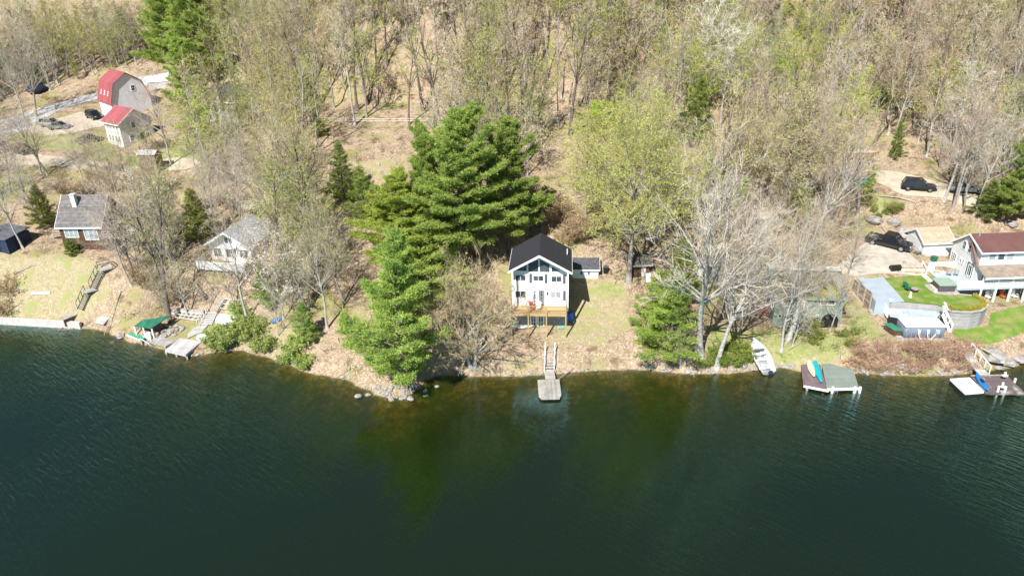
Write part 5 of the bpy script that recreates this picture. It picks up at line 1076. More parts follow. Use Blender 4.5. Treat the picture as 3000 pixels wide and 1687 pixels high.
# stairs from the upper level down past the pool
s0 = W(*zp(2030, 720), 4.6); s1 = W(*zp(2170, 1060), 2.6); ST = thing('garden_stairs', 'blue grey garden stairs with sloping white handrails between the pool and the block wall', 'stairs', (s0.x, s0.y, 0), math.atan2((s1 - s0).y, (s1 - s0).x)); L = math.hypot((s1 - s0).x, (s1 - s0).y)
for i in range(9): MB().box(L * i / 9, L * (i + 1) / 9 + .05, -.45, .45, 4.6 - 2.1 * (i + 1) / 9 - .08, 4.6 - 2.1 * (i + 1) / 9).build('step', grey_deck, ST)
for y in (-.5, .5):
    m = MB(); m.bar((-.2, y, 5.5), (L + .1, y, 3.4), .1, .16); m.bar((0, y, 4.4), (L, y, 2.35), .06, .3)
    for i in range(4): t = i / 3; m.bar((L * t, y, 4.6 - 2.1 * t - .3), (L * t, y, 5.45 - 2.05 * t), .08)
    m.build('handrail', white_paint, ST)
# green roofed pump box and timber edging
a = W(*zp(1110, 1110), 2.9); p = thing('pump_shed', 'low green roofed pump box at the left end of the pool', 'pump box', (a.x, a.y, 2.2), 0)
MB().slab([(0, 0, .85), (1.05, 0, .85), (.25, 1.5, 1.05), (-.75, 1.5, 1.05)], .06).build('roof', mat('green_metal_roof', (.05, .20, .13), (.04, .16, .10), .5, 1.5), p)
MB().prism([(.05, .1), (.95, .1), (.2, 1.4), (-.6, 1.4)], -.3, .8).build('box', brown_w, p)
a = W(*zp(1140, 1235), 2.35); b = W(*zp(2240, 1275), 2.35); p = thing('timber_edging', 'weathered timber edging in front of the covered pool', 'edging', (a.x, a.y, 0), math.atan2((b - a).y, (b - a).x)); L = (b - a).length
MB().box(0, L, -.1, .1, 1.2, 2.4).build('front_timber', grey_wood, p); MB().box(L - .2, L, .11, 2.2, 1.2, 2.38).build('side_timber', grey_wood, p)
gp = [W(*zp(*q), 2.3) for q in ((1140, 1225), (2235, 1265), (2130, 1100), (1100, 1110), (960, 980))]
sheet('pool_bed', [(q.x, q.y) for q in gp], MATS['gravel'], .03, 1, z=2.33)
# row of yellow shrubs on the wall
for i in range(12):
    t = i / 11; pth = [(930, 740), (1000, 745), (1080, 745), (1140, 738), (1172, 712), (1160, 680), (1110, 652)]; k = t * 6; j = min(int(k), 5); X = pth[j][0] + (pth[j+1][0] - pth[j][0]) * (k - j); Y = pth[j][1] + (pth[j+1][1] - pth[j][1]) * (k - j)
    q = wv(z24, X, Y, TZ); o = bpy.data.objects.new('shrub', SHRUB[2]); C.objects.link(o); o.location = (q.x, q.y + .1, TZ); s = .42 * random.uniform(.85, 1.15); o.scale = (s, s, s * .9); o.rotation_euler.z = i * 1.3; o.color = (.62, .50, .12, 1); tag(o, 'one of the small yellow shrubs edging the curved block wall', 'shrub', 'yellow shrubs along the retaining wall')
# hot tub
a = W(*z6(575, 1190), TZ + .05); p = thing('hot_tub', 'hot tub with dark sides under a thick pale green cover beside the deck', 'hot tub', (a.x, a.y, TZ), R(-2))
MB().prism(rrect(0, 2.0, 0, 1.9, .2), 0, .85).build('tub', mat('dark_tub_side', (.10, .085, .09), None, .6), p); MB().prism(rrect(-.06, 2.06, -.06, 1.96, .2), .855, .98).build('cover', mat('tub_cover', (.30, .38, .32), (.26, .34, .28), .6, 2), p)
MB().prism([(-.8, 1.6), (-.6, -.3), (.4, -.75), (1.9, -.75), (2.3, -.5), (2.3, 0), (2.2, 2.1), (-.6, 2.1)], 0.03, .06).build('paving', concrete, p)
m = MB()
for i in range(3): m.box(-.45, -.1, .1 + i * .5, .5 + i * .5, .06, .35)
m.build('step', MATS['pale_door'], p)
# garden things on the upper lawn
def up(zf, X, Y, z=TZ): q = W(*zf(X, Y), z); return Vector((q.x, q.y, z + .03))
for (X, Y), lab, rz in (((608, 590), 'dark green plastic chair on the lawn, farther from the fire pit', 2.2), ((625, 612), 'dark green plastic chair on the lawn, beside the fire pit', 1.9)): chair(up(z24, X, Y), rz, lab, green_p, k=1.0, nm='garden_chair')
p = thing('fire_pit', 'round rusty metal fire pit on the upper lawn', 'fire pit', up(z24, 672, 616)); MB().tube([(0,0,.12),(0,0,.4)], [.35,.48], 14).build('bowl', mat('rusty_metal', (.14, .07, .05), (.09, .05, .04), .7, 5), p); MB().tube([(0,0,.401),(0,0,.43)], .44, 14).build('ash', mat('ash', (.4, .38, .36), (.2, .18, .17), .95, 6), p)
for k in range(3): t = k * 2.09; MB().tube([(.3*math.cos(t), .3*math.sin(t), 0), (.28*math.cos(t), .28*math.sin(t), .2)], .03, 5).build('leg', MATS['rusty_metal'], p)
p = thing('garden_statue', 'small white garden statue on the lawn in front of the fire pit', 'statue', up(z24, 642, 655)); MB().tube([(0,0,0),(0,0,.1),(0,0,.12),(0,0,.4),(0,0,.55),(0,0,.62),(0,0,.75)], [.2,.2,.1,.14,.1,.09,.03], 8).build('figure', white_paint, p)
p = thing('planter', 'white planter at the front edge of the pale blue slab', 'planter', up(z24, 503, 690)); MB().tube([(0,0,.06),(0,0,.35)], [.13,.18], 8).build('pot', white_paint, p)
p = thing('grill', 'covered black gas grill on the upper lawn near the driveway', 'grill', up(z24, 530, 482, TZ + .1), .1); MB().xprism([(-.3,.35),(.3,.35),(.33,.85),(.1,1.05),(-.2,1.0),(-.33,.8)], -.65, .65).build('cover', black_plastic, p)
for x in (-.5, .5):
    for y in (-.2, .2): MB().tube([(x, y, 0), (x, y, .36)], .03, 5).build('leg', black_plastic, p)
p = thing('tree_stump', 'chopped tan stump and log beside the black grill', 'stump', up(z24, 595, 440, 5.1)); MB().tube([(0,0,-.1),(.05,.1,.7)], [.28,.2], 9).build('stump', mat('cut_wood', (.42,.32,.22), (.25,.18,.13), .9, 5), p); MB().tube([(-.8,-.4,.15),(.2,-.1,.2)], .14, 8).build('log', MATS['cut_wood'], p)
# low white wall and steps between the driveway and the lawn
a, b = wv(z24, 470, 470, 5.0), wv(z24, 685, 466, 5.0); p = thing('white_garden_wall', 'low white garden wall at the front of the driveway, left of the blue steps', 'garden wall', (a.x, a.y, 0), 0); MB().box(0, (b - a).length, -.1, .1, 4.2, 5.35).build('wall', white_paint, p)
a, b = wv(z24, 745, 466, 5.0), wv(z24, 813, 466, 5.0); p = thing('white_garden_wall', 'short white garden wall right of the blue steps', 'garden wall', (a.x, a.y, 0), 0); MB().box(0, (b - a).length, -.1, .1, 4.2, 5.4).build('wall', white_paint, p)
a = wv(z24, 690, 492, 4.8); p = thing('garden_steps', 'pale blue concrete steps with a white rail between the driveway and the lawn', 'steps', (a.x, a.y, 4.72), 0)
for i in range(4): MB().box(0, 1.05, i * .3, i * .3 + .32, -.3, .14 * (i + 1)).build('step', MATS['blue_painted_concrete'], p)
MB().bar((1.12, 0, .75), (1.15, 1.3, 1.3), .09).bar((1.12, 0, 0), (1.12, 0, .8), .1).bar((1.15, 1.3, .3), (1.15, 1.3, 1.35), .1).build('handrail', white_paint, p)
for i in range(4): q = wv(z24, 735 + i * 16, 497 + i * 14, TZ); o = MB().prism([(-.3,-.2),(.3,-.25),(.32,.2),(-.28,.22)], 0, .05).build('stepping_stone', white_m, None); o.location = (q.x, q.y, TZ + .02); tag(o, 'one of the pale stepping stones leading from the steps to the hot tub', 'stepping stone', 'stepping stones to the hot tub')
q = wv(z24, 806, 410, 5.3); p = thing('rubbish_bin', 'dark green wheeled rubbish bin in front of the garage', 'bin', (q.x, q.y, 5.15), .3); MB().prism(rrect(-.3,.3,-.3,.3,.08), 0, .95).build('body', green_p, p); MB().prism(rrect(-.34,.34,-.36,.34,.08), .955, 1.05).build('lid', green_p, p)
q = wv(z24, 690, 365, 5.4); p = thing('lawn_mower', 'grey push mower parked in front of the garage wall', 'mower', (q.x, q.y, T(*z24(690, 365)).z), .4); MB().box(-.35,.35,-.25,.25,.12,.35).build('deck', MATS['dark_flat_roof'], p); MB().box(-.15,.15,-.15,.15,.355,.55).build('engine', metal, p)
for x in (-.3, .3):
    for y in (-.28, .28): MB().tube([(x, y - .03, .1), (x, y + .03, .1)], .1, 8).build('wheel', black_plastic, p)
MB().tube([(-.3,-.2,.35),(-.8,-.2,.95),(-.8,.2,.95),(-.3,.2,.35)], .02, 5).build('handle', metal, p)
for X, lab in ((745, 'grey patio chair on the side deck, left one'), (865, 'grey patio chair on the side deck, right one')):
    q = hit(MX, *z6(X, 915), 2, dkh); chair(MX @ Vector((q.x, q.y, dkh)), 2.8, lab.replace('left one', 'nearer the railing corner').replace('right one', 'nearer the house wall'), metal)
for X, lab, mt in ((1420, 'white lounge chair on the patio under the porch', white_paint), (1680, 'orange red wooden chair on the patio under the porch', mat('orange_red_paint', (.50, .12, .04), None, .6)), (1880, 'white bench on the patio under the porch, right of the orange red chair', white_paint)):
    q = hit(MX, *z6(X, 1340), 2, .06); chair(MX @ Vector((q.x, .9, .08)), .2, lab, mt, k=1.15)
# ---------------- vehicles ----------------
tyre = mat('tyre_rubber', (.015, .015, .015), None, .85); rim = mat('wheel_rim', (.5, .5, .52), None, .3, 4, metal=.8); car_glass = mat('car_glass', (.012, .016, .02), None, .05, 1, spec=.9)
chrome = mat('chrome', (.6, .6, .62), None, .15, 3, metal=.9); tail_m = mat('tail_red', (.4, .015, .015), None, .3); head_m = mat('headlight_glass', (.6, .62, .65), None, .1, 2, spec=.8)
def paint(nm, c): return mat(nm, c, None, .25, 1, spec=.6, coat=.6)
def vehicle(kind, nm, lab, loc, rz, mt, L=4.6, Wd=1.85, H=1.6, cat='car'):
    r = thing(nm, lab, cat, loc, rz); h = L / 2; w = Wd / 2; b0 = .32
    bl = {'suv': .98, 'sedan': .85, 'pickup': 1.08}[kind]
    def sec(x, z0, z1, ww): return [(x, -ww * .96, z0), (x, -ww, (z0 + z1) / 2), (x, -ww * .93, z1), (x, ww * .93, z1), (x, ww, (z0 + z1) / 2), (x, ww * .96, z0)]
    hood = {'suv': .9, 'sedan': .78, 'pickup': 1.0}[kind]
    m = MB(); m.loft([sec(-h, b0 + .15, bl - .08, w * .88), sec(-h + .12, b0, bl, w * .97), sec(-h + .9, b0 - .02, bl, w), sec(h * .28, b0 - .02, bl - .01, w), sec(h * .42, b0, hood + .02, w), sec(h - .35, b0, hood - .05, w * .96), sec(h - .05, b0 + .05, hood - .18, w * .86), sec(h, b0 + .12, hood - .3, w * .8)], True)
    body = m.build('body', mt, r, False)
    cab = {'suv': (-h + .15, -h + .45, h * .12, h * .44), 'sedan': (-h * .62, -h * .34, h * .06, h * .40), 'pickup': (-h * .26, -h * .18, h * .24, h * .5)}[kind]
    zt = H; a0, a1, a2, a3 = cab
    g = MB(); g.loft([[(a0, -w * .9, bl), (a0, w * .9, bl)], [(a1, -w * .74, zt - .06), (a1, w * .74, zt - .06)], [(a2, -w * .74, zt - .05), (a2, w * .74, zt - .05)], [(a3, -w * .86, hood + .03), (a3, w * .86, hood + .03)]], False, False)
    for s in (-1, 1): g.add([(a0, s*w*.9, bl - .01), (a1, s*w*.74, zt - .06), (a2, s*w*.74, zt - .05), (a3, s*w*.86, hood + .02)], [(0, 1, 2, 3)])
    g.build('windows', car_glass, r, fix=False)
    rf = MB(); rf.slab([(a1 - .05, -w * .76, zt), (a2 + .05, -w * .76, zt), (a2 + .05, w * .76, zt), (a1 - .05, w * .76, zt)], .06)
    for s in (-1, 1):
        for (xa, xb) in ((a0, a1), ((a1 + a2) / 2, (a1 + a2) / 2), (a3, a2)): rf.bar((xa, s * w * .905 if xa != a3 else s * w * .87, bl), (xb, s * w * .75, zt - .03), .07)
    rf.build('roof', mt, r)
    if kind == 'pickup':
        MB().box(-h + .12, a0 - .06, -w * .8, w * .8, bl - .012, bl + .012).build('cargo_bed', dark, r)
        MB().box(-h + .05, a0 - .02, -w * .95, -w * .81, bl - .05, bl + .06).build('bed_side', mt, r); MB().box(-h + .05, a0 - .02, w * .81, w * .95, bl - .05, bl + .06).build('bed_side', mt, r)
    wr = .40 if kind == 'pickup' else .34
    for x in (-h * .62, h * .63):
        for s in (-1, 1):
            t = MB().tube([(x, s * (w - .2), wr), (x, s * (w + .02), wr)], wr, 16).build('wheel', tyre, r, False); MB().tube([(x, s * (w + .021), wr), (x, s * (w + .035), wr)], wr * .6, 12).build('rim', rim, t)
    for s in (-1, 1):
        MB().box(h - .14, h - .02, s * w * .66 - .14, s * w * .66 + .14, hood - .3, hood - .14).build('headlight', head_m, r); MB().box(-h - .01, -h + .08, s * w * .76 - .08, s * w * .76 + .08, bl - .34, bl - .08).build('tail_light', tail_m, r)
        MB().box(a3 - .25, a3 - .1, s * (w + .02) - .04 if s > 0 else s * (w + .14) - .02, s * (w + .14) + .02 if s > 0 else s * (w + .02) + .04, hood + .06, hood + .22).build('mirror', mt, r)
    MB().box(h - .02, h + .05, -w * .85, w * .85, .36, .52).build('bumper', chrome if kind == 'pickup' else mt, r); MB().box(-h - .05, -h + .03, -w * .85, w * .85, .36, .52).build('bumper', chrome if kind == 'pickup' else mt, r)
    MB().box(h - .03, h + .02, -w * .45, w * .45, .54, hood - .2).build('grille', chrome if kind == 'pickup' else black_plastic, r)
    return r
blk = paint('black_car_paint', (.012, .012, .018)); 
def park(pxa, pxb):     # rear and front wheels on the ground
    a, b = T(*pxa), T(*pxb); return (a + b) / 2, math.atan2((b - a).y, (b - a).x)
a, b = T(*z24(378, 282)), T(*z24(570, 335)); mid = (a + b) / 2; rz = math.atan2((b - a).y, (b - a).x); nrm = Vector((-math.sin(rz), math.cos(rz), 0))
vehicle('pickup', 'pickup_truck', 'black crew cab pickup truck parked on the gravel driveway beside the garage', mid + nrm * .9, rz, blk, 5.7, 2.0, 1.9, 'truck')
z20 = zc(2000, 300, 2.576)
p = T(*z20(1790, 668)); vehicle('suv', 'parked_car', 'black hatchback parked on the dirt road, partly behind a small evergreen', (p.x, p.y + .5, p.z), -.42, blk, 4.5, 1.85, 1.65)
p = T(2190, 660); vehicle('suv', 'parked_car', 'dark car parked on the lower gravel road behind the silvery oaks', p, .5, paint('charcoal_paint', (.03, .035, .035)), 4.5, 1.85, 1.65)
p = T(2830, 562); vehicle('sedan', 'parked_car', 'grey car parked among the white birches', p, -.3, paint('grey_paint', (.16, .17, .18)), 4.5, 1.8, 1.45)
for (X, Y), kd, lab, rz, col in (((885, 640), 'suv', 'small black jeep parked beside the red gambrel barn', -.7, blk), ((840, 865), 'sedan', 'black car parked on the green verge left of the red roofed house', .15, blk), ((205, 970), 'suv', 'dark car with a blue glass glint on the left dirt road', -.45, blk), ((560, 740), 'sedan', 'grey car in the parking area, nearer the red roofed house', -.2, MATS['grey_paint']), ((480, 715), 'suv', 'silver grey car in the parking area, farther from the red roofed house', -.2, paint('silver_paint', (.3, .31, .33))), ((15, 930), 'sedan', 'silver car cut off by the left edge on the dirt road', -.3, MATS['silver_paint'])):
    p = T(*z1(X, Y)); vehicle(kd, 'parked_car', lab, (p.x, p.y + .4, p.z), rz, col, 4.4, 1.8, 1.6 if kd == 'suv' else 1.42)
p = T(110, 272); t = thing('tarped_trailer', 'dark blue covered trailer in the woods above the gravel road', 'trailer', p, .6); lump('cover', t, nb_, 2.0, 1.1, 1.6, 8, z0=.3)
for y in (-1, 1): MB().tube([(0, y, .35), (0, y + .15 * y, .35)], .35, 10).build('wheel', tyre, t)
p = T(*z1(1530, 905)); t = thing('brush_pile', 'dark brown pile of brush beside the red roofed house', 'brush pile', p, 0); V, Fc = spikes(RS.normal(size=(500, 3)) * np.array([1.7, .9, .35]) + np.array([0, 0, .5]), uvec(500), .4 + .8 * RS.rand(500), .03); o = bpy.data.objects.new('branches', rawmesh('branches', V, Fc, bark_dark)); C.objects.link(o); o.parent = t
p = T(*z20(1360, 625)); t = thing('covered_car', 'car under a dark green tarp beside the dirt road', 'covered car', p, .1); lump('tarp', t, green_p, 2.1, .95, 1.3, 12, z0=.1, rough=.06)
# rusty boat on the hillside
def hull(L, Wd, D, n=11, k=9, tip=.12, stern=.75, rise=.25, flat=.55):
    """boat shell sections from stern to bow"""
    S_ = []
    for i in range(n):
        t = i / (n - 1); wd = Wd / 2 * (stern + (1 - stern) * min(1, t / .35)) * (1 - max(0, (t - .45) / .55) ** 2.2) + .012; kz = rise * max(0, (t - .5) / .5) ** 2
        q = []
        for j in range(k):
            a = -math.pi / 2 + math.pi * j / (k - 1); y = math.sin(a); z = -math.cos(a) ** flat if abs(math.cos(a)) > 1e-6 else 0
            q.append((t * L, y * wd, D + kz + z * D * (1 - .35 * max(0, (t - .7) / .3))))
        S_.append(q)
    return S_
def shell(S_, th=.04):
    n = len(S_); k = len(S_[0]); inner = []
    for s in S_:
        c = sum(p[2] for p in s) / k; inner.append([(p[0], p[1] * .93, p[2] + (th if 0 < j < k - 1 else 0)) for j, p in enumerate(s)])
    m = MB(); m.loft(S_, False, False); o = len(m.v); m.loft(inner, False, False)
    fs = []
    for i in range(n - 1):
        for j in (0, k - 1): fs.append((i*k+j, (i+1)*k+j, o+(i+1)*k+j, o+i*k+j))
    m.f += fs; m.mi += [0] * len(fs)
    m.add(S_[0], [tuple(range(k))])
    return m
p = T(*z20(1345, 420)); t = thing('old_boat', 'faded pink and rust old boat lying on the bare slope above the dirt road', 'boat', p, -.12)
o = shell(hull(5.2, 2.0, .8)).build('hull', mat('rust_hull', (.42, .16, .10), (.30, .10, .06), .8, 2), t); o.location.x = -2.6
MB().loft([[(-2.3, -.85, .82), (-2.3, .85, .82)], [(-1.0, -1.0, 1.15), (-1, 1, 1.15)], [(1, -.9, 1.1), (1, .9, 1.1)], [(2.2, -.3, 1.05), (2.2, .3, 1.05)]], False, False).build('tarp', mat('pink_tarp', (.66, .45, .42), (.75, .68, .66), .7, 1.5), t, fix=False)
p = T(*z20(1425, 455)); t = thing('purple_tub', 'dark purple tub in front of the old rusty boat', 'tub', p, .3); MB().prism(rrect(-.7,.7,-.4,.4,.2), 0, .45).build('tub', mat('purple', (.06, .03, .16), None, .5), t)
# ---------------- aluminium boat on the shore ----------------
z60 = zc(1800, 600, 2.634)
a = W(*z60(1185, 1310), .15); b = T(*z60(1062, 1075)); b.z += .25; d = b - a
BT = thing('aluminium_boat', 'white aluminium boat with bench seats and an outboard motor, pulled up on the bank', 'boat', a, 0); BT.rotation_euler = (0, -math.atan2(d.z, math.hypot(d.x, d.y)), math.atan2(d.y, d.x)); L = d.length + .2
alu = mat('white_alu', (.66, .66, .68), (.56, .56, .58), .4, 2, spec=.5)
shell(hull(L, 2.0, .6, rise=.2)).build('hull', alu, BT)
MB().add([(L*.66, -.78, .55), (L*.66, .78, .55), (L*.98, .08, .74), (L*.98, -.08, .74)], [(0, 1, 2, 3)]).build('foredeck', mat('light_grey_deck', (.55,.55,.56), (.45,.45,.46), .7, 4), BT, fix=False)
for t in (.12, .36, .52): MB().box(L*t, L*t + .32, -.86, .86, .3, .38).build('bench', alu, BT)
for t, y in ((.42, .45), (.56, -.4)): MB().xprism([(0,0),(.4,0),(.4,.1),(.1,.1),(.08,.5),(0,.5)], -.2, .2); 
for t, y in ((.2, .3), (.55, -.3)):
    s_ = MB(Matrix.Translation((L*t, y, .38))); s_.box(-.2,.2,-.22,.22,0,.12); s_.box(-.24,-.16,-.22,.22,.1,.5); s_.build('seat', white_paint, BT)
MB().box(L*.6, L*.63, -.5, .5, .38, .85).build('windscreen_console', MATS['dark_flat_roof'], BT)
MB().box(.05, L*.6, -.5, .5, .1, .16).build('floor', mat('boat_floor', (.30,.30,.31), (.2,.2,.2), .8, 3), BT)
mo = MB(Matrix.Translation((-.25, 0, 0))); mo.loft([[(.2,-.16,.45),(.2,.16,.45),(-.25,.14,.45),(-.25,-.14,.45)], [(.22,-.2,.75),(.22,.2,.75),(-.3,.18,.75),(-.3,-.18,.75)], [(.15,-.13,.98),(.15,.13,.98),(-.2,.1,.95),(-.2,-.1,.95)]], True); mo.box(-.08,.06,-.05,.05,-.35,.45); mo.build('outboard_motor', mat('motor_navy', (.03,.03,.06), None, .3), BT)
def kayak(nm, lab, a, b, mt, Wd=.62, cat='kayak', cock=True, D=.32):
    a = Vector(a); b = Vector(b); d = b - a; L = d.length; t = thing(nm, lab, cat, a, math.atan2(d.y, d.x)); n = 13; S_ = []
    for i in range(n):
        u = i / (n - 1); w_ = Wd / 2 * math.sin(math.pi * (.04 + .92 * u)) ** .75 + .01; kz = .12 * abs(2 * u - 1) ** 3
        S_.append([(u * L, w_ * math.cos(q), kz + D * .45 + (D * .55 if math.sin(q) > 0 else D * .45) * math.sin(q) * (.5 + .5 * math.sin(math.pi * (.05 + .9 * u)))) for q in np.arange(10) / 10 * 2 * math.pi])
    MB().loft(S_, True).build('hull', mt, t, True)
    if cock:
        o = MB(Matrix.Translation((L * .5, 0, D * .98))); o.prism([(.42 * math.cos(q), .2 * math.sin(q)) for q in np.arange(14) / 14 * 2 * math.pi], 0, .05); c = o.build('cockpit', black_plastic, t)
    return t
# ---------------- docks ----------------
# centre: ladder stairs, gangway, raft
zA = zc(1400, 600, 2.415)
DZ = .42
g0, g1 = W(*zA(478, 1232), DZ), W(*zA(548, 1235), DZ); s0 = W(*zA(480, 1150), .75); s1 = W(*zA(550, 1150), .75)
t1 = T(*zA(512, 1035)); CD = thing('dock_stairs', 'grey timber stairs and gangway leading down to the small central raft', 'stairs', ((g0.x + g1.x) / 2, g0.y, 0), 0)
ox = (g0.x + g1.x) / 2; gw_ = (g1 - g0).length / 2; lt_ = s0.y - g0.y
MB().box(-gw_, gw_, 0, lt_, .38, .46).build('gangway', grey_plank_y, CD)
top = Vector((t1.x - ox, t1.y - g0.y, t1.z + .15)); bot = Vector((0, lt_, .55))
for i in range(7): q = bot.lerp(top, (i + .5) / 7); MB().box(q.x - gw_ + .05, q.x + gw_ - .05, q.y - .13, q.y + .13, q.z - .03, q.z + .03).build('step', grey_wood, CD)
for s in (-1, 1):
    MB().bar(bot + Vector((s * gw_, 0, -.05)), top + Vector((s * gw_, .1, -.05)), .07, .2).build('stringer', grey_wood, CD); m = MB(); m.bar(bot + Vector((s * gw_, -.1, .75)), top + Vector((s * gw_, .2, .85)), .07, .1)
    for k in (0, .5, 1): q = bot.lerp(top, k); m.bar(q + Vector((s * gw_, 0, -.4)), q + Vector((s * gw_, 0, .8)), .08)
    m.build('handrail', white_paint, CD)
r0, r1 = W(*zA(422, 1237), .4), W(*zA(578, 1240), .4); r2 = W(*zA(500, 1372), .3); rl = r0.y - r2.y; RF = thing('swim_raft', 'small square weathered plank raft at the end of the central gangway', 'raft', ((r0.x + r1.x) / 2, r0.y, .0), 0); rw = (r1 - r0).length / 2
m = MB(); m.add([(-rw, 0, .4), (rw, 0, .4), (rw, -rl * .82, .33), (rw * .8, -rl, .31), (-rw * .75, -rl, .31), (-rw, -rl * .85, .33), (-rw, 0, .3), (rw, 0, .3), (rw, -rl * .82, .22), (rw * .8, -rl, .2), (-rw * .75, -rl, .2), (-rw, -rl * .85, .22)], [(0,1,2,3,4,5), (6,7,8,9,10,11), (0,6,7,1), (1,7,8,2), (2,8,9,3), (3,9,10,4), (4,10,11,5), (5,11,6,0)]); m.build('planks', grey_plank, RF)
for x in (-rw * .7, rw * .7): MB().tube([(x, -.1, .12), (x, -rl + .2, .1)], .14, 8).build('float', black_plastic, RF)
a = W(*zA(560, 1240), .3); b = T(*zA(675, 1160)); p = thing('mooring_pole', 'thin pole slanting from the central raft to the bank', 'pole', a, 0); MB().tube([(0, 0, 0), tuple(b - a + Vector((0, 0, .1)))], .03, 5).build('pole', grey_wood, p)
# right green and brown dock
z37 = zc(2300, 1030, 3.68)
def wz(X, Y, z=.6): return W(*z37(X, Y), z)
q = [wz(370, 105), wz(735, 190), wz(795, 385), wz(450, 395)]; DK = thing('green_dock', 'wide dock covered in grey green matting with white piles and a ladder', 'dock', (q[3].x, q[3].y, 0), 0)
M_ = Matrix.Translation((-q[3].x, -q[3].y, 0)); q[0] = wz(390, 105); 
MB(M_).prism([(p.x, p.y) for p in reversed(q)], [.42] * 4, [.6] * 4).build('matting', mat('grey_green_mat', (.22, .26, .23), (.19, .225, .20), .9, 1, stripe=('Y', .9), stripec=.93), DK)
m = MB(M_); m.bar((q[3].x, q[3].y - .05, .48), (q[2].x, q[2].y - .05, .48), .08, .28); m.build('edge_board', white_paint, DK)
for X in (505, 745, 800): p = wz(X, 400, .4); MB(M_).box(p.x - .1, p.x + .1, p.y - .25, p.y - .05, -1.5, .75).build('pile', white_paint, DK)
for X in (510, 745):
    p = wz(X, 400, .4); m = MB(M_)
    for dx in (-.15, .15): m.tube([(p.x + dx + .3, p.y - .3, -1.0), (p.x + dx + .3, p.y - .3, .7)], .02, 5)
    for k in range(4): m.tube([(p.x + .15, p.y - .3, -.8 + k * .35), (p.x + .45, p.y - .3, -.8 + k * .35)], .015, 5)
    m.build('ladder', metal, DK)
q = [wz(175, 140, .57), wz(375, 108, .57), wz(452, 395, .57), wz(470, 412, .57), wz(200, 360, .57)]; BD = thing('brown_dock', 'dark brown painted dock beside the green matted dock, carrying two kayaks', 'dock', (q[4].x, q[4].y, 0), 0)
M_ = Matrix.Translation((-q[4].x, -q[4].y, 0)); MB(M_).prism([(p.x - .03, p.y) for p in (q[4], q[3], q[2], q[1], q[0])], [.4] * 5, [.57] * 5).build('boards', mat('plum_boards', (.20, .15, .155), (.15, .11, .115), .8, 1.2, stripe=('X', .2), stripec=.85), BD)
m = MB(M_); m.bar((q[4].x, q[4].y - .05, .46), (q[3].x, q[3].y - .05, .46), .07, .24); m.build('edge_board', white_paint, BD)
for X in (240, 420): p = wz(X, 395, .3); MB(M_).box(p.x - .09, p.x + .09, p.y - .02, p.y + .16, -1.4, .395).build('pile', grey_wood, BD)
kayak('canoe', 'cream canoe lying upside down on the brown dock', wz(310, 285, .6), wz(245, 80, .6), mat('cream_hull', (.66, .60, .44), None, .4), .75, 'canoe', False)
kayak('kayak', 'turquoise kayak on the seam between the brown and green docks', wz(388, 345, .6), wz(302, 75, .6), mat('turquoise', (.01, .40, .46), None, .35), .72, cock=False)
p = wz(620, 120, .6); t = thing('orange_cushion', 'orange red cushion at the shore end of the green dock', 'cushion', (p.x, p.y, .6), .3); MB().prism(rrect(-.22,.22,-.22,.22,.08), 0, .14).build('cushion', mat('orange_red', (.6, .08, .03), None, .6), t)
# far right dock
q = [wz(1780, 290, .5), wz(1990, 275, .5), wz(2145, 430, .5), wz(1945, 445, .5)]; WR = thing('white_raft', 'bright white floating raft at the right end of the shore', 'raft', (q[3].x, q[3].y, 0), 0); M_ = Matrix.Translation((-q[3].x, -q[3].y, 0))
MB(M_).prism([(p.x, p.y) for p in reversed(q)], [.28] * 4, [.5] * 4).build('top', white_paint, WR); MB(M_).prism([(p.x * .98 + q[3].x * .02, p.y * .98 + q[3].y * .02) for p in reversed(q)], [-.2] * 4, [.275] * 4).build('float', black_plastic, WR)
q = [wz(2005, 272, .5), wz(2400, 262, .5), wz(2600, 450, .5), wz(2165, 448, .5)]; RD = thing('worn_dock', 'dark worn plank dock with white posts beside the white raft', 'dock', (q[3].x, q[3].y, 0), 0); M_ = Matrix.Translation((-q[3].x, -q[3].y, 0))
MB(M_).prism([(p.x, p.y) for p in reversed(q)], [.3] * 4, [.48] * 4).build('planks', mat('worn_planks', (.14, .11, .11), (.42, .38, .36), .85, .9, stripe=('Y', .18), stripec=.8, thr=(.55, .68)), RD)
for X, Y in ((2290, 430), (2365, 430), (2340, 375), (2365, 262), (2472, 330)): p = wz(X, Y, .5); MB(M_).box(p.x - .08, p.x + .08, p.y - .08, p.y + .08, -1.2 if Y > 400 else .485, 1.15 if Y > 400 else 1.0).build('post', white_paint, RD)
for X, Y in ((2345, 390), (2365, 270)): p = wz(X, Y, .9); MB(M_).box(p.x - .25, p.x + .25, p.y - .18, p.y + .18, .95 + .06, 1.07).build('bench_top', white_paint, RD)
a, b = wz(2005, 262, .55), wz(2410, 255, .55); m = MB(M_); m.bar((a.x, a.y + .05, .56), (b.x, b.y + .05, .56), .12, .12); m.build('edge_timber', pale_rail, RD)
kayak('kayak', 'bright blue kayak with an open cockpit at the edge of the worn dock', wz(2180, 435, .5), wz(2058, 250, .5), mat('bright_blue', (.015, .20, .62), None, .35), .72)
a = wz(2150, 250, .55); b = T(*z37(1940, 20)); GP = thing('gangway', 'weathered plank gangway with railing from the right bank to the worn dock', 'gangway', (a.x, a.y, 0), 0); d = b - a; d.z = b.z + .25 - .55
side_ = Vector((d.y, -d.x, 0)).normalized(); P0 = Vector((0, 0, .55)); P1 = P0 + d
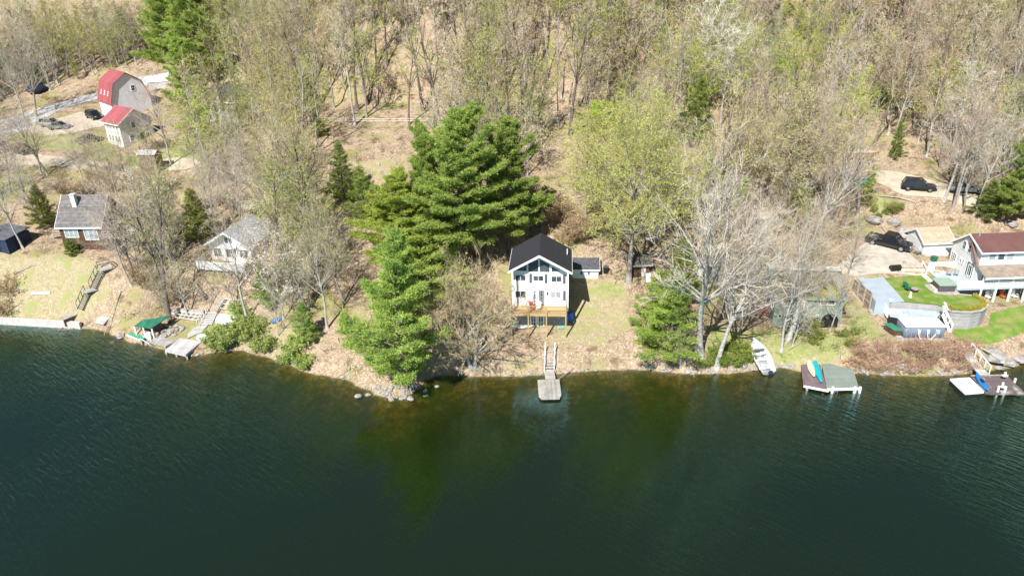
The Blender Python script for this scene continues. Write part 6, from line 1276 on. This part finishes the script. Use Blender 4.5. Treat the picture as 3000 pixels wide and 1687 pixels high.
m = MB(); m.add([P0 - side_*.55, P0 + side_*.55, P1 + side_*.55, P1 - side_*.55, P0 - side_*.55 - Vector((0,0,.12)), P0 + side_*.55 - Vector((0,0,.12)), P1 + side_*.55 - Vector((0,0,.12)), P1 - side_*.55 - Vector((0,0,.12))], [(0,1,2,3),(7,6,5,4),(0,4,5,1),(1,5,6,2),(2,6,7,3),(3,7,4,0)]); m.build('planks', grey_plank_y, GP)
m = MB(); U = Vector((0, 0, .95)); m.bar(P0 + side_*.6 + U, P1 + side_*.6 + U, .06, .1)
for k in range(5): q_ = P0.lerp(P1, k / 4) + side_ * .6; m.bar(q_ - Vector((0,0,.2)), q_ + U, .08)
m.build('railing', white_paint, GP)
# left: sea wall, long stairs
z36 = zc(0, 600, 3.622)
for k, (A, B) in enumerate((((-420, 910), (0, 945)), ((0, 945), (232, 958)))):
    a, b = W(*A, 0), W(*B, 0)
    if k == 0: SW_ = thing('sea_wall', 'long low pale concrete sea wall along the left shore', 'sea wall', (b.x, b.y, 0), 0); ob_ = b
    else:
        m = MB(Matrix.Translation((-ob_.x, -ob_.y, 0))); p0 = W(-420, 912, 0); p1 = W(0, 950, 0); p2 = W(236, 964, 0); e_ = Vector((0, .5, 0))
        m.prism([(p.x, p.y) for p in (p0, p1, p2, p2 + e_, p1 + e_, p0 + e_)], [-1.2] * 6, [.85] * 6); m.build('wall', mat('pale_concrete', (.55, .52, .50), (.40, .37, .35), .9, 2, .3), SW_)
def ramp_stairs(nm, lab, a, b, wd, nst, mt, rail=None, cat='stairs', rh=.9, group=None):
    """flight of steps from low point a to high point b"""
    a = Vector(a); b = Vector(b); d = b - a; L = math.hypot(d.x, d.y); t = thing(nm, lab, cat, (a.x, a.y, a.z), math.atan2(d.y, d.x)); h = d.z
    for i in range(nst): x = L * (i + .5) / nst; z = h * (i + .5) / nst; MB().box(x - L / nst * .42, x + L / nst * .42, -wd/2, wd/2, z - .03, z + .03).build('step', mt, t)
    for s in (-1, 1): MB().bar((0, s * wd/2, -.1), (L, s * wd/2, h - .1), .05, .22).build('stringer', mt, t)
    if rail:
        for s in rail:
            m = MB(); m.bar((0, s * wd/2, rh), (L, s * wd/2, h + rh), .06, .08)
            for k in range(4): m.bar((L * k/3, s * wd/2, h * k/3 - .3), (L * k/3, s * wd/2, h * k/3 + rh), .07)
            m.build('handrail', mt, t)
    return t
w1 = mat('grey_brown_wood', (.26, .24, .22), (.17, .155, .14), .85, 4, .1)
a, b, c, d, e, f = [T(*z36(*p)) for p in ((855, 1130), (935, 950), (990, 905), (1070, 735), (1110, 705), (1140, 690))]
up_ = Vector((0, 0, .3))
ramp_stairs('plank_stairs', 'lower flight of the long wooden stairs climbing from the left sea wall', a + up_, b + up_, .95, 9, w1, (1,)); ramp_stairs('plank_stairs', 'upper flight of the long wooden stairs below the brown cottage', c + up_, d + up_, .95, 8, w1, (1,))
for (P, lab, sz) in ((((b + c) / 2), 'middle landing of the long wooden stairs', 1.6), ((e + f) / 2, 'top landing of the long wooden stairs, with a small railing', 1.5)):
    t = thing('stair_landing', lab, 'landing', (P.x, P.y, P.z + .3), .7); MB().box(-sz/2, sz/2, -.6, .6, -.06, .04).build('platform', grey_plank_y, t)
    for x in (-sz/2 + .1, sz/2 - .1):
        for y in (-.55, .5): MB().box(x - .05, x + .05, y, y + .1, -1.0, -.065).build('leg', w1, t)
    if 'top' in lab: rails(t, [(-sz/2, .6), (sz/2, .6), (sz/2, -.6)], .04, w1, .9, 2, .8)
a = W(*z36(670, 1225), 1.25); b = W(*z36(880, 1140), 1.25); t = thing('boardwalk', 'short grey plank walk joining the sea wall to the long stairs', 'walkway', (a.x, a.y, 1.25), math.atan2((b - a).y, (b - a).x)); L = (b - a).length; MB().box(0, L, -.15, 1.0, 0, .1).build('planks', grey_plank, t); MB().box(0, L, -.13, -.03, -.9, -.005).build('joist', dark_wood, t)
a = W(*z36(710, 1300), .1); t = thing('sunken_frame', 'half sunken timber frame in the water below the left stairs', 'frame', (a.x, a.y, 0), .1); m = MB(); m.bar((-.9,-.4,.03),(1,-.5,.03),.1); m.bar((-.5,.3,.06),(1.3,.3,.06),.1); m.bar((-.7,-.5,.08),(-.4,.4,.08),.09); m.bar((.9,-.5,.08),(1.1,.4,.08),.09); m.build('timbers', w1, t)
a = T(*z36(435, 948)); t = thing('white_board', 'long white board lying on the dry grass slope at the left', 'board', (a.x, a.y, a.z + .05), -.02); MB().box(-1.25, 1.25, -.12, .12, 0, .22).build('board', white_paint, t)
a = T(*z36(1095, 1240)); t = thing('tilted_slab', 'tilted grey slab at the waterline beside a fallen branch', 'slab', (a.x, a.y, a.z + .1), -.4); MB().add([(-.8,-.6,0),(.8,-.6,.0),(.8,.6,.5),(-.8,.6,.5),(-.8,-.6,-.15),(.8,-.6,-.15),(.8,.6,.35),(-.8,.6,.35)], [(0,1,2,3),(7,6,5,4),(0,4,5,1),(1,5,6,2),(2,6,7,3),(3,7,4,0)]).build('slab', concrete, t)
# green roofed boat hut and docks
z57 = zc(350, 850, 5.724)
def w5(X, Y, z=.7): return W(*z57(X, Y), z)
gr_m = mat('green_metal_sheet', (.035, .19, .12), (.03, .14, .09), .5, 1.5, stripe=('X', .35), stripec=.8)
r = [w5(240, 600, 2.0), w5(530, 640, 2.0), w5(890, 400, 2.3), w5(610, 470, 2.3), w5(400, 490, 2.3)]; HB = thing('boat_hut', 'open boat hut with a dark green metal roof at the left shore', 'hut', (r[0].x, r[0].y, 0), 0); M_ = Matrix.Translation((-r[0].x, -r[0].y, 0))
MB(M_).slab([tuple(p) for p in r], .07).build('roof', gr_m, HB)
for p in (r[0], r[1], (r[0] + r[1]) / 2): MB(M_).box(p.x - .07, p.x + .07, p.y + .05, p.y + .19, .4, 1.92).build('post', white_paint, HB)
MB(M_).prism([(r[0].x + .25, r[0].y + .9), (r[1].x - .2, r[1].y + .9), (r[1].x + .6, r[1].y + 1.6), (r[0].x + .9, r[0].y + 1.6)], .3, 1.9).build('rear_wall', dark_wood, HB)
MB(M_).box(r[1].x - .9, r[1].x - .35, r[1].y - .0, r[1].y + .35, .5, 1.3).build('white_cabinet', white_paint, HB)
q = [w5(130, 740), w5(260, 660), w5(500, 735), w5(400, 815), w5(350, 830)]; t = thing('green_deck', 'small bright green deck over the water in front of the boat hut', 'deck', (q[0].x, q[0].y, 0), 0); M_ = Matrix.Translation((-q[0].x, -q[0].y, 0)); 
MB(M_).prism([(p.x, p.y) for p in (q[0], q[4], q[3], q[2], q[1])], [.55] * 5, [.7] * 5).build('deck', mat('bright_green_paint', (.07, .32, .17), (.06, .26, .14), .7, 2), t); m = MB(M_); m.bar((q[0].x, q[0].y - .04, .6), (q[4].x, q[4].y - .04, .6), .06, .22); m.build('edge_board', white_paint, t)
for p in (q[0], (q[0] + q[4]) / 2, q[4]): MB(M_).box(p.x - .08, p.x + .08, p.y + .02, p.y + .18, -1.2, .545).build('pile', grey_wood, t)
MB(M_).bar((w5(350, 815).x, w5(350, 815).y, .72), (w5(500, 900).x, w5(500, 900).y, .72), .09, .06).bar((w5(390, 770).x, w5(390, 770).y, .74), (w5(540, 850).x, w5(540, 850).y, .74), .09, .06).build('loose_rails', white_paint, t)
q = [w5(500, 860, .6), w5(620, 760, .6), w5(960, 845, .6), w5(770, 940, .6)]; t = thing('plank_dock', 'grey plank dock between the green deck and the pale dock', 'dock', (q[0].x, q[0].y, 0), 0); M_ = Matrix.Translation((-q[0].x, -q[0].y, 0)); MB(M_).prism([(p.x, p.y) for p in (q[0], q[3], q[2], q[1])], [.42] * 4, [.6] * 4).build('planks', grey_plank, t)
q = [w5(760, 1000, .65), w5(1110, 1080, .65), w5(1370, 865, .65), w5(1010, 800, .65), w5(975, 835, .65)]; t = thing('pale_dock', 'bleached pale plank dock jutting out farthest at the left shore', 'dock', (q[0].x, q[0].y, 0), 0); M_ = Matrix.Translation((-q[0].x, -q[0].y, 0)); MB(M_).prism([(p.x, p.y) for p in q], [.35] * 5, [.66] * 5).build('planks', mat('bleached_planks', (.56, .55, .55), (.42, .41, .42), .85, 1, stripe=('X', .17), stripec=.8), t)
for p in (q[0], q[1], (q[0] + q[1]) / 2, q[2]): MB(M_).box(p.x - .1, p.x + .1, p.y + .08, p.y + .25, -1.4, .345).build('pile', grey_wood, t)
q = [w5(1280, 800, .85), w5(1400, 870, .85), w5(1475, 745, .85), w5(1310, 715, .85)]; t = thing('side_platform', 'small white plank platform attached to the right side of the pale dock', 'platform', (q[0].x, q[0].y, 0), 0); M_ = Matrix.Translation((-q[0].x, -q[0].y, 0)); MB(M_).prism([(p.x, p.y) for p in q], [.6] * 4, [.85] * 4).build('planks', mat('white_planks', (.62, .62, .63), (.5, .5, .5), .8, 1, stripe=('Y', .2), stripec=.85), t)
q = [T(*z57(*p)) for p in ((1140, 820), (1380, 720), (1500, 580), (1420, 560), (1230, 660), (1150, 740))]; sheet('footpath', [(p.x, p.y) for p in q], concrete, .12, .7)
def zt(X, Y, dz=.2): p = T(*z57(X, Y)); p.z += dz; return p
ramp_stairs('timber_steps', 'lower bleached timber steps rising from the left docks', zt(1450, 600), zt(1550, 390), 1.5, 6, mat('bleached_steps', (.60, .59, .58), (.48, .46, .45), .85, 2), (1,)); ramp_stairs('timber_steps', 'upper weathered timber steps leading to the white cottage', zt(1580, 370, .25), zt(1720, 140, .25), 1.5, 9, grey_wood, (1,))
t = thing('deck_stairs', 'old timber stairs with rails under the deck of the white cottage', 'stairs', T(*z57(1500, 130)), 2.4)
for i in range(7): MB().box(i * .32, i * .32 + .26, -.7, .7, .1 + i * .17, .15 + i * .17).build('step', pale_rail, t)
for s in (-.72, .72): MB().bar((0, s, .9), (2.2, s, 2.1), .06, .08).bar((0, s, 0), (0, s, .9), .07).bar((2.2, s, .8), (2.2, s, 2.1), .07).build('handrail', grey_wood, t)
a, b = zt(900, 360, 0), zt(1430, 400, 0); t = thing('timber_wall', 'low weathered timber retaining wall above the white frame racks', 'retaining wall', (a.x, a.y, a.z), math.atan2((b - a).y, (b - a).x)); MB().box(0, (b - a).length, -.15, .15, -.5, .55).build('timbers', grey_wood, t)
def rackf(nm, lab, corners, nx, ny):
    P = [zt(*c, .35) for c in corners]; t = thing(nm, lab, 'rack', P[0], 0); m = MB(Matrix.Translation(-P[0]))
    for i in range(nx + 1): u = i / nx; m.bar(P[0].lerp(P[1], u), P[3].lerp(P[2], u), .05)
    for j in range(ny + 1): u = j / ny; m.bar(P[0].lerp(P[3], u), P[1].lerp(P[2], u), .06)
    m.build('frame', white_paint, t)
    for p in P: MB(Matrix.Translation(-P[0])).bar(p - Vector((0, 0, .5)), p, .06).build('leg', white_paint, t)
rackf('pipe_rack', 'white dock frame section lying on the grass left of the steps', ((855, 480), (1300, 545), (1390, 440), (930, 380)), 6, 2); rackf('pipe_rack', 'white dock frame section lying on the slope right of the upper steps', ((1680, 340), (1980, 375), (2060, 215), (1760, 185)), 3, 2)
p = T(*z57(1700, 540)); q = T(*z57(2050, 570)); t = thing('upturned_boat', 'white boat lying upside down on the grass right of the timber steps', 'boat', (p.x - .2, p.y + .35, p.z + .05), math.atan2((q - p).y, (q - p).x)); L = (q - p).length + .5
S_ = hull(L, 1.9, .8, rise=.1, stern=.85); S_ = [[(x, y, .85 - z) for x, y, z in s] for s in S_]; m = MB(); m.loft(S_, False, False); m.add(S_[0], [tuple(range(9))]); m.build('hull', mat('white_fibreglass', (.80, .80, .79), None, .35, 2, spec=.5), t, True, False)
p = T(*z57(1850, 600)); t = thing('dark_tub', 'small dark grey tub beside the upturned white boat', 'tub', p, -.2); lump('tub', t, MATS['dark_flat_roof'], .65, .4, .5, 5, rough=.04)
# things near the middle
p = T(*zA(560, 865)); 
kayak('paddle_board', 'white paddle board lying on the grass under the tan deck', T(*zA(240, 872)) + Vector((0, 0, .1)), T(*zA(395, 864)) + Vector((0, 0, .1)), white_paint, .8, 'board', False, .18)
kayak('kayak', 'white kayak half hidden behind the budding maple', T(*zA(120, 868)) + Vector((0, 0, .1)), T(*zA(225, 872)) + Vector((0, 0, .1)), white_m, .7, 'kayak', True)
p = T(*zA(262, 845)); t = thing('green_tarp', 'dark green tarp bundle left of the paddle board', 'tarp', p, 0); lump('tarp', t, green_p, .5, .4, .5, 2)
p = T(*zA(590, 868)); t = thing('green_mat', 'small green plastic sled on the grass beside the deck post', 'sled', p, .1); MB().prism(rrect(-.5,.5,-.3,.3,.12), .02, .14).build('shell', mat('pale_green_plastic', (.25,.42,.36), None, .6), t)
p = T(*zA(648, 815)); t = thing('blue_tarp_box', 'bright blue crate in the shade right of the white gabled house', 'crate', p, .2); MB().prism(rrect(-.4,.4,-.3,.3,.05), 0, .9).build('crate', mat('crate_blue', (.03,.12,.5), None, .5), t); MB().prism(rrect(-.43,.43,-.33,.33,.05), .905, .97).build('lid', mat('crate_blue'  , (.03,.12,.5)), t)
p = T(*zA(905, 480)); t = thing('black_bin', 'round black bin in the shade of the low white shed', 'bin', p, 0); MB().tube([(0,0,0),(0,0,.8)], [.28,.34], 12).build('body', black_plastic, t); MB().tube([(0,0,.8),(0,0,.88)], .36, 12).build('lid', MATS['dark_flat_roof'], t)
z28 = zc(700, 700, 2.8975)
p = T(*z28(1660, 930)); t = thing('dark_bench', 'dark bench with pale slats between the point pine and the budding maple', 'bench', p, .12)
for k in range(3): MB().box(-.95, .95, -.25 + k * .18, -.1 + k * .18, .42, .46).build('slat', mat('dark_bench_wood', (.08,.08,.10), (.05,.05,.06), .7, 3), t)
MB().box(-.95, .95, .3, .34, .55, .9).build('backrest', white_paint, t)
for x in (-.8, .8): MB().box(x-.04, x+.04, -.2, .3, 0, .415).build('leg', black_plastic, t)
p = T(*z28(330, 690)); t = thing('blue_tarp', 'blue tarp in the bushes on the leafy bank', 'tarp', p, .6); lump('tarp', t, mat('tarp_blue', (.05,.25,.6), None, .5), .9, .35, .3, 6)
# hillside steps behind the house
a = T(1572, 690); b = T(1572, 625); ramp_stairs('hillside_steps', 'wooden steps climbing the slope behind the white gabled house', a + Vector((0,0,.3)), b + Vector((0,0,.4)), 1.3, 12, w1, (-1,))
# broken trunk, fallen branches
p = T(508, 768); t = thing('tree_snag', 'pale broken tree trunk without a top, right of the brown cottage', 'dead tree', (p.x, p.y, p.z - .2), 0); m = MB(); m.tube([(0,0,0),(-.3,.0,2.2),(-.75,.1,4.6),(-1.1,.1,6.4)], [.42,.34,.3,.26], 9); m.build('trunk', bark_pale, t); MB().tube([(-.75,.1,4.6),(-.2,-.1,5.4)], [.12,.06], 6).build('branch_stub', bark_pale, t)
for (A, B, lab, r_) in (((268, 835), (300, 960), 'fallen pale birch branch hanging down the bank beside the tilted slab', .07), ((40, 807), (105, 780), 'fallen pale branch on the slope at the far left', .06), ((1160, 560), (1100, 470), 'fallen grey log on the bare slope left of the pine clump', .12), ((1940, 740), (2010, 700), 'fallen grey limb near the little brown shed', .08), ((2680, 595), (2560, 575), 'fallen bleached log below the black hatchback', .12)):
    if 'birch' in lab: A, B = (355, 855), (305, 990)
    a, b = T(*A), T(*B); t = thing('fallen_branch', lab, 'branch', (a.x, a.y, a.z + .15), 0); d = b - a; m = MB(); m.tube([(0,0,0), tuple(d * .4 + Vector((.1, 0, .25))), tuple(d * .75 + Vector((-.1, 0, .15))), tuple(d)], [r_, r_*.8, r_*.6, r_*.3], 6); m.build('branch', bark_pale, t)
    for k in (.35, .6, .8): q = d * k; MB().tube([tuple(q + Vector((0,0,.15))), tuple(q + Vector((random.uniform(-1,1), random.uniform(-.6,.6), .5)))], [r_*.45, .01], 5).build('twig', bark_pale, t)
# utility wires across the slope, with a pole each side
pa = T(905, 395); pb = T(1640, 380)
for p, lab in ((pa, 'thin utility pole at the left end of the wires on the hillside'), (pb, 'thin utility pole at the right end of the wires, behind the yellow green tree')):
    t = thing('utility_pole', lab, 'pole', p, 0); MB().tube([(0,0,-.3),(0,0,3.0)], [.1,.08], 8).build('pole', bark_dark, t); MB().box(-.05,.05,-.5,.5,2.7,2.8).build('crossarm', bark_dark, t)
t = thing('utility_wires', 'pair of pale wires strung across the bare slope above the pine clump', 'wires', pa, 0)
for k in (0, .6): MB().tube([tuple((pb - pa) * s + Vector((0, (k - .3), 2.85 - .6 * math.sin(math.pi * s) - k * .8))) for s in np.linspace(0, 1, 9)], .022, 4).build('wire', white_paint, t)
p = T(560, 392); o = bpy.data.objects.new('flowering_shrub', SHRUB[2]); C.objects.link(o); o.location = p; o.color = (.35, .12, .42, 1); tag(o, 'purple flowering shrub right of the red roofed house', 'shrub')
p = T(572, 400); o = bpy.data.objects.new('flowering_shrub', SHRUB[2]); C.objects.link(o); o.location = p; o.color = (.6, .6, .55, 1); tag(o, 'whitish flowering shrub beside the purple one', 'shrub')
# ---------------- shrubs ----------------
def shrub(nm, k, px, s, col, lab, group=None):
    p = T(*px); o = bpy.data.objects.new(nm, SHRUB[k]); C.objects.link(o); o.location = (p.x, p.y, p.z - .05); o.scale = (s, s, s) if not hasattr(s, '__len__') else s; o.rotation_euler.z = random.uniform(0, 6.28); o.color = col; return tag(o, lab, 'shrub', group)
for i in range(60):
    X = random.uniform(2480, 2850); Y = 1000 + (X - 2480) / 370 * 8 + random.uniform(6, 84)
    shrub('bramble', 3, (X, Y), random.uniform(.6, 1.0), random.choice([(.62, .44, .36, 1), (.66, .54, .42, 1), (.5, .36, .30, 1)]), 'pinkish brown bramble bush in the thicket below the pool', 'brambles below the pool')
for i in range(20):
    X = random.uniform(640, 900); Y = float(np.interp(X, _shx, _shy)) - random.uniform(6, 110) + 5
    shrub('shore_bush', random.choice((1, 2, 1)), (X, Y), random.uniform(.8, 1.25), jit((.44, .50, .20, 1)), 'fresh green bush overhanging the left shore', 'green bushes overhanging the left shore')
for i in range(14): shrub('shore_bush', 1, (random.uniform(2060, 2200), random.uniform(1020, 1080)), random.uniform(.5, .8), jit((.28, .34, .09, 1)), 'green bush under the twin silvery oaks', 'green bushes under the twin oaks')
for i in range(16): shrub('shore_bush', random.choice((0, 2)), random.choice([(random.uniform(2330, 2520), random.uniform(960, 1030)), (random.uniform(2520, 2640), random.uniform(600, 640))]), random.uniform(.6, 1.0), jit((.30, .34, .12, 1)), 'low leafing bush near the green cottage', 'leafing bushes near the green cottage')
for i in range(46):
    X, Y = random.choice([(random.uniform(180, 360), random.uniform(520, 580)), (random.uniform(2180, 2500), random.uniform(520, 640)), (random.uniform(400, 560), random.uniform(780, 930)), (random.uniform(1990, 2200), random.uniform(470, 600)), (random.uniform(0, 60), random.uniform(780, 930)), (random.uniform(1480, 1640), random.uniform(560, 635)), (random.uniform(1600, 1800), random.uniform(620, 740)), (random.uniform(600, 900), random.uniform(560, 740))])
    shrub('thicket_bush', 0, (X, Y), random.uniform(.8, 1.5), jit((.50, .40, .30, 1)), 'leafless brown bush in the thickets of the slope', 'leafless bushes on the slopes')
# ---------------- stones ----------------
rockm = mat('grey_rock', (.36, .34, .32), (.20, .185, .17), .9, 1.6, .6, detail=8)
def rock_mesh(seed, n=9, k=6):
    rs = np.random.RandomState(seed); secs = []
    for i in range(k):
        ph = -math.pi / 2 + math.pi * (i + .15) / (k - .7); secs.append([((math.cos(ph) * math.cos(t)) * (1 + .16 * rs.randn()), (math.cos(ph) * math.sin(t)) * (1 + .16 * rs.randn()), .7 * math.sin(ph) * (1 + .12 * rs.randn())) for t in np.arange(n) / n * 2 * math.pi])
    return MB().loft(secs, True).mesh('rock', rockm, False)
RK = [rock_mesh(s) for s in range(6)]
def rock(nm, p, s, lab, group=None, cat='rock'):
    o = bpy.data.objects.new(nm, random.choice(RK)); C.objects.link(o); o.location = p; o.scale = (s * random.uniform(.8, 1.3), s * random.uniform(.8, 1.2), s * random.uniform(.6, .95)); o.rotation_euler = (0, 0, random.uniform(0, 6.28)); return tag(o, lab, cat, group)
random.seed(5)
for i in range(150):
    X = random.choice([random.uniform(420, 900), random.uniform(900, 1900), random.uniform(1900, 2340), random.uniform(2480, 3000), random.uniform(1060, 1260)]); Y = float(np.interp(X, _shx, _shy)) + random.uniform(-9, 3)
    if 480 < X < 560 or 2360 < X < 2500: continue
    p = T(X, Y); rock('shore_stone', (p.x, p.y, p.z + .02), random.uniform(.14, .38) * (.8 if X < 1900 else 1), 'one of the pale stones scattered along the waterline', 'stones along the waterline')
for i in range(34):
    X, Y = random.gauss(1165, 45), random.uniform(1128, 1176); p = T(X, Y); rock('point_stone', (p.x, p.y, max(p.z, -.1) + .05), random.uniform(.16, .36), 'one of the rounded stones piled on the point under the pale green pine', 'stones on the point')
for i in range(26): p = T(*z57(random.uniform(640, 1060), random.uniform(600, 790))); rock('pile_stone', (p.x, p.y, p.z + .1), random.uniform(.16, .34), 'one of the stones heaped beside the grey plank dock', 'stones heaped beside the plank dock')
for (X, Y), s, lab in (((2905, 1045), 1.5, 'large pale boulder nearest the gangway at the right shore'), ((2950, 1065), 1.1, 'angular white boulder at the waterline at the right shore'), ((2985, 1055), 1.0, 'pale boulder at the very edge of the right shore'), ((2925, 1078), .7, 'small white boulder beside the worn dock gangway'), ((2650, 690), 2.0, 'large pale boulder just behind the black pickup truck'), ((2560, 650), 1.5, 'mossy grey boulder uphill of the black pickup truck'), ((2620, 655), 1.3, 'pale boulder on the slope above the black pickup truck'), ((2985, 615), 2.6, 'huge white boulder above the red brown roof at the frame edge'), ((2965, 660), 1.2, 'dark grey boulder below the huge white one'), ((2635, 1075), .9, 'white boulder in the brambles at the waterline'), ((2680, 1085), .7, 'smaller white boulder in the brambles at the waterline'), ((2540, 1095), .35, 'lone white stone in the water right of the green dock'), ((2178, 1072), .6, 'flat white stone at the waterline left of the aluminium boat'), ((2560, 915), .9, 'pale ledge rock left of the white pool fence'), ((355, 985), .9, 'grey boulder at the waterline left of the boat hut'), ((330, 1005), .5, 'smaller grey boulder below the left boat hut'), ((1905, 1072), .45, 'white stone on the bank at the evergreen clump')):
    p = T(X, Y); s *= .72; rock('boulder', (p.x, p.y, p.z + s * .2), s, lab, cat='boulder')
# ---------------- undergrowth, fallen leaves, fallen branches (uncountable) ----------------
def scatter(n, ylo=60, yhi=172, dens=None):
    y = ylo + (yhi - ylo) * RS.rand(n * 3) ** 1.25; x = (RS.rand(n * 3) * 2 - 1) * (y * .72 + 8)
    i = np.clip(((x + 130) / .6).astype(int), 0, len(FX) - 1); j = np.clip(((y - 20) / .6).astype(int), 0, len(FY) - 1); z = GZ[i, j]
    ok = z > .3
    return x[ok][:n], y[ok][:n], z[ok][:n]
AVOID = [smoothpoly(gpoly(p)) for p in [v[0] for v in ROADS.values()]] + [gpoly(p) for p in ([(2530,800),(3100,760),(3100,1010),(2800,1010),(2530,990)], [(1470,1060),(1470,960),(1650,960),(1680,830),(1830,830),(1860,1050)], [(0,940),(0,740),(300,760),(340,860),(250,950)], [(1460,960),(1460,800),(1760,800),(1760,960)],[(155,745),(155,640),(400,640),(400,745)])]
CIRC = []
_kids = {}
for o in bpy.data.objects:
    if o.parent: _kids.setdefault(o.parent.name, []).append(o)
for o in list(bpy.data.objects):
    if o.parent or o.type not in ('EMPTY',) or o.get('category') in ('tree', 'sapling', 'dead tree', 'branch', 'wires', 'brush pile', 'sea wall', 'pole', None): continue
    M = rootM(o); pts = []
    for c in _kids.get(o.name, []):
        if c.type == 'MESH': pts += [M @ c.matrix_basis @ Vector(q) for q in c.bound_box]
    if not pts: continue
    x0, x1, y0, y1 = min(p.x for p in pts), max(p.x for p in pts), min(p.y for p in pts), max(p.y for p in pts)
    if x1 - x0 < 22: CIRC.append((x0 - .5, x1 + .5, y0 - .5, y1 + .4))
def keepout(x, y):
    r = np.zeros(len(x), bool)
    for a, b, c, d in CIRC: r |= (x > a) & (x < b) & (y > c) & (y < d)
    for p in AVOID: r |= inpoly(x, y, p)
    return r
def patchy(x, y, s, t, ph=0): return (np.sin(x * s + ph + 2 * np.sin(y * s * .7)) + np.cos(y * s * 1.3 + ph * 2 + 1.7 * np.sin(x * s * .6))) > t
def brush(name, n, hgt, rad, col1, col2, thr, ph, leafs, lsize, lcol, lab, per=26, s=.35):
    """a thicket: clumps of twigs and small leaves over the open ground"""
    x, y, z = scatter(n); k = ~keepout(x, y) & patchy(x, y, s, thr, ph); x, y, z = x[k], y[k], z[k]; m = len(x)
    hs = hgt * (.4 + RS.rand(m))
    P = np.repeat(np.stack([x, y, z], 1), per, 0); h = np.repeat(hs, per); P[:, :2] += RS.normal(size=(m * per, 2)) * rad * .4
    base = P.copy(); base[:, 2] += RS.rand(m * per) * h * .5
    D = RS.normal(size=(m * per, 3)) * .55; D[:, 2] = np.abs(D[:, 2]) + .6; D /= np.linalg.norm(D, axis=1)[:, None]
    parts = [(spikes(base, D, h * (.35 + .6 * RS.rand(m * per)), .016), 0)]
    if leafs:
        Q = np.repeat(np.stack([x, y, z], 1), leafs, 0); hq = np.repeat(hs, leafs); Q += RS.normal(size=Q.shape) * np.array([rad * .45, rad * .45, 0]); Q[:, 2] += RS.rand(len(Q)) * hq * 1.1
        parts.append((quads(Q, lsize), 1))
    V, Fc, mi = join(parts)
    me = rawmesh(name, V, Fc, [leafmat(name + '_twig', col1, col2, .15), leafmat(name + '_leaf', lcol, tuple(c * .7 for c in lcol), .35)], mi)
    o = bpy.data.objects.new(name, me); C.objects.link(o); tag(o, lab, 'undergrowth', kind='stuff')
brush('undergrowth', 2600, 1.3, .9, (.36, .27, .20), (.24, .17, .12), -.1, 0, 8, .07, (.30, .30, .12), 'brown leafless thicket spread over the wooded slopes')
brush('green_undergrowth', 1500, .9, .8, (.28, .24, .13), (.2, .17, .1), .55, 2.4, 46, .085, (.26, .33, .08), 'yellow green leafing ground plants in patches over the slopes', per=10)
x, y, z = scatter(60000, 60, 165); k = ~keepout(x, y); x, y, z = x[k], y[k], z[k]
V, Fc = quads(np.stack([x, y, z + .04], 1), .06, .8)
me = rawmesh('fallen_leaves', V, Fc, leafmat('dry_leaf', (.50, .37, .26), (.30, .20, .12), .1, scale=3)); o = bpy.data.objects.new('fallen_leaves', me); C.objects.link(o); tag(o, 'tan fallen leaves strewn over the slopes', 'leaves', kind='stuff')
x, y, z = scatter(2600, 60, 165); k = ~keepout(x, y); x, y, z = x[k], y[k], z[k]
D = RS.normal(size=(len(x), 3)) * np.array([1, 1, .12]); D /= np.linalg.norm(D, axis=1)[:, None]
V, Fc = spikes(np.stack([x, y, z + .12], 1), D, 1 + 2.5 * RS.rand(len(x)), .045)
me = rawmesh('fallen_branches', V, Fc, leafmat('dead_wood', (.52, .46, .40), (.36, .30, .25), 0, scale=.3)); o = bpy.data.objects.new('fallen_branches', me); C.objects.link(o); tag(o, 'grey fallen branches littering the slopes', 'branches', kind='stuff')

print('objects', len(bpy.data.objects))
